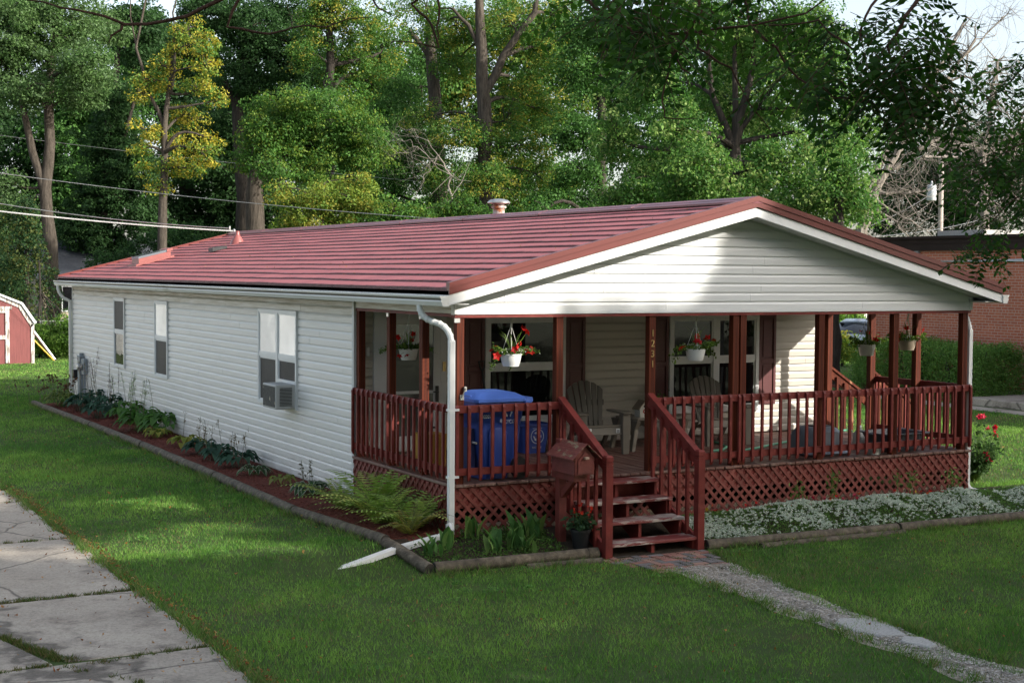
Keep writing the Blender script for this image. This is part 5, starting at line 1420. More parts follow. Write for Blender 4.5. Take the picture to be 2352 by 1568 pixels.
hosta("flowering_hosta", "large bright green hosta with white spikes right of the first flowering one", -.42, 12.5, .55, .42, 60, GRN, None, 6, 1.05, WH, 7, .23, 'white')
hosta("green_hosta", "broad green hosta leaning on the wall at the end of the leafy clump", -.22, 11.85, .45, .38, 45, GRN, None, 1, .95, [(.2, .22, .1)], 8, .22)
hosta("yellow_hosta", "small yellow green hosta on open mulch beside the leafy clump", -.48, 11.3, .30, .16, 26, YEL, None, 0, seed=9, size=.14)
hosta("yellow_hosta", "sprawling yellow hosta with browning leaves under the dry stalks", -.38, 9.75, .40, .18, 30, YEL, None, 1, .7, None, 10, .17)
hosta("blue_hosta", "blue hosta beside the sprawling yellow one, first of three in a row", -.42, 8.55, .36, .24, 42, BLUE, None, 4, .62, None, 11)
hosta("blue_hosta", "middle blue hosta of the three in a row below the air conditioner", -.42, 7.7, .34, .24, 38, BLUE, None, 4, .6, None, 12)
hosta("blue_hosta", "last blue hosta of the three in a row beside the small white edged one", -.40, 6.75, .36, .24, 42, BLUE, None, 4, .6, None, 13)
hosta("striped_hosta", "small white edged hosta alone on mulch after the three blue ones", -.48, 5.75, .25, .13, 26, [(.04, .09, .03), (.055, .11, .035)], (.42, .44, .33), 0, seed=14, size=.14)
hosta("striped_hosta", "tiny pale centred hosta on bare mulch", -.45, 4.65, .2, .14, 14, [(.20, .24, .06), (.25, .27, .08)], (.10, .16, .04), 0, seed=15, size=.14)
hosta("striped_hosta", "white edged hosta with dark seed stalks beside the ferns", -.40, 3.6, .30, .17, 34, [(.03, .075, .03), (.045, .10, .035)], (.45, .47, .36), 4, .5, [(.10, .10, .06), (.13, .12, .08)], 16, .16)
# dried brown plant at the far corner
o = thing("dry_plant", "withered brown flower heads at the far end of the side bed", "plant", (-.75, 19.0, .05)); mb = MB(); rs = np.random.RandomState(3); C = []
for k in range(26):
    p = Vector((-.75+rs.normal(0, .25), 19.1+rs.normal(0, .35), .05)); q = p+Vector((rs.normal(0, .08), rs.normal(0, .1), rs.uniform(.3, .6))); mb.tube([p, q], [.006, .003], 4); C += [tuple(q+Vector(rs.normal(0, .035, 3))) for _ in range(7)]
mb.build("stems", bpy.data.materials["hosta_stalk"], o); leaf_cloud("seed_heads", C, .07, [(.07, .04, .025), (.11, .06, .035)], o, 3)
# ferns
def fern(label, x, y, n, L, seed, cols, z=None):
    rs = np.random.RandomState(seed); z = gz(x, y)+.045 if z is None else z; o = thing("fern", label, "fern", (x, y, z), "ferns at the porch corner")
    C = []; AX = []; AY = []; T = []; mb = MB()
    for k in range(n):
        a = k*2.399+rs.uniform(-.3, .3); el = rs.uniform(.6, 1.35); l = L*rs.uniform(.7, 1.1)
        d = Vector((math.cos(a)*math.cos(el), math.sin(a)*math.cos(el), math.sin(el))); h = Vector((math.cos(a), math.sin(a), 0))
        col = np.array(cols[rs.randint(len(cols))]); pts = []
        for i in range(19):
            t = i/18; pts.append(Vector((x, y, z))+d*(l*t)+h*(l*.30*t*t)-Vector((0, 0, 1))*(l*.42*t*t*t))
        mb.tube(pts, [.004*(1-.7*i/18) for i in range(19)], 4)
        for i in range(2, 19):
            t = i/18; tg = (pts[i]-pts[i-1]).normalized(); s = tg.cross(Vector((0, 0, 1))).normalized(); wl = .105*l/.7*math.sin(math.pi*min(1, .12+.88*t)**.8)**.8*1.25
            for q in (0,):
                pc = pts[i-1].lerp(pts[i], q)
                for sg in (-1, 1):
                    v = (s*sg+tg*.38-Vector((0, 0, .18))).normalized(); C.append(pc+v*wl*.5); AX.append(v*wl*.5); AY.append(tg*.0125*l/.7); T.append(col*rs.uniform(.8, 1.2))
    mb.build("stalks", mat("fern_stalk", (.11, .12, .04), .6, .2, 8) if "fern_stalk" not in bpy.data.materials else bpy.data.materials["fern_stalk"], o)
    f = lambda A: np.array([tuple(v) for v in A]); quads("fronds", f(C), f(AX), f(AY), np.array(T), M['leaf'], None, o, (x, y, z))
FC = [(.27, .40, .09), (.33, .44, .11), (.22, .34, .075), (.38, .43, .12)]
fern("fern with tall upright fronds against the side lattice", -.34, 1.45, 22, 1.08, 1, FC)
fern("fern spreading over the mulch beside the last hosta", -.46, 2.25, 18, .88, 2, FC)
fern("pale fern arching toward the timber in the middle of the clump", -.50, .95, 22, .95, 3, FC)
fern("fern with fronds reaching past the downspout", -.32, .45, 20, .88, 4, FC)
fern("low yellowing fern in front of the downspout foot", -.50, .15, 14, .62, 5, [(.22, .24, .06), (.26, .22, .06)])
# lily of the valley like clumps in the front bed
def broad_clump(label, x, y, n, L, seed):
    rs = np.random.RandomState(seed); z = gz(x, y)+.03; o = thing("lily_plant", label, "plant", (x, y, z), "broad leaved lilies in the front bed"); V = []; F = []; T = []
    for k in range(n):
        a = rs.uniform(0, 6.28); ox, oy = rs.normal(0, .05, 2); l = L*.85*rs.uniform(.7, 1.15); w = l*.14; ln = rs.uniform(.12, .5); d = Vector((math.cos(a), math.sin(a), 0)); s = Vector((-math.sin(a), math.cos(a), 0)); b0 = len(V); col = np.array([(.07, .16, .045), (.09, .20, .05), (.13, .22, .06)][rs.randint(3)])*rs.uniform(.8, 1.2)
        for i in range(7):
            t = i/6; c = Vector((x+ox, y+oy, z))+Vector((0, 0, l*t*(1-.12*t)))+d*(ln*l*t*t); wv = w*math.sin(math.pi*(.06+.94*t))**.9 if i < 6 else .002
            V += [c-s*wv+d*(-wv*.4), c, c+s*wv+d*(-wv*.4)]; T += [col, col*.85, col]
        for i in range(6):
            for j in range(2): F.append((b0+i*3+j, b0+i*3+j+1, b0+i*3+j+4, b0+i*3+j+3))
    me = bpy.data.meshes.new("leaves"); org = ORG[o.name]; me.from_pydata([tuple(v-org) for v in V], [], F); at_ = me.attributes.new("tint", 'FLOAT_COLOR', 'POINT'); at_.data.foreach_set("color", np.concatenate([np.array(T), np.ones((len(T), 1))], 1).astype(np.float32).reshape(-1)); me.materials.append(M['leaf']); me.polygons.foreach_set("use_smooth", [True]*len(me.polygons)); me.update(); lo = bpy.data.objects.new("leaves", me); COL.objects.link(lo); lo.parent = o
    mb = MB(); [mb.tube([(x+rs.normal(0, .04), y+rs.normal(0, .04), z-.01), (x+rs.normal(0, .05), y+rs.normal(0, .05), z+L*.3)], [.006, .004], 5) for k in range(4)]; mb.build("stems", bpy.data.materials["spike_leaf"], o)
for i, (x, y, n, L, lb) in enumerate([(-.56, -.62, 9, .30, "broad leaved clump at the left end of the front bed beside the white outlet"), (-.30, -.45, 9, .34, "broad leaved clump just right of the downspout foot"), (.12, -.22, 8, .36, "single upright clump against the lattice"), (.18, -.66, 9, .36, "broad leaved clump in the middle of the front bed"), (.42, -.62, 8, .34, "broad leaved clump right of the middle one"), (.66, -.35, 9, .38, "tall broad leaved clump standing close to the lattice"), (.86, -.40, 9, .42, "tallest broad leaved clump beside the mailbox post"), (.60, -.75, 7, .28, "low broad leaved clump near the front timber")]): broad_clump(lb, x, y, n, L, 30+i)
# low green cover in the front bed
rs = np.random.RandomState(4); n = 5200; x = rs.uniform(-.75, 1.05, n); y = rs.uniform(-.90, -.08, n); k = rs.uniform(0, 1, n) < np.clip(.6+.5*nz(x, y, 4, 3), 0, 1); x, y = x[k], y[k]
c = np.stack([x, y, gzv(x, y)+.03+rs.uniform(.0, .09, len(x))], 1); o = leaf_cloud("ground_cover", c, .034, [(.07, .14, .03), (.10, .19, .045), (.05, .10, .025)], None, 5); o["kind"] = "stuff"; tag(o, "low fresh green ground cover filling the front bed", "ground cover")
# white alyssum strip: umbels of tiny florets over fine foliage
rs = np.random.RandomState(6); n = 9500; x = rs.uniform(2.85, 10.2, n); y = rs.uniform(-1.12, -.16, n)
hgt = (.11+.05*nz(x, y, 3.2, 11)+.03*nz(x, y, 8, 12))*np.clip(1.15-np.abs((y+.66)/.5)**3, .15, 1)
k = (rs.uniform(0, 1, n) < np.clip(.38+.5*nz(x, y, 3.0, 13)+.3*nz(x, y, 9, 14), .03, .85)) & (y < -.34+.12*nz(x, y*0, 2.5, 15)); xx, yy, hh = x[k], y[k], hgt[k]
q = 8; c = np.repeat(np.stack([xx, yy, gzv(xx, yy)+.045+hh], 1), q, 0); c = c+rs.normal(0, 1, c.shape)*np.array([.010, .010, .006])
o = leaf_cloud("alyssum_flowers", c, .020, [(.64, .66, .58), (.50, .57, .48), (.42, .50, .40)], None, 7, M['petal'], up=1.6, narrow=.5); o["kind"] = "stuff"; tag(o, "carpet of tiny white alyssum flowers in front of the lattice", "flowers")
n = 24000; x = rs.uniform(2.82, 10.2, n); y = rs.uniform(-1.13, -.06, n); h2 = (.10+.05*nz(x, y, 3.2, 11)+.03*nz(x, y, 8, 12))*np.clip(1.15-np.abs((y+.66)/.56)**3, .3, 1)
c = np.stack([x, y, gzv(x, y)+.03+h2*rs.uniform(.0, 1.0, n)], 1); o = leaf_cloud("alyssum_leaves", c, .036, [(.10, .20, .05), (.15, .26, .07), (.08, .16, .04)], None, 8, narrow=.2); o["kind"] = "stuff"; tag(o, "fine green alyssum foliage under the white flowers", "foliage")
n = 46; x = rs.uniform(3.0, 7.4, n); y = rs.uniform(-.38, -.14, n); pts = [(a, b, gz(a, b)+.10+rs.uniform(0, .07)) for a, b in zip(x, y)]
tmp = thing("bedding_flowers", None, None); rosette_flowers("blooms", pts, .026, PET['orange']+PET['pink']+PET['red']+[(.5, .35, .05)], tmp, 9); ob = tmp.children[0]; ob.parent = None; ob.name = "bedding_flowers_mix"; bpy.data.objects.remove(tmp); ob["kind"] = "stuff"; tag(ob, "scattered small coral and yellow flowers along the lattice foot", "flowers")
# tall weeds before the lattice
for i, (x, y, h, lb) in enumerate([(4.95, -.22, .42, "leafy weed against the lattice, left one of the pair near the middle"), (5.45, -.24, .55, "tallest weed against the lattice, right of the first weed"), (6.75, -.22, .42, "thin weed against the lattice toward the right end"), (7.75, -.18, .36, "grassy weed at the right end of the lattice")]):
    rs = np.random.RandomState(60+i); o = thing("tall_weed", lb, "weed", (x, y, gz(x, y)+.03), "weeds at the lattice"); mb = MB(); C = []
    for k in range(3):
        a = rs.uniform(0, 6.28); p = Vector((x+rs.normal(0, .06), y+rs.normal(0, .02), gz(x, y)+.02)); q = p+Vector((math.cos(a)*.12, math.sin(a)*.04-.03, h*rs.uniform(.7, 1.1))); mb.tube([p, p.lerp(q, .5)+Vector((.02, 0, 0)), q], [.006, .005, .003], 4)
        for j in range(18): C.append(tuple(p.lerp(q, rs.uniform(.3, 1))+Vector(rs.normal(0, .035, 3))))
    mb.build("stems", bpy.data.materials["spike_leaf"], o); leaf_cloud("leaves", C, .07, [(.08, .15, .035), (.12, .19, .05)], o, 70+i, narrow=.2)
# rose bush at the right corner
def bush_plant(name, label, cat, x, y, rx, h, n, cols, leaf, flowers, fr_, fcol, seed, z=None):
    rs = np.random.RandomState(seed); z = gz(x, y) if z is None else z; o = thing(name, label, cat, (x, y, z)); mb = MB(); C = []
    for k in range(int(n/24)):
        a = rs.uniform(0, 6.28); el = rs.uniform(.5, 1.4); l = h*rs.uniform(.6, 1.05); q = Vector((x+math.cos(a)*rx*rs.uniform(.2, 1), y+math.sin(a)*rx*rs.uniform(.2, 1), z+l*math.sin(el))); p = Vector((x+rs.normal(0, .04), y+rs.normal(0, .04), z)); m_ = p.lerp(q, .5)+Vector((0, 0, .06)); mb.tube([p, m_, q], [.007, .005, .003], 4)
        for j in range(24):
            c = m_.lerp(q, rs.uniform(-.5, 1)); C.append(tuple(c+Vector(rs.normal(0, .05, 3))))
    for a, b, c in flowers: mb.tube([Vector((x, y, z)), Vector((x+a*.5, y+b*.5, z+c*.55)), Vector((x+a, y+b, z+c-.01))], [.007, .005, .003], 4); C += [(x+a*t+rs.normal(0, .04), y+b*t+rs.normal(0, .04), z+c*t-.02+rs.normal(0, .03)) for t in rs.uniform(.45, .97, 22)]
    mb.build("stems", bpy.data.materials["spike_leaf"], o); leaf_cloud("leaves", C, leaf, cols, o, seed)
    rosette_flowers("flowers", [(x+a, y+b, z+c) for a, b, c in flowers], fr_, fcol, o, seed+1); rosette_flowers("inner_petals", [(x+a, y+b-.01, z+c+.008) for a, b, c in flowers], fr_*.7, fcol, o, seed+2)
    return o
bush_plant("rose_bush", "rose bush with pink and red blooms by the white downspout at the right corner", "rose bush", 9.05, .75, .48, .72, 1700, [(.045, .09, .028), (.06, .115, .035), (.035, .07, .022)], .06, [(-.02, -.1, .98), (.02, -.1, .96), (-.24, -.1, .95), (.16, -.1, .80), (.28, -.12, .82), (.29, -.1, .74), (.32, -.1, .70), (-.08, -.3, .46), (-.05, -.3, .40), (.0, -.3, .36), (-.3, -.1, .62), (.03, -.12, .99)], .055, PET['red'][:1]+PET['pink']+[(.55, .02, .06)], 5)
# geranium in a black pot beside the steps
gx, gy = 1.27, -.76; gp = thing("potted_geranium", "red geranium in a black pot between the mailbox post and the steps", "potted plant", (gx, gy, gz(gx, gy)+.03)); g0 = gz(gx, gy)+.03
mb = MB(); mb.lathe([(.085, 0), (.115, .20), (.125, .20), (.125, .23), (.112, .23), (.105, .19), (.01, .185)], (gx, gy, g0), 24); mb.build("pot", M['black'], gp, smooth=True)
rs = np.random.RandomState(2); C = [(gx+rs.normal(0, .075), gy+rs.normal(0, .075), g0+.24+abs(rs.normal(0, .07))) for k in range(260)]; leaf_cloud("leaves", C, .055, [(.05, .10, .045), (.07, .13, .055), (.04, .08, .035)], gp, 3, up=1.2, narrow=.5)
hd = [(-.10, -.05, .46), (-.02, -.06, .42), (.06, -.04, .40), (.11, -.03, .42), (.0, .0, .50), (.13, 0, .46)]
rosette_flowers("flowers", [(gx+a+rs.normal(0, .018), gy+b+rs.normal(0, .018), g0+c+rs.normal(0, .014)) for a, b, c in hd for _ in range(5)], .02, [(.60, .05, .025), (.52, .03, .02)], gp, 4)
mb = MB(); [mb.tube([(gx+a*.3, gy+b*.3, g0+.22), (gx+a, gy+b, g0+c-.01)], .003, 4) for a, b, c in hd]; mb.build("flower_stems", bpy.data.materials["spike_leaf"], gp)
# pot of red flowers on the side table
px_, py_ = 4.30, 2.02; gp = thing("potted_flower", "dark green pot of red flowers on the resin side table", "potted plant", (px_, py_, ZD+.455)); g0 = ZD+.457
mb = MB(); mb.lathe([(.06, 0), (.085, .15), (.092, .15), (.092, .17), (.08, .17), (.01, .15)], (px_, py_, g0), 20); mb.build("pot", mat("dark_green_pot", (.012, .05, .035), .4, .1, 4), gp, smooth=True)
C = [(px_+rs.normal(0, .08), py_+rs.normal(0, .06), g0+.17+abs(rs.normal(0, .06))) for k in range(170)]; leaf_cloud("leaves", C, .045, [(.06, .12, .03), (.09, .16, .04)], gp, 6)
rosette_flowers("flowers", [(px_+a, py_+b, g0+c) for a, b, c in [(-.14, -.05, .24), (-.08, -.08, .22), (.06, -.08, .24), (.10, -.05, .20)]], .03, PET['red'], gp, 5)
# ================================================================ TREES
def bark(name, lo, hi):
    m, nt, b = _new(name)
    f = _noise(nt, _coords(nt, (7, 7, 1.2)), 1.6, 6, .65)
    nt.links.new(_ramp(nt, f, [(.32, lo), (.68, hi)]), b.inputs["Base Color"]); b.inputs["Roughness"].default_value = .9
    b.inputs["Specular IOR Level"].default_value = .2
    _bump(nt, b, f, .8, .05); return m
M['bark'] = bark("brown_bark", (.032, .026, .020), (.092, .077, .062))
M['bark_dark'] = bark("dark_bark", (.018, .015, .012), (.055, .046, .038))
M['bark_grey'] = bark("grey_dead_bark", (.12, .10, .085), (.30, .27, .23))
M['bark_red'] = bark("reddish_twig_bark", (.045, .022, .014), (.095, .05, .035))
PAL = {
 'oak': [(0.073, 0.135, 0.039), (0.098, 0.169, 0.059), (0.053, 0.11, 0.031), (0.119, 0.191, 0.084)],
 'dark': [(0.031, 0.073, 0.022), (0.045, 0.1, 0.031), (0.025, 0.059, 0.02)],
 'green': [(0.053, 0.129, 0.031), (0.077, 0.169, 0.039), (0.042, 0.103, 0.025)],
 'yellow': [(.085,.175,.034),(.13,.21,.04),(.36,.33,.055),(.09,.17,.033),(.20,.25,.045),(.40,.34,.05),(.36,.32,.05)],
 'locust': [(.075,.165,.034),(.06,.14,.03),(.13,.20,.04),(.085,.17,.034),(.06,.13,.03),(.065,.15,.03),(.26,.25,.045)],
 'maple': [(0.063, 0.147, 0.031), (0.084, 0.184, 0.036), (0.14, 0.206, 0.036), (0.056, 0.125, 0.028)],
 'shrubyel': [(.15,.23,.042),(.20,.26,.045),(.11,.19,.036),(.26,.25,.045)],
 'linden': [(.048,.125,.026),(.075,.165,.034),(.13,.23,.05),(.055,.135,.028),(.20,.28,.085),(.05,.12,.026)],
 'vine': [(0.12, 0.239, 0.038), (0.168, 0.29, 0.054), (0.09, 0.176, 0.034)],
 'spruce': [(0.028, 0.066, 0.025), (0.042, 0.088, 0.031), (0.084, 0.103, 0.028)],
 'hedge': [(.085, .18, .042), (.12, .235, .052), (.155, .27, .065)],
}
def scatter_leaves(nm, cl, cr, per, leaf, pal, parent, seed, flat=.6, droop=.3, yel=None, m=None):
    """leaf rhombs in many small clumps: cl clump centres (n,3), cr clump radii"""
    rs = np.random.RandomState(seed)
    n = len(cl); idx = np.repeat(np.arange(n), per)
    g = rs.normal(0, 1, (len(idx), 3)); g /= np.maximum(1e-6, np.linalg.norm(g, axis=1))[:, None]
    g *= (rs.uniform(.25, 1, len(idx))**.6)[:, None]
    g[:, 2] *= flat
    c = cl[idx]+g*cr[idx][:, None]
    c[:, 2] -= droop*cr[idx]*(g[:, 0]**2+g[:, 1]**2)
    N = len(c)
    nrm = g*.8+rs.normal(0, .55, (N, 3))+np.array([0, 0, .45]); nrm /= np.linalg.norm(nrm, axis=1)[:, None]
    t = rs.normal(0, 1, (N, 3))+g*.8-np.array([0, 0, .5]); ax = t-nrm*(t*nrm).sum(1)[:, None]; ax /= np.maximum(1e-6, np.linalg.norm(ax, axis=1))[:, None]
    ay = np.cross(nrm, ax)
    s = leaf*rs.uniform(.5, 1.3, N)
    P = np.array(PAL[pal])
    base = rs.randint(0, len(P), n)
    pick = np.where(rs.uniform(0, 1, N) < .68, base[idx], rs.randint(0, len(P), N))
    tint = P[pick]*rs.uniform(.75, 1.25, N)[:, None]
    return quads(nm, c, ax*(s*.5)[:, None], ay*(s*.29)[:, None], tint, m or M['leaf'], None, parent, ORG[parent.name] if parent is not None else None, bend=-nrm*(s*.10)[:, None])
def limb_path(p, q, rs, sag=.1, n=7):
    p = Vector(p); q = Vector(q); L = (q-p).length
    pts = []
    o1 = Vector(rs.normal(0, .09, 3))*L
    for i in range(n+1):
        t = i/n
        b = p.lerp(q, t)+o1*math.sin(t*math.pi)+Vector((0, 0, sag*L*math.sin(t*math.pi)))
        pts.append(b)
    return pts
def tree(name, label, px, D, stems, blobs, pal, leaf=.16, dens=1.0, seed=1, bk='bark', group=None, cat="tree", nlimb=None, base_z=0.0, flat=.6, clump=.55, pys=None, depth_r=None, twig=True, base_loc=None):
    """stems: lists of (px, py, width_px) from the ground up; blobs: (px, py, rx, ry, dz) crown masses, all at depth D (dz shifts the depth in metres)"""
    rs = np.random.RandomState(seed)
    k = D/FPX
    g0 = at(px, D); base = Vector((g0.x, g0.y, base_z))
    root = thing(name, label, cat, base, group)
    tk = MB(); nodes = []
    for si, stem in enumerate(stems):
        pts = []; rad = []
        for (sx, sy, sw) in stem:
            if sy is None:
                pts.append(base if len(stems) == 1 or si == 0 else base+Vector((rs.normal(0, .1), rs.normal(0, .1), 0)))
            else: pts.append(CAM+(fwd+r_*((sx-1176)/FPX)-u_*((sy-784)/FPX))*D)
            rad.append(sw*k/2)
        # resample smooth with wobble
        P = []; Rr = []
        for i in range(len(pts)-1):
            m_ = max(2, int((pts[i+1]-pts[i]).length/1.0))
            for j in range(m_):
                t = j/m_; w = Vector(rs.normal(0, .05, 3)); w.z = 0
                P.append(pts[i].lerp(pts[i+1], t)+(w if (i or j) else Vector((0, 0, 0)))); Rr.append(rad[i]+(rad[i+1]-rad[i])*t)
        P.append(pts[-1]); Rr.append(rad[-1])
        if si == 0 and stem[0][1] is None:
            Rr[0] *= 1.35
        tk.tube(P, Rr, 10)
        nodes += list(zip(P, Rr))
    trunk = tk.build("trunk", M[bk], root, smooth=True)
    cl = []; cr = []; lm = MB()
    hi_nodes = [nd for nd in nodes if nd[0].z > base_z+1.2]
    right = np.array(r_); up = np.array(u_); fw = np.array(fwd)
    lef_n = 0
    for (bx, by, rx, ry, dz) in blobs:
        c = np.array(CAM+(fwd+r_*((bx-1176)/FPX)-u_*((by-784)/FPX))*(D+dz))
        kx = k*(D+dz)/D
        RX, RY = rx*kx, ry*kx; RD = depth_r if depth_r else (RX+RY)/2
        ncl = max(6, int(rx*ry/75*dens*(.55/clump)**2*(D/55)**2*1.05))
        q = rs.normal(0, 1, (ncl, 3)); q /= np.linalg.norm(q, axis=1)[:, None]; q *= (rs.uniform(.12, 1, ncl)**.45)[:, None]
        wob = 1+.34*np.sin(q[:, 0]*3.1+bx*.37)*np.cos(q[:, 1]*3.7+by*.21)+.22*np.sin(q[:, 2]*5+q[:, 0]*4+bx*.11)
        q = q*(wob*np.where(rs.uniform(0, 1, ncl) < .12, 1.3, 1))[:, None]
        pts = c+q[:, :1]*RX*right+q[:, 1:2]*RY*up+q[:, 2:]*RD*fw
        pts = pts[pts[:, 2] > base_z+.25]
        cl.append(pts); cr.append(clump*rs.uniform(.6, 1.25, len(pts)))
        # a limb from the nearest trunk point below the blob to the blob, then twigs
        cv = Vector(c)
        cand = min(hi_nodes or nodes, key=lambda nd: (nd[0]-cv).length + max(0, nd[0].z-cv.z)*1.5)
        L = (cv-cand[0]).length
        if L > .8:
            path = limb_path(cand[0], cv, rs, .08)
            r0 = min(cand[1]*.75, .05+L*.018); lm.tube(path, [r0*(1-.75*i/(len(path)-1)) for i in range(len(path))], 7)
            src = path[3:]
        else: src = [cv]
        if twig:
            for t in pts[::max(1, int(len(pts)/9))]:
                tv = Vector(t); s = min(src, key=lambda a: (a-tv).length)
                lm.tube(limb_path(s, tv, rs, .05, 4), [.035*D/55, .028*D/55, .02*D/55, .014*D/55, .008*D/55], 5)
    if lm.v: lm.build("limbs", M[bk], root, smooth=True)
    if cl:
        cl = np.concatenate(cl); cr = np.concatenate(cr)
        scatter_leaves("crown", cl, cr, 80, leaf*(.78 if D < 75 else 1), pal, root, seed+100, flat)
    return root
G_ = "trees behind the house"
# --- big oak at the left edge with forked trunk
tree("oak_tree", "tall oak with a forked brown trunk standing behind the red shed", 125, 62,
     [[(125, None, 36), (118, 560, 30), (104, 430, 27), (112, 330, 24), (117, 180, 20), (130, 40, 12)], [(108, 470, 24), (78, 350, 19), (50, 230, 14), (20, 100, 8)]],
     [(120, 70, 120, 90, 0), (40, 130, 90, 80, 0), (200, 160, 70, 60, -2), (30, 20, 90, 70, 1), (220, 60, 60, 70, 2), (60, 215, 60, 35, -2), (170, 215, 60, 30, 0), (20, 420, 40, 30, 0), (-60, 140, 90, 110, 0), (30, 480, 50, 40, 4)], 'oak', .17, 1.1, 1, 'bark', G_)
tree("young_tree", "slender half bare tree with bright yellowing leaves left of the roof end", 385, 52,
     [[(375, None, 26), (372, 520, 22), (380, 400, 18), (378, 300, 14), (392, 200, 10), (402, 60, 5)], [(380, 300, 10), (345, 210, 8), (315, 110, 6), (330, 20, 5), (345, -60, 3)], [(392, 215, 9), (402, 120, 6), (398, 30, 4), (405, -60, 2)], [(315, 110, 5), (300, 40, 3), (290, -40, 2)]],
     [(425, 75, 30, 30, 0), (405, 115, 30, 26, 0), (478, 100, 28, 36, -1), (470, 150, 34, 26, -1), (350, 185, 44, 26, 0), (330, 215, 26, 18, 0), (465, 200, 44, 24, 0), (500, 230, 18, 16, 0), (345, 300, 36, 24, 0), (430, 265, 44, 28, 1), (320, 340, 26, 22, 0), (460, 345, 42, 24, -1), (390, 375, 36, 26, 0), (450, 390, 26, 18, 0), (370, 150, 26, 24, 0), (330, 385, 24, 18, 0), (485, 320, 18, 14, 0), (400, 320, 40, 24, 1), (360, 430, 20, 16, 0)], 'yellow', .13, .62, 2, 'bark', G_, clump=.42)
tree("dark_oak", "dark oak with spreading black limbs behind the yellowing young tree", 560, 70,
     [[(560, None, 36), (555, 400, 30), (545, 260, 26), (560, 150, 20), (590, 30, 12)], [(548, 260, 20), (500, 150, 14), (450, 40, 8)], [(558, 160, 14), (640, 90, 10), (700, 20, 6)]],
     [(480, 30, 90, 60, 0), (580, 60, 90, 70, 0), (660, 30, 80, 60, 2), (540, 150, 80, 60, 0), (640, 140, 70, 50, 0), (700, 110, 60, 60, 0), (600, 210, 70, 40, 0), (440, 140, 50, 60, 3)], 'dark', .18, 1.0, 3, 'bark_dark', G_)
tree("dark_oak", "dark shaded oak filling the gap between the forked oak and the yellowing tree", 250, 78,
     [[(232, None, 26), (238, 480, 22), (250, 300, 18), (270, 120, 12)], [(240, 420, 14), (290, 300, 10), (330, 180, 6)]],
     [(300, 60, 80, 60, 0), (250, 330, 70, 60, 0), (300, 400, 70, 70, 0), (220, 450, 60, 60, 0), (270, 230, 50, 50, 0), (330, 500, 70, 50, 0), (240, 540, 60, 40, 0), (180, 520, 50, 50, 0), (330, 130, 40, 50, 2)], 'dark', .18, .95, 4, 'bark_dark', G_)
tree("maple_tree", "round topped green maple with arching boughs over the rear roof", 590, 56,
     [[(590, None, 50), (588, 470, 44), (592, 400, 36), (610, 330, 24)], [(590, 430, 26), (660, 350, 18), (720, 300, 10)]],
     [(640, 260, 80, 50, 0), (720, 240, 80, 50, -1), (800, 280, 70, 55, 0), (600, 310, 60, 45, -1), (690, 320, 80, 50, 0), (770, 350, 80, 50, 1), (850, 330, 60, 50, 1), (620, 380, 40, 30, -2), (720, 390, 60, 35, 0), (570, 360, 40, 40, 0)], 'maple', .15, 1.15, 5, 'bark', G_)
tree("orange_elm", "elm with rusty yellow boughs reaching in at the top above the maple", 750, 66,
     [[(745, None, 34), (750, 300, 26), (757, 150, 20), (765, 0, 14)]],
     [(720, 60, 45, 55, 0), (760, 20, 70, 50, 0), (700, 120, 35, 40, -1), (820, 40, 70, 60, 0), (800, 130, 60, 50, 1), (880, 110, 60, 70, 2), (760, 180, 40, 40, 2), (860, 200, 60, 50, 3)], 'locust', .15, .85, 6, 'bark_dark', G_)
tree("yellow_bush", "sunlit yellow green young tree just behind the roof ridge", 740, 47,
     [[(740, None, 12), (742, 480, 8), (745, 420, 4)]],
     [(680, 480, 50, 40, 0), (740, 460, 60, 45, 0), (800, 450, 50, 40, 0), (700, 520, 60, 25, 0), (790, 505, 60, 30, 0), (650, 440, 25, 25, 0), (830, 420, 25, 22, 0), (850, 480, 40, 30, 0)], 'shrubyel', .12, 1.0, 7, 'bark', G_, clump=.42)
tree("tall_locust", "tallest locust with a straight grey trunk rising behind the chimney", 1120, 60,
     [[(1122, None, 42), (1120, 450, 38), (1116, 340, 33), (1108, 240, 32), (1104, 120, 26), (1100, -30, 18)], [(1112, 215, 22), (1165, 130, 18), (1225, 30, 14), (1250, -40, 10)], [(1108, 130, 12), (1075, 60, 9), (1040, 20, 6)]],
     [(1180, 60, 100, 60, 1), (1040, 60, 80, 60, 2), (980, 30, 70, 50, 2), (1240, 120, 70, 60, 2), (1200, 200, 70, 55, 2), (1040, 150, 60, 50, 3), (1160, 280, 70, 45, 1), (1060, 300, 80, 45, -1), (1180, 340, 90, 40, 0), (980, 270, 60, 45, 1), (1120, 400, 90, 40, -2), (1020, 390, 80, 40, 0), (1250, 260, 50, 50, 3), (1280, 40, 60, 60, 2), (1230, 400, 60, 40, 0)], 'locust', .13, .8, 8, 'bark', G_, clump=.5)
tree("ash_tree", "ash with a dark trunk left of the tall locust behind the chimney pipe", 1005, 64,
     [[(1008, None, 44), (1012, 430, 38), (1000, 300, 32), (995, 150, 28), (985, 60, 18)], [(998, 150, 16), (940, 70, 10)]],
     [(900, 260, 60, 50, 0), (950, 330, 70, 50, -1), (900, 380, 60, 45, 0), (980, 420, 60, 40, 0), (930, 200, 60, 60, 2), (880, 440, 50, 40, 0), (960, 480, 70, 30, 0)], 'green', .15, 1.0, 9, 'bark', G_)
tree("young_walnut", "low bush of yellow tipped green leaves left of the chimney pipe", 950, 46,
     [[(950, None, 10), (950, 500, 6)]],
     [(900, 480, 50, 28, 0), (960, 490, 50, 25, 0), (1030, 480, 60, 28, 1), (860, 510, 40, 18, 0), (1100, 490, 60, 22, 2)], 'maple', .13, 1.0, 10, 'bark', G_, clump=.4)
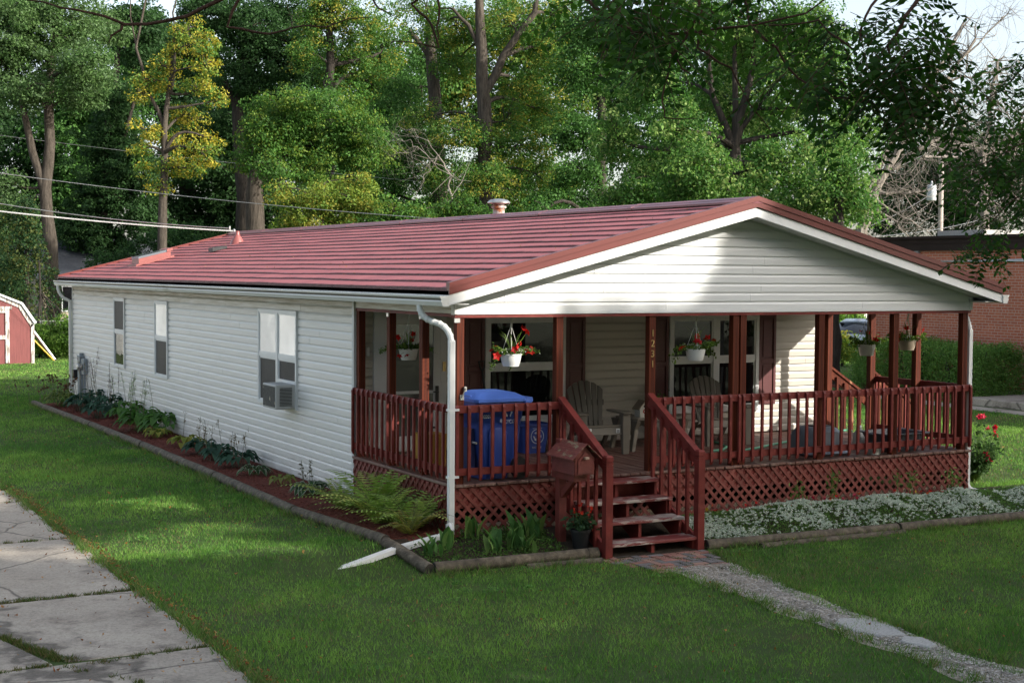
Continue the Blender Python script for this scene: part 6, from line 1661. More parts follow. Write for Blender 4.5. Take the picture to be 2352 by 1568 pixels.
tree("linden_tree", "broad leafy linden with sunlit clumps behind the front gable", 1690, 46,
     [[(1690, None, 40), (1685, 420, 32), (1688, 330, 28), (1700, 270, 20), (1730, 160, 12), (1740, 20, 7)], [(1686, 340, 20), (1640, 220, 13), (1620, 60, 7)], [(1688, 330, 18), (1690, 180, 12), (1700, 30, 6)], [(1700, 300, 14), (1780, 200, 9), (1830, 100, 5)]],
     [(1650, 40, 100, 70, 0), (1800, 60, 100, 70, 0), (1900, 90, 60, 70, 0), (1720, 130, 100, 60, 2), (1860, 190, 90, 70, -1), (1930, 250, 70, 60, 0), (1780, 260, 90, 60, 2), (1660, 250, 70, 60, 3), (1900, 340, 90, 60, -1), (1970, 320, 60, 45, 0), (1800, 380, 90, 60, -2), (1880, 440, 80, 50, -1), (1720, 400, 60, 60, 2), (1560, 300, 60, 70, -2), (1600, 380, 70, 60, -3), (1680, 450, 90, 50, -3), (1560, 450, 60, 50, -2), (1800, 480, 90, 40, -3), (1480, 200, 70, 60, 2), (1420, 320, 60, 70, 2), (1480, 420, 70, 60, 1), (1930, 480, 50, 40, -2), (1420, 460, 60, 40, 2)], 'linden', .15, 1.05, 11, 'bark_dark', G_)
tree("dark_maple", "shaded dark maple between the tall locust and the linden", 1380, 58,
     [[(1390, None, 30), (1385, 400, 24), (1380, 200, 18), (1390, 40, 10)]],
     [(1340, 60, 80, 60, 0), (1440, 80, 80, 70, 0), (1360, 180, 80, 60, 0), (1330, 300, 70, 60, 0), (1420, 220, 80, 60, 1), (1340, 400, 70, 50, 0), (1280, 470, 80, 40, 0), (1400, 480, 80, 40, 0), (1530, 80, 80, 70, 2), (1240, 500, 70, 30, -2)], 'green', .16, 1.0, 12, 'bark_dark', G_)
# far rows, darker, closing the view between the trunks
far = [(60, 90, [(60, 330, 110, 90, 0), (30, 560, 90, 80, 0), (130, 470, 90, 80, 0), (-40, 420, 90, 90, 0)], 'dark', "dark far tree behind the forked oak at the left edge"),
       (420, 92, [(420, 480, 120, 80, 0), (400, 330, 110, 70, 0), (520, 420, 90, 90, 0), (480, 530, 110, 50, 0), (560, 500, 90, 60, 0)], 'dark', "dark far tree seen below the yellowing young tree"),
       (820, 96, [(830, 420, 130, 90, 0), (740, 380, 110, 90, 0), (900, 300, 110, 90, 0), (800, 250, 110, 90, 0), (860, 150, 100, 80, 0), (700, 280, 90, 70, 0)], 'green', "far tree seen above the yellow bush behind the roof"),
       (1150, 98, [(1100, 450, 150, 80, 0), (1250, 420, 130, 90, 0), (1100, 250, 130, 90, 0), (1250, 250, 120, 100, 0), (1000, 150, 110, 90, 0), (1150, 90, 110, 80, 0), (1280, 110, 100, 90, 0)], 'locust', "far yellowing tree glimpsed behind the tall locust trunk"),
       (1560, 100, [(1500, 350, 150, 110, 0), (1600, 200, 150, 110, 0), (1750, 120, 150, 90, 0), (1450, 150, 120, 100, 0), (1700, 350, 140, 100, 0), (1560, 470, 150, 60, 0)], 'green', "far green tree hidden mostly behind the linden"),
       (2160, 105, [(2080, 430, 90, 70, 0), (2180, 400, 100, 90, 0), (2280, 430, 90, 80, 0), (2120, 340, 80, 60, 0), (2330, 360, 80, 80, 0), (2030, 500, 80, 40, 0), (2200, 500, 100, 40, 0), (2230, 330, 60, 40, 0), (2400, 430, 80, 100, 0)], 'dark', "hazy far tree behind the utility pole at the right")]
far += [(2700, 96, [(2560, 330, 130, 110, 0), (2700, 250, 150, 120, 0), (2650, 430, 160, 90, 0), (2820, 380, 140, 110, 0), (2500, 450, 90, 70, 0)], 'green', "far tree beyond the brick building past the right edge"),
        (190, 88, [(180, 330, 110, 80, 0), (230, 230, 110, 80, 0), (150, 250, 90, 80, 0), (290, 180, 80, 80, 0), (200, 430, 110, 80, 0), (110, 560, 100, 60, 0)], 'green', "far tree between the forked oak and the yellowing tree"),
        (430, 98, [(430, 120, 100, 90, 0), (340, 90, 80, 80, 0), (470, 230, 100, 80, 0), (380, 230, 90, 80, 0), (520, 330, 100, 80, 0)], 'dark', "far dark tree above the yellowing young tree"),
        (640, 90, [(640, 470, 120, 60, 0), (560, 420, 90, 60, 0), (680, 180, 90, 80, 0), (620, 300, 90, 80, 0), (560, 260, 70, 80, 0)], 'dark', "far dark tree behind the arching maple"),
        (-60, 80, [(-40, 620, 90, 60, 0), (40, 640, 90, 60, 0), (120, 640, 80, 50, 0), (220, 600, 90, 60, 0), (-30, 250, 90, 90, 0)], 'dark', "far tree closing the gap above the red shed")]
for i, (px, D, bl, pal, lb) in enumerate(far):
    tree("far_tree", lb, px, D, [[(px, None, 30), (px+6, 480, 24), (px-4, 300, 16)]], bl, pal, .24, .8, 40+i, 'bark_dark', "far trees closing the view", flat=.7, clump=.9)
# low growth along the rear lot line
for i, (px, D, bl, pal, lb) in enumerate([
    (90, 52, [(95, 770, 35, 40, 0), (130, 790, 40, 40, 0), (160, 770, 30, 45, 0), (110, 810, 45, 22, 0), (150, 740, 20, 20, 0)], 'vine', "bright green vine heap on the fence beside the red shed"),
    (470, 60, [(300, 600, 60, 40, 0), (400, 560, 70, 40, 0), (500, 560, 60, 40, 0), (440, 590, 80, 30, 0), (230, 640, 40, 60, 1)], 'dark', "shaded bushes along the rear lot behind the skylight"),
    (900, 58, [(800, 540, 80, 30, 0), (920, 530, 80, 30, 0), (1040, 520, 80, 30, 0), (1160, 510, 80, 30, 0)], 'green', "shaded bushes along the rear lot behind the chimney pipe"),
    (1938, 50, [(1938, 800, 20, 26, 0), (1950, 815, 14, 18, 0), (1928, 770, 14, 18, 0)], 'shrubyel', "yellow green bush standing in front of the parked car"),
    (1935, 66, [(1945, 735, 45, 25, 0), (1930, 720, 40, 20, 0), (1975, 750, 20, 20, 0), (1910, 750, 25, 40, 0)], 'vine', "low bright tree behind the parked car seen through the porch")]):
    tree("bush", lb, px, D, [[(px, None, 6), (px, 600 if px < 1900 else 770, 4)]], bl, pal, .13 if D < 70 else .16, 1.1, 60+i, 'bark_dark', "bushes along the lot lines", "bush", clump=.38, twig=False)
tree("trunk_tree", "dark trunked tree seen through the right end of the porch", 1912, 42,
     [[(1908, None, 34), (1912, 780, 32), (1914, 700, 30), (1918, 560, 26), (1930, 400, 18)]], [(1960, 470, 60, 40, 0), (1900, 420, 70, 50, 0), (1960, 400, 60, 60, 0)], 'linden', .14, 1.0, 71, 'bark_dark', G_)
# spruce at far left
def spruce(px, D, H, rad, label, seed):
    rs = np.random.RandomState(seed); b = at(px, D); base = Vector((b.x, b.y, 0))
    root = thing("spruce_tree", label, "tree", base, G_)
    mb = MB(); mb.tube([base, base+Vector((0, 0, H))], [.16, .02], 8); mb.build("trunk", M['bark_dark'], root)
    cl = []; cr = []
    for k in range(300):
        t = rs.uniform(0, 1)**.8; a = rs.uniform(0, 6.28); r = rad*(1-t)*rs.uniform(.35, 1)
        cl.append((base.x+math.cos(a)*r, base.y+math.sin(a)*r, .3+H*t-.25*r)); cr.append(.42)
    scatter_leaves("crown", np.array(cl), np.array(cr), 34, .12, 'spruce', root, seed, .45, .5)
spruce(62, 58, 5.6, 2.2, "dark spruce standing between the red shed and the forked oak", 81)
spruce(-20, 64, 6.5, 2.4, "dark spruce cut by the left edge above the shed roof", 82)
# --- bare trees at the right
def bare_tree(name, label, px, D, stems, seed, fine=420, tw=(0, 0, 1), bk='bark_grey', box=None):
    rs = np.random.RandomState(seed); k = D/FPX; b = at(px, D); base = Vector((b.x, b.y, 0))
    root = thing(name, label, "tree", base, G_)
    def pt(x, y): return CAM+(fwd+r_*((x-1176)/FPX)-u_*((y-784)/FPX))*D
    tk = MB(); lm = MB(); nodes = []
    for si, stem in enumerate(stems):
        P = [base if y is None else pt(x, y) for x, y, w in stem]; Rr = [w*k/2 for x, y, w in stem]
        pts = []; rr = []
        for i in range(len(P)-1):
            for j in range(4):
                t = j/4; pts.append(P[i].lerp(P[i+1], t)+Vector(rs.normal(0, .05, 3))*(1 if i+j else 0)); rr.append(Rr[i]+(Rr[i+1]-Rr[i])*t)
        pts.append(P[-1]); rr.append(Rr[-1])
        (tk if si < 2 else lm).tube(pts, rr, 8)
        nodes += list(zip(pts, rr))[3:]
    tips = []
    for i in range(fine):
        p, r = nodes[rs.randint(len(nodes))] if (i < fine*.35 or not tips) else tips[rs.randint(len(tips))]
        d = Vector(rs.normal(0, 1, 3))+Vector(tw)*.9; d -= Vector(fwd)*d.dot(Vector(fwd))*.5
        L = rs.uniform(.5, 1.9)*D/70; d = d.normalized()*L
        dr = Vector((0, 0, -rs.uniform(.0, .6)*L)) if tw[2] < 0 else Vector((0, 0, .1*L))
        q1 = p+d*.5+Vector(rs.normal(0, .08, 3)); q2 = p+d+dr
        r0 = min(r*.5, .035*D/70)
        lm.tube([p, q1, q2], [r0, r0*.65, r0*.3], 4)
        tips.append((q2, r0*.7)); tips.append((q1, r0*.8))
    tk.build("trunk", M[bk], root, smooth=True); lm.build("branches", M[bk], root)
bare_tree("dead_tree", "leaning grey dead tree with bare branches right of the linden", 1970, 66,
   [[(1965, None, 30), (1978, 530, 26), (2010, 450, 22), (2050, 370, 18), (2100, 280, 15), (2170, 190, 10), (2240, 90, 6)], [(1985, 500, 22), (2000, 430, 20), (2045, 330, 16), (2110, 230, 12), (2180, 120, 8), (2220, 40, 4)], [(2050, 390, 10), (2130, 330, 7), (2220, 300, 4)], [(2020, 440, 8), (2080, 445, 5), (2115, 440, 4)], [(2100, 285, 7), (2200, 330, 5), (2290, 350, 3)], [(2170, 190, 6), (2250, 170, 4), (2330, 150, 2)], [(2200, 140, 5), (2290, 60, 3), (2320, 20, 2)], [(1995, 470, 6), (2060, 510, 4), (2100, 560, 2)], [(2000, 450, 6), (2080, 500, 4), (2140, 540, 2)]], 91, 900, (.2, 0, .35))
bare_tree("bare_tree", "bare twiggy tree with drooping grey branches above the brick building", 2270, 74,
   [[(2260, None, 26), (2262, 480, 20), (2258, 360, 15), (2275, 250, 10), (2290, 140, 6)], [(2258, 380, 12), (2210, 280, 8), (2180, 200, 5)], [(2262, 400, 8), (2330, 300, 6), (2370, 220, 4)], [(2260, 350, 7), (2140, 330, 4), (2090, 400, 2)], [(2270, 280, 6), (2350, 380, 4), (2380, 460, 2)]], 92, 900, (0, 0, -.4))
# --- dead bough in the locust, pale twigs
bare_tree("dead_bough_tree", "pale leafless sapling standing in front of the ash trunk", 1030, 54,
   [[(1040, None, 8), (1040, 500, 6), (1036, 400, 4), (1005, 355, 3)], [(1036, 395, 2.5), (960, 345, 2), (900, 360, 1)], [(1005, 355, 2), (980, 390, 1.5), (960, 440, .8)], [(960, 345, 1.5), (940, 320, 1.2), (890, 325, .8)], [(1005, 355, 2), (950, 300, 1.2), (910, 290, .7)]], 93, 160, (-.6, 0, 0))
# --- the near tree whose boughs hang into the top of the frame (trunk stands to the right, out of the frame)
def near_tree():
    rs = np.random.RandomState(17)
    base = Vector((1.1, -12.6, gz(1.1, -12.6)))
    root = thing("black_locust", "near locust whose dark leafy boughs hang into the top right of the view", "tree", base)
    def pt(x, y, D): return CAM+(fwd+r_*((x-1176)/FPX)-u_*((y-784)/FPX))*D
    tk = MB(); top = base+Vector((-.3, .1, 6.2))
    tk.tube([base, base+Vector((0, 0, 1.5)), base+Vector((-.1, .05, 3.6)), top, top+Vector((.2, .3, 3))], [.26, .21, .19, .15, .05], 12)
    tk.build("trunk", M['bark'], root, smooth=True)
    lm = MB()
    D = 7.6
    P = lambda *l: [pt(x, y, d) for x, y, d in l]
    m1 = limb_path(base+Vector((-.1, .05, 3.9)), pt(2330, -120, 8.0), rs, .02, 5)
    lm.tube(m1, [.08, .07, .06, .055, .05, .045], 8)
    twigs = [
      [(2330, -120, 8.0), (2150, -60, 7.8), (1900, -40, 7.6), (1700, -50, 7.5), (1400, -60, 7.4), (1000, -50, 7.2), (600, -60, 7.0), (100, -70, 6.8)],
      [(1350, -60, 7.4), (1330, -10, 7.4), (1445, 75, 7.4), (1500, 82, 7.4), (1650, 70, 7.4), (1850, 30, 7.5), (1930, -20, 7.5)],
      [(1500, 82, 7.4), (1540, 120, 7.4), (1580, 170, 7.4), (1600, 175, 7.4)],
      [(1700, -50, 7.5), (1720, 60, 7.5), (1780, 110, 7.5), (1830, 180, 7.5), (1920, 220, 7.4), (2030, 225, 7.4), (2090, 190, 7.4)],
      [(2030, -30, 7.7), (1990, 40, 7.6), (1960, 120, 7.6), (1880, 50, 7.6), (1760, 60, 7.6), (1680, 30, 7.6)],
      [(1620, -40, 7.4), (1590, 60, 7.4), (1540, 140, 7.4), (1520, 220, 7.4), (1530, 270, 7.4), (1600, 272, 7.4)],
      [(1610, 20, 7.4), (1600, 110, 7.4), (1680, 160, 7.4), (1720, 240, 7.4), (1770, 300, 7.4)],
      [(2150, -60, 7.8), (2080, 40, 7.6), (2040, 110, 7.6), (2060, 170, 7.6)],
      [(1000, -50, 7.2), (955, 10, 7.2), (990, 60, 7.2), (1010, 110, 7.2), (960, 100, 7.2), (900, 95, 7.2)],
      [(1010, -40, 7.2), (1010, 50, 7.2), (1000, 100, 7.2)],
      [(600, -60, 7.0), (545, -20, 7.0), (430, 40, 7.0), (280, 55, 7.0), (170, 20, 6.9), (60, 0, 6.9)],
      [(560, -30, 7.0), (520, 60, 7.0), (620, 80, 7.0), (700, 60, 7.0), (850, 40, 7.1)],
      [(280, 55, 7.0), (250, 100, 7.0)], [(850, -50, 7.1), (860, 10, 7.1), (900, 35, 7.1)],
      [(2330, -120, 8.0), (2400, 60, 10.5), (2360, 150, 10.9), (2300, 210, 11.2), (2200, 260, 11.2)],
      [(2400, 60, 10.5), (2420, 300, 11.2), (2330, 340, 11.2), (2250, 380, 11.2), (2150, 390, 11.2)],
      [(2420, 300, 11.2), (2390, 420, 11.4), (2310, 470, 11.4), (2250, 540, 11.4)],
      [(2390, 420, 11.4), (2340, 300, 11.4), (2270, 300, 11.4)]]
    for t in twigs:
        pts = P(*t); n = len(pts)
        out = []; 
        for i in range(n-1):
            for j in range(3): out.append(pts[i].lerp(pts[i+1], j/3)+Vector(rs.normal(0, .006, 3)))
        out.append(pts[-1]); L = len(out)
        r0 = .013 if t[0][1] < -55 else .0085
        lm.tube(out, [r0*(1-.75*i/(L-1)) for i in range(L)], 6)
    lm.build("limbs", M['bark_red'], root, smooth=True)
    # compound leaves: rachis with paired leaflets
    C = []; AX = []; AY = []; T = []; rach = MB()
    pal = np.array([(.018, .050, .010), (.026, .068, .013), (.036, .085, .016), (.050, .115, .02)])
    def compound(p, d, L, seedcol):
        d = d.normalized(); side = d.cross(Vector((0, 0, 1))+Vector(rs.normal(0, .35, 3))).normalized(); up = side.cross(d)
        n = rs.randint(6, 9); prev = p; pts = [p]
        for i in range(1, n+1):
            t = i/n; q = p+d*(L*t)+Vector((0, 0, -.30*L*t*t)); pts.append(q)
            dd = (q-prev).normalized(); prev = q
            for s in (-1, 1):
                ll = .070*rs.uniform(.75, 1.15)*(1-.25*abs(t-.5))
                a = (side*s+dd*.35+up*rs.normal(0, .18)-Vector((0, 0, .15))).normalized()
                b = a.cross(up+Vector(rs.normal(0, .25, 3))).normalized()
                C.append(q+a*ll*.55); AX.append(a*ll*.5); AY.append(b*ll*.21); T.append(pal[seedcol]*rs.uniform(.7, 1.25))
        C.append(pts[-1]+d*.02); AX.append(d*.024); AY.append(side*.011); T.append(pal[seedcol])
        rach.tube(pts, .0018, 3, caps=False)
    def leafy(cx, cy, rx, ry, D0, n, dirb=(0, 0, -.5)):
        for i in range(int(n*1.45)):
            a = rs.uniform(0, 6.28); rr = math.sqrt(rs.uniform(0, 1))
            p = pt(cx+rx*rr*math.cos(a), cy+ry*rr*math.sin(a), D0+rs.uniform(-.55, .55))
            ang = rs.uniform(0, 6.28)
            d = Vector(r_)*math.cos(ang)+Vector(fwd)*math.sin(ang)*.6+Vector((0, 0, rs.uniform(-1.0, .15)))
            compound(p, d, rs.uniform(.22, .34), rs.randint(0, 4))
    leafy(1460, -10, 130, 50, 7.5, 34); leafy(1500, 50, 60, 45, 7.5, 16); leafy(1545, 95, 35, 40, 7.4, 7); leafy(1420, 20, 50, 35, 7.6, 9); leafy(1720, -20, 90, 30, 7.6, 8)
    leafy(1960, 100, 150, 90, 7.6, 46); leafy(2060, 170, 110, 90, 7.5, 36); leafy(2130, 110, 80, 80, 7.6, 20); leafy(1850, 190, 70, 50, 7.5, 9); leafy(2150, 240, 60, 50, 7.6, 14); leafy(2060, 250, 40, 40, 7.5, 6); leafy(2120, 30, 70, 40, 7.7, 10)
    leafy(2310, 240, 60, 80, 11.2, 30); leafy(2290, 390, 70, 55, 11.4, 34); leafy(2330, 490, 50, 45, 11.4, 16); leafy(2250, 560, 26, 40, 11.4, 12); leafy(2220, 385, 45, 28, 11.2, 12); leafy(2335, 130, 30, 40, 11, 10); leafy(2370, 350, 40, 120, 11.2, 26)
    rach.build("leaf_stalks", M['bark_red'], root)
    quads("foliage", np.array([tuple(c) for c in C]), np.array([tuple(c) for c in AX]), np.array([tuple(c) for c in AY]), np.array(T), M['leaf_near'], None, root, base)
M['leaf_near'] = leafmat('near_locust_leaf', .3, .7, .12)
near_tree()
# --- unseen trees behind the viewer, crowns shaped to shadow the front except its lit patches
def inside(px, py, poly):
    ok = np.zeros(len(px), bool); n = len(poly); j = n-1
    for i in range(n):
        xi, yi = poly[i]; xj, yj = poly[j]
        c = ((yi > py) != (yj > py)) & (px < (xj-xi)*(py-yi)/(yj-yi+1e-9)+xi)
        ok ^= c; j = i
    return ok
def shading_trees():
    Y0 = -21.0
    a, b = SUN.x/-SUN.y, SUN.z/-SUN.y
    def sp(x, y, z): return (x+a*(y-Y0), z+b*(y-Y0))      # where the sun ray through a point crosses the crowns
    lit = [
      [sp(-.6, 0, 2.9), sp(.2, 0, 2.60), sp(3.25, 0, 2.62), sp(3.75, 0, 3.15), sp(4.2, 0, 3.9), sp(3.9, .6, 4.6), sp(-.6, 3, 3.6)],     # gable
      [sp(-.25, 0, 1.45), sp(-.25, 0, 2.9), sp(1.3, .2, 2.7), sp(1.35, .2, 1.75), sp(.7, .4, 1.55)],                                      # downspout, basket, cart lid
      [sp(-5.0, .6, 0), sp(-3.9, .05, 0), sp(-2.9, -.05, 0), sp(-1.7, -.35, 0), sp(-1.5, .3, 0), sp(-2.3, .9, 0), sp(-1.4, 1.9, 0), sp(-2.4, 2.6, 0), sp(-3.5, 2.0, 0), sp(-4.2, 1.5, 0), sp(-5.4, 1.9, 0)],   # lawn and driveway patch
      ]
    rs = np.random.RandomState(23)
    top = lambda x: np.interp(x, [-2, 5, 9, 14, 19.4, 19.9, 23.4, 24.6, 31], [12, 13.5, 14.2, 14.5, 14.6, 16.4, 16.3, 15.0, 12])
    xs = rs.uniform(-2, 31.0, 60000); zs = rs.uniform(4.6, 16.6, 60000)
    k = zs < top(xs)
    # right boundary slopes so the right lawn stays sunny
    k &= xs < np.interp(zs, [4, 10.9, 11.8, 13, 17], [31, 30, 24.9, 24.6, 24.3])+.25*nz(xs, zs, 2, 9)
    for p in lit: k &= ~inside(xs, zs, p)
    den = np.clip(.93+.22*nz(xs, zs, 1.3, 77)+.15*nz(xs, zs, 4, 78), .30, 1)
    k &= rs.uniform(0, 1, len(xs)) < den
    xs, zs = xs[k], zs[k]
    xs, zs = xs[:19000], zs[:19000]
    n = len(xs); dy = rs.uniform(-2.2, 1.6, n)
    # slide each clump along its own sun ray so its shadow stays put
    x = xs-a*dy; z = zs-b*dy; y = Y0+dy
    ok = z > 3.2
    x, y, z = x[ok], y[ok], z[ok]
    cuts = [(-6, 6.5, 2.6), (6.5, 15.2, 10.6), (15.2, 36, 20.5)]
    labels = ["leafy street tree behind the viewer, leftmost of its row", "leafy street tree behind the viewer, middle of its row", "leafy street tree behind the viewer, rightmost of its row"]
    for i, (x0, x1, tx) in enumerate(cuts):
        kk = (x >= x0) & (x < x1)
        root = thing("street_tree", labels[i], "tree", (tx, Y0-.3, -.2), "street trees behind the viewer")
        c = np.stack([x[kk], y[kk], z[kk]], 1)
        o = scatter_leaves("crown", c, np.full(len(c), .2), 5, .36, 'green', root, 200+i, .8, 0)
        mb = MB(); b0 = Vector((tx, Y0-.3, -.2)); mb.tube([b0, b0+Vector((.1, 0, 2.5)), b0+Vector((0, .1, 6)), b0+Vector((.1, 0, 11.5))], [.34, .27, .2, .05], 10)
        mb.build("trunk", M['bark'], root, smooth=True)
        lm = MB()
        for j in range(16):
            q = c[rs.randint(len(c))]; zz = min(max(3.0, q[2]-rs.uniform(1, 3)), 10.5)
            lm.tube(limb_path(b0+Vector((.05, .05, zz+.2)), Vector(q), rs, .06), [.09, .08, .07, .055, .045, .035, .025, .015], 6)
        lm.build("limbs", M['bark'], root, smooth=True)
shading_trees()

def sky_blocking_row():  # unseen row added to cut low sky light reaching the porch
    """dense trees across the street, behind the viewer"""
    spots = [(-44, -40, 8, 15), (-31, -42, 8, 14), (-17, -40, 8, 16), (-3, -43, 8, 15), (11, -41, 8, 16), (25, -42, 8, 15), (39, -40, 8, 14), (-48, -20, 7, 13), (-46, -2, 7, 14), (-13, -25, 7.5, 15)]
    names = ["first", "second", "third", "fourth", "fifth", "sixth", "seventh"]
    for i, (x, y, r, h) in enumerate(spots):
        rs = np.random.RandomState(300+i)
        lb = ("big tree across the street, %s from the left of its row" % names[i]) if i < 7 else ("big tree far beyond the driveway, nearer the street" if i == 7 else ("big tree far beyond the driveway, level with the porch" if i == 8 else "big tree just behind the viewer on the driveway side"))
        root = thing("street_tree", lb, "tree", (x, y, -.2), "trees across the street")
        q = rs.normal(0, 1, (520, 3)); q /= np.linalg.norm(q, axis=1)[:, None]; q *= (rs.uniform(.2, 1, 520)**.4)[:, None]
        c = np.array([x, y, h*.55])+q*np.array([r, r*.8, h*.48]); c = c[c[:, 2] > .3]
        scatter_leaves("crown", c, np.full(len(c), 1.1), 9, .75, 'green', root, 320+i, .8, .2)
        mb = MB(); b0 = Vector((x, y, -.2)); mb.tube([b0, b0+Vector((0, 0, h*.5)), b0+Vector((0, 0, h*.9))], [.4, .28, .06], 10); mb.build("trunk", M['bark'], root, smooth=True)
sky_blocking_row()
# ================================================================ NEIGHBOURING BUILDINGS, YARD, WIRES
def brick_mat():
    m, nt, b = _new("red_brick")
    tc = nt.nodes.new("ShaderNodeTexCoord"); sp = nt.nodes.new("ShaderNodeSeparateXYZ"); nt.links.new(tc.outputs["Object"], sp.inputs[0])
    ad = nt.nodes.new("ShaderNodeMath"); ad.operation = 'ADD'; nt.links.new(sp.outputs[0], ad.inputs[0]); nt.links.new(sp.outputs[1], ad.inputs[1])
    cb = nt.nodes.new("ShaderNodeCombineXYZ"); nt.links.new(ad.outputs[0], cb.inputs[0]); nt.links.new(sp.outputs[2], cb.inputs[1])
    def bt(bw):
        n = nt.nodes.new("ShaderNodeTexBrick"); n.inputs["Scale"].default_value = 1; n.inputs["Brick Width"].default_value = bw; n.inputs["Row Height"].default_value = .0715
        n.inputs["Mortar Size"].default_value = .0075; n.inputs["Mortar Smooth"].default_value = .1; n.inputs["Bias"].default_value = -.2
        n.inputs["Color1"].default_value = (.42, .125, .062, 1); n.inputs["Color2"].default_value = (.33, .088, .046, 1); n.inputs["Mortar"].default_value = (.42, .31, .25, 1)
        nt.links.new(cb.outputs[0], n.inputs["Vector"]); return n
    st, hd = bt(.215), bt(.108)
    # every sixth course is headers
    mo = nt.nodes.new("ShaderNodeMath"); mo.operation = 'MODULO'; mo.inputs[1].default_value = .0715*6
    nt.links.new(sp.outputs[2], mo.inputs[0])
    lt = nt.nodes.new("ShaderNodeMath"); lt.operation = 'LESS_THAN'; lt.inputs[1].default_value = .0715; nt.links.new(mo.outputs[0], lt.inputs[0])
    c = _mix(nt, lt.outputs[0], st.outputs["Color"], hd.outputs["Color"])
    f = _noise(nt, _coords(nt, (1, 1, 1)), 1.3, 4)
    c = _mix(nt, .35, c, _ramp(nt, f, [(.3, (.62, .62, .62)), (.7, (1.1, 1.1, 1.1))]), 'MULTIPLY')
    nt.links.new(c, b.inputs["Base Color"]); b.inputs["Roughness"].default_value = .85
    return m
school = thing("brick_building", "low flat roofed red brick building with dark fascia beyond the right lawn", "building", (26, 2, 0))
mb = MB(); mb.box((21.4, -14, 0.0), (33, 16.7, 3.78)); mb.build("wall", brick_mat(), school)
mb = MB(); mb.box((21.28, -14.1, 3.74), (33.1, 16.82, 4.06)); mb.box((21.20, -14.2, 4.06), (33.2, 16.9, 4.13)); mb.box((21.26, -14.12, 3.93), (21.28, 16.84, 3.945))
mb.build("roof_fascia", mat("dark_brown_fascia", (.026, .018, .015), .75, .2, 2, spec=.15), school)
mb = MB()
mb.tube([(21.36, -14, 3.62), (21.36, 8, 3.54), (21.36, 14.4, 3.44)], .022, 8); mb.tube([(21.35, -14, 3.47), (21.35, 15.2, 3.45)], .02, 8); mb.build("conduit", M['steel'], school)
mb = MB(); mb.box((21.30, 14.9, .0), (21.4, 15.05, 3.74)); mb.build("downspout", M['meter'], school)
mb = MB(); mb.box((22.4, 13.6, 4.13), (24.0, 15.3, 4.31)); mb.build("roof_hatch", M['concrete_new'], school)
mb = MB(); mb.lathe([(.32, 0), (.32, .55), (.42, .58), (.42, .78), (.25, .92), (.02, .95)], (23.2, 11.1, 4.13), 20); mb.box((22.9, 10.8, 4.13), (23.5, 11.4, 4.2)); mb.build("roof_ventilator", M['white'], school, smooth=True)
mb = MB(); mb.box((21.34, -14, 0), (21.4, 16.7, .18)); mb.build("foundation", M['concrete'], school)
st2 = MB(); st2.box((18.9, 2.0, -.05), (21.34, 10.7, .17)); o = st2.build("concrete_stoop", M['concrete'], bevel=.02); tag(o, "low worn concrete stoop against the brick wall", "stoop")
mb = MB()
for k in range(14):
    mb.box((17.95, -12+3.0*k, -.05), (18.62, -12+3.0*k+2.985, .015))
tag(mb.build("sidewalk", M['concrete'], bevel=.008), kind="structure")
# hedge: clipped block of small leaves on a twiggy frame
def hedge(label, x0, x1, y0, y1, h, seed):
    rs = np.random.RandomState(seed); root = thing("hedge", label, "hedge", ((x0+x1)/2, (y0+y1)/2, 0))
    n = 2600; face = rs.randint(0, 5, n); u, v = rs.uniform(0, 1, n), rs.uniform(0, 1, n)
    x = x0+(x1-x0)*u; y = y0+(y1-y0)*v; z = rs.uniform(.05, h, n)
    x = np.where(face == 0, x0, np.where(face == 1, x1, x)); y = np.where(face == 2, y0, np.where(face == 3, y1, y)); z = np.where(face == 4, h, z)
    bump_ = .10*nz(x+z, y+z*.7, 2.2, 5); z = z+np.where(face == 4, bump_, 0)+.06*nz(x, y, 6, 6)*(z > h*.7); x = x+np.where(face == 0, -bump_, 0); 
    c = np.stack([x, y, np.maximum(z, .06)], 1)+rs.normal(0, .035, (n, 3))
    scatter_leaves("foliage", c, np.full(n, .15), 14, .055, 'hedge', root, seed, .9, 0)
    mb = MB()
    for k in range(26):
        b = Vector((rs.uniform(x0+.2, x1-.2), rs.uniform(y0+.2, y1-.2), 0)); mb.tube([b, b+Vector((rs.normal(0, .1), rs.normal(0, .15), h*.5)), b+Vector((rs.normal(0, .2), rs.normal(0, .3), h*.95))], [.03, .02, .008], 5)
    mb.build("stems", M['bark_dark'], root)
    c2 = np.stack([rs.uniform(x0+.1, x1-.1, 500), rs.uniform(y0+.1, y1-.1, 500), rs.uniform(.1, h-.08, 500)], 1)
    scatter_leaves("inner_foliage", c2, np.full(500, .25), 12, .09, 'hedge', root, seed+1, .9, 0)
hedge("dark clipped hedge in front of the brick wall behind the porch", 19.35, 20.9, 10.75, 15.2, 1.32, 5)
mb = MB(); nn = 12; mb.prism([(19.0, 10.2, .0), (21.3, 10.8, .0), (21.3, 17, 0), (19.6, 16.6, 0), (18.9, 13, 0)], (0, 0, .03)); tag(mb.build("hedge_mulch", M['mulch']), kind="structure")
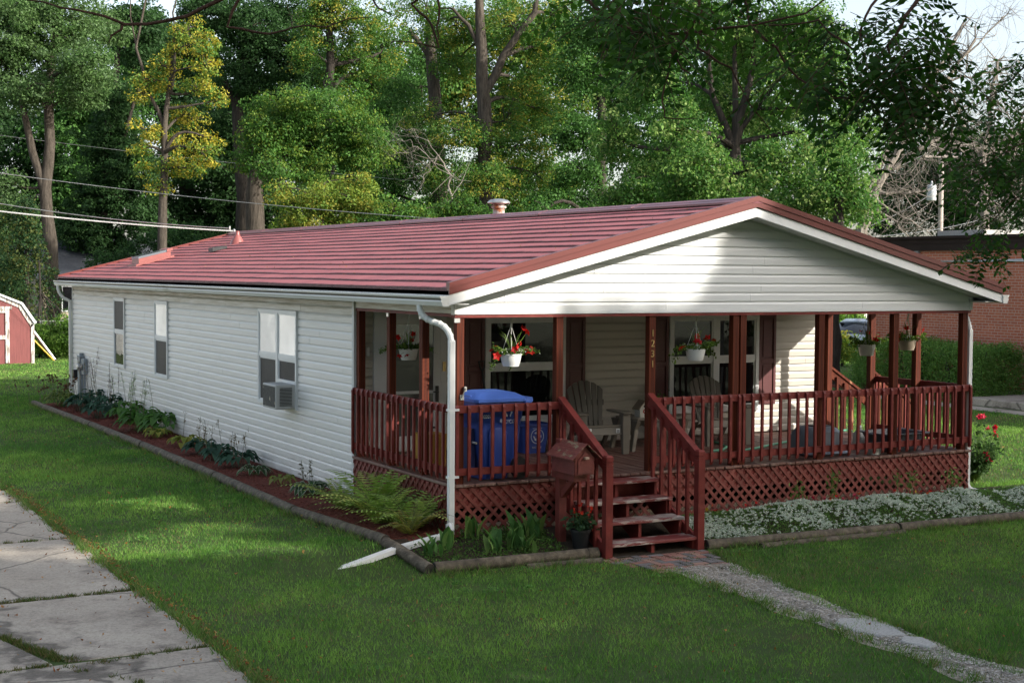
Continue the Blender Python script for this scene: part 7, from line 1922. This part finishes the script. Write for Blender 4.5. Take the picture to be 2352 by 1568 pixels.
# red shed with gambrel roof
shed = thing("garden_shed", "faded red barn shaped shed with peeling white trim in the back yard", "shed", (.3, 36.2, 0))
SXc, SY = .05, 34.9
prof = [(-1.70, 0), (1.70, 0), (1.70, 1.28), (1.28, 1.93), (.55, 2.24), (0, 2.36), (-.55, 2.24), (-1.28, 1.93), (-1.70, 1.28)]
mb = MB(); mb.prism([(SXc+x, SY, z) for x, z in prof], (0, 2.4, 0))
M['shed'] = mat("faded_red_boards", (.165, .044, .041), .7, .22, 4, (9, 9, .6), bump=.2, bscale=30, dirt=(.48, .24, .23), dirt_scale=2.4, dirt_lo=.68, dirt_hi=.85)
M['peel'] = mat("peeling_white_trim", (.50, .48, .45), .75, .2, 5, (6, 6, 1.2), dirt=(.19, .155, .125), dirt_scale=3, dirt_lo=.48, dirt_hi=.58)
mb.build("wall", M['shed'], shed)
mb = MB(); rp = prof[2:]
for i in range(len(rp)-1):
    (xa, za), (xb, zb) = rp[i], rp[i+1]
    e = lambda x, z, o: (SXc+x*(1+.035*o), SY-.09, z+.05*o)
    mb.prism([e(xa, za, 0.2), e(xa, za, 1.3), e(xb, zb, 1.3), e(xb, zb, 0.2)], (0, 2.6, 0))
mb.build("roof", mat("white_shed_roof", (.62, .63, .64), .5, .08, 3), shed)
mb = MB()
for i in range(len(rp)-1):
    (xa, za), (xb, zb) = rp[i], rp[i+1]
    mb.prism([(SXc+xa*1.0, SY-.03, za+.0), (SXc+xb*1.0, SY-.03, zb+.0), (SXc+xb*.95, SY-.03, zb-.10), (SXc+xa*.95, SY-.03, za-.10)], (0, .03, 0))
mb.box((SXc+1.60, SY-.03, 0), (SXc+1.71, SY+.0, 1.28)); mb.box((SXc-1.71, SY-.03, 0), (SXc-1.60, SY, 1.28)); mb.build("trim", M['peel'], shed)
mb = MB(); d0, d1 = .92, -.92
for a, b_ in (((d1, .03), (d1+.12, 1.78)), ((d0-.12, .03), (d0, 1.78)), ((d1+.12, 1.66), (d0-.12, 1.78)), ((d1+.12, .80), (d0-.12, .93))):
    mb.box((SXc+a[0], SY-.045, a[1]), (SXc+b_[0], SY-.005, b_[1]))
mb.box((SXc-.02, SY-.03, .03), (SXc+.02, SY-.002, 1.66)); mb.build("door_trim", M['peel'], shed)
mb = MB(); mb.box((SXc-.98, SY-.055, 1.78), (SXc+1.0, SY-.005, 1.87)); mb.build("door_header", M['peel'], shed)
o = thing("metal_pole", "shiny metal pole leaning against the side of the red shed", "pole", (2.62, 36.0, 0)); mb = MB(); mb.tube([(2.62, 35.9, .02), (1.80, 36.1, 1.22)], .05, 10); mb.build("tube", M['steel'], o)
mb = MB(); mb.tube([(2.615, 35.9, .06), (2.61, 35.9, .0)], .055, 10); mb.build("end_cap", M['black'], o)
o = thing("yellow_pole", "thin yellow pole leaning on the red shed below the metal pole", "pole", (2.55, 35.7, 0)); mb = MB(); mb.tube([(2.55, 35.7, .02), (1.78, 35.7, .85)], .024, 8); mb.build("tube", mat("yellow_plastic", (.62, .36, .02), .5, .1, 3), o)
mb = MB(); mb.tube([(2.55, 35.7, .0), (2.53, 35.7, .022)], .03, 8); mb.build("end_cap", M['black'], o)
# chain link fence behind the shed
fe = thing("chain_link_fence", "grey chain link fence half covered by the green vine", "fence", (4, 38.6, 0))
mb = MB(); mb.tube([(-8, 38.6, 1.25), (30, 38.6, 1.25)], .022, 6); mb.build("top_rail", M['steel'], fe)
for k in range(14):
    mb = MB(); x = -7.6+2.8*k; mb.tube([(x, 38.6, 0), (x, 38.6, 1.3)], .03, 8); mb.lathe([(.035, 0), (.03, .03), (.005, .05)], (x, 38.6, 1.3), 8); mb.build("post", M['steel'], fe)
mb = MB()
for k in range(400):
    x = -8+k*.095
    if x > 8: break
    for s in (1, -1):
        mb.bar((x, 38.62, .03), (x+s*1.2, 38.62, 1.24), .006, .006)
mb.build("wire_mesh", M['steel'], fe)
# neighbour houses far behind
def far_house(label, x0, x1, y0, y1, h, ridge, roofc, wallc, win):
    o = thing("neighbour_house", label, "house", ((x0+x1)/2, (y0+y1)/2, 0))
    mb = MB(); lap_siding(mb, (x0, y0), (x1, y0), 0, h, (0, -1, 0), exp=.2); mb.box((x0, y0+.02, 0), (x1, y1, h)); mb.build("wall", mat("tan_siding"+label[:5], wallc, .6, .1, 3), o)
    mb = MB(); ym = (y0+y1)/2
    mb.prism([(x0-.4, y0-.5, h-.05), (x0-.4, ym, ridge), (x0-.4, y1+.5, h-.05), (x0-.4, y1+.5, h+.08), (x0-.4, ym, ridge+.14), (x0-.4, y0-.5, h+.08)], (x1-x0+.8, 0, 0)); mb.build("roof", mat("shingle_roof"+label[:5], roofc, .9, .3, 6, (1, 1, 4), bump=.4), o)
    for (wx, wz, ww, wh) in win:
        w = MB(); w.box((wx-.06, y0-.06, wz-.06), (wx+ww+.06, y0-.02, wz+wh+.06)); w_ = w.build("window", M['frame'], o)
        w = MB(); w.box((wx, y0-.075, wz), (wx+ww, y0-.06, wz+wh)); w.build("pane", M['glass'], w_)
far_house("low house with a dark grey shingle roof and tan siding between trunks", 7.2, 15.5, 62, 70, 2.6, 4.6, (.05, .055, .065), (.33, .27, .20), [(8.2, 1.0, .8, 1.2), (11, 1.0, 1.2, 1.2)])
far_house("distant tan house with a slate coloured roof seen just above the roof end", 19.5, 27, 63, 71, 2.8, 5.2, (.06, .065, .075), (.36, .29, .21), [(22, 1.0, 1.0, 1.2)])
# white garage across the drive: mirrored in the side windows
o = thing("white_garage", "white sided garage across the driveway mirrored in the side windows", "garage", (-9, 34, 0))
mb = MB(); lap_siding(mb, (-5.6, 22), (-5.6, 50), .1, 3.0, (1, 0, 0), exp=.2); mb.box((-13, 22, 0), (-5.62, 50, 3.0)); mb.build("wall", M['siding_front'], o)
mb = MB(); mb.prism([(-13.4, 21.6, 2.95), (-9.3, 21.6, 4.4), (-5.2, 21.6, 2.95), (-5.2, 21.6, 3.1), (-9.3, 21.6, 4.55), (-13.4, 21.6, 3.1)], (0, 28.8, 0)); mb.build("roof", M['ridge'], o)
# parked car beyond the porch
def car():
    b0 = at(1972, 55); o = thing("parked_car", "silver blue parked car seen between the porch posts", "car", local=True)
    mb = MB()
    xs = [-2.2, -2.1, -1.7, -1.0, -.2, .6, 1.3, 1.9, 2.15, 2.25]
    wid = [.66, .80, .88, .90, .90, .90, .88, .84, .74, .60]; zt = [.62, .74, .82, .90, .93, .95, .96, .94, .86, .7]; zb = [.36, .26, .22, .2, .2, .2, .2, .22, .28, .4]
    rings = []
    for x, w, t, b in zip(xs, wid, zt, zb):
        rings.append([(x, -w, b+.1), (x, -w*1.0, (t+b)/2), (x, -w*.93, t-.06), (x, -w*.7, t), (x, 0, t+.03), (x, w*.7, t), (x, w*.93, t-.06), (x, w, (t+b)/2), (x, w, b+.1), (x, w*.8, b), (x, -w*.8, b)])
    mb.loft(rings); mb.build("body", mat("silver_blue_paint", (.24, .30, .40), .25, .06, 2, metal=.5), o, smooth=True)
    mb = MB(); rings = []
    for x, w, t in ((-1.05, .78, .90), (-.35, .68, 1.36), (.3, .66, 1.43), (1.0, .66, 1.38), (1.85, .74, .95)):
        rings.append([(x, -w, .88), (x, -w*.97, (t+.9)/2), (x, -w*.85, t-.04), (x, 0, t), (x, w*.85, t-.04), (x, w*.97, (t+.9)/2), (x, w, .88)])
    mb.loft(rings); mb.build("windows", M['glass'], o, smooth=True)
    mb = MB(); rings = []
    for x, w, t in ((-.38, .60, 1.372), (.3, .60, 1.445), (1.0, .6, 1.392)):
        rings.append([(x, -w, t-.06), (x, -w*.8, t), (x, 0, t+.012), (x, w*.8, t), (x, w, t-.06)])
    mb.loft(rings); mb.build("roof", bpy.data.materials["silver_blue_paint"], o, smooth=True)
    for sx in (-1.38, 1.4):
        for sy in (-.84, .84):
            mb = MB(); t = MB(); t.lathe([(.2, -.1), (.32, -.1), (.335, -.05), (.335, .05), (.32, .1), (.2, .1)], (0, 0, 0), 20); mb.add([(sx+v[0], sy+v[2], .335+v[1]) for v in t.v], t.f); w = mb.build("wheel", M['black'], o, smooth=True)
            mb = MB(); t = MB(); t.lathe([(.03, -.08), (.2, -.085), (.2, .085), (.03, .08)], (0, 0, 0), 16); mb.add([(sx+v[0], sy+v[2], .335+v[1]) for v in t.v], t.f); mb.build("rim", M['steel'], w)
    for s in (-1, 1):
        mb = MB(); mb.lathe([(.02, -.1), (.16, -.06), (.17, .03), (.02, .08)], (-2.02, s*.60, .66), 14, sx=.9, sy=1.3); mb.build("headlight", mat("headlight_lens", (.75, .76, .78), .1, .1, 5) if "headlight_lens" not in bpy.data.materials else bpy.data.materials["headlight_lens"], o, smooth=True)
        mb = MB(); mb.lathe([(.02, -.06), (.09, -.03), (.09, .03), (.02, .06)], (-1.95, s*.79, .66), 10); mb.build("turn_signal", mat("amber_lens", (.7, .25, .03), .2, .1, 5) if "amber_lens" not in bpy.data.materials else bpy.data.materials["amber_lens"], o, smooth=True)
    mb = MB(); mb.box((-2.24, -.5, .42), (-2.14, .5, .56)); mb.build("grille", M['black'], o, bevel=.02)
    mb = MB(); mb.loft([[(-2.26, -.72, .30), (-2.26, .72, .30), (-2.26, .72, .40), (-2.26, -.72, .40)], [(-2.05, -.86, .28), (-2.05, .86, .28), (-2.05, .86, .42), (-2.05, -.86, .42)]]); mb.build("bumper", mat("bumper_grey", (.20, .24, .31), .4, .05, 2), o)
    o.location = (b0.x, b0.y, 0); o.rotation_euler = (0, 0, R(38))
car()
w0 = at(1945, 92)
o = thing("white_fence", "low white picket fence far beyond the parked car", "fence", (w0.x, w0.y, 0))
mb = MB(); mb.box((w0.x-4, w0.y-.03, .75), (w0.x+8, w0.y+.03, .85)); mb.box((w0.x-4, w0.y-.03, .25), (w0.x+8, w0.y+.03, .33)); mb.build("rail", M['white'], o)
mb = MB()
for k in range(80): mb.box((w0.x-4+.15*k, w0.y-.06, 0), (w0.x-4+.15*k+.09, w0.y-.03, 1.0))
mb.build("pickets", M['white'], o)
# utility pole
p0 = at(2158, 86)
o = thing("utility_pole", "weathered utility pole with cross arm and transformer behind the dead tree", "utility pole", (p0.x, p0.y, 0))
mb = MB(); mb.tube([(p0.x, p0.y, 0), (p0.x, p0.y, 5), (p0.x, p0.y, 10.2)], [.17, .155, .13], 12); mb.build("shaft", mat("weathered_pole", (.38, .33, .29), .85, .15, 6, (3, 3, .4)), o, smooth=True)
mb = MB(); mb.bar(p0+r_*(-1.1)+Vector((0, -.2, 6.65)), p0+r_*1.0+Vector((0, -.2, 6.65)), .11, .13); mb.build("cross_arm", bpy.data.materials["weathered_pole"], o)
mb = MB(); c = p0+r_*(-.55)+Vector((0, 0, 4.1)); mb.lathe([(.05, 0), (.25, .03), (.27, .06), (.27, .85), (.24, .92), (.08, .96), (.05, 1.15)], c, 16); mb.build("transformer", mat("transformer_grey", (.5, .52, .55), .4, .05, 3), o, smooth=True)
for k in (-1.0, -.4, .5, .95):
    mb = MB(); c = p0+r_*k+Vector((0, -.2, 6.73)); mb.lathe([(.03, 0), (.06, .03), (.03, .06), (.06, .10), (.02, .14)], c, 8); mb.build("insulator", M['steel'], o)
# wires
def wire(name, label, p, q, sag, r, m=None):
    p, q = Vector(p), Vector(q); pts = [p.lerp(q, t/24)-Vector((0, 0, sag*4*(t/24)*(1-t/24))) for t in range(25)]
    o = thing(name, label, "cable", p, "overhead cables")
    mb = MB(); mb.tube(pts, r, 5); mb.build("strand", m or M['steel'], o)
    mb = MB(); mb.lathe([(.01, -.06), (r*2.2, -.04), (r*2.2, .04), (.01, .06)], pts[-1], 6); mb.build("clamp", M['steel'], o)
def wp(px, py, D): return CAM+(fwd+r_*((px-1176)/FPX)-u_*((py-784)/FPX))*D
wire("service_cable", "thick pale service cable running from the left edge to the roof ridge end", wp(-400, 432, 34), Vector((HC, HL+.35, ZR+.09)), .12, .017, mat("pale_cable", (.42, .42, .41), .6, .1, 5))
wire("phone_cable", "thin dark cable just above the thick service cable", wp(-400, 385, 36), Vector((HC-.1, HL+.4, ZR+.16)), .25, .011)
wire("power_line", "long thin grey power line crossing in front of the trees", wp(-300, 352, 46), wp(1300, 520, 44), .3, .010)
wire("power_line", "faint upper power line behind the forked oak trunk", wp(-300, 270, 66), wp(1500, 460, 60), .3, .010)
wire("power_line", "pale line sloping up to the utility pole above the brick roof", wp(1960, 545, 70), wp(2300, 490, 88), .3, .016)
wire("power_line", "lower pale line beside the dead trunk above the brick roof", wp(1960, 532, 78), p0+Vector((0, 0, 4.9)), .25, .013)
wire("power_line", "high line between the dead tree and the pole cross arm", wp(1930, 420, 80), p0+r_*(-1.0)+Vector((0, -.2, 6.85)), .25, .011)
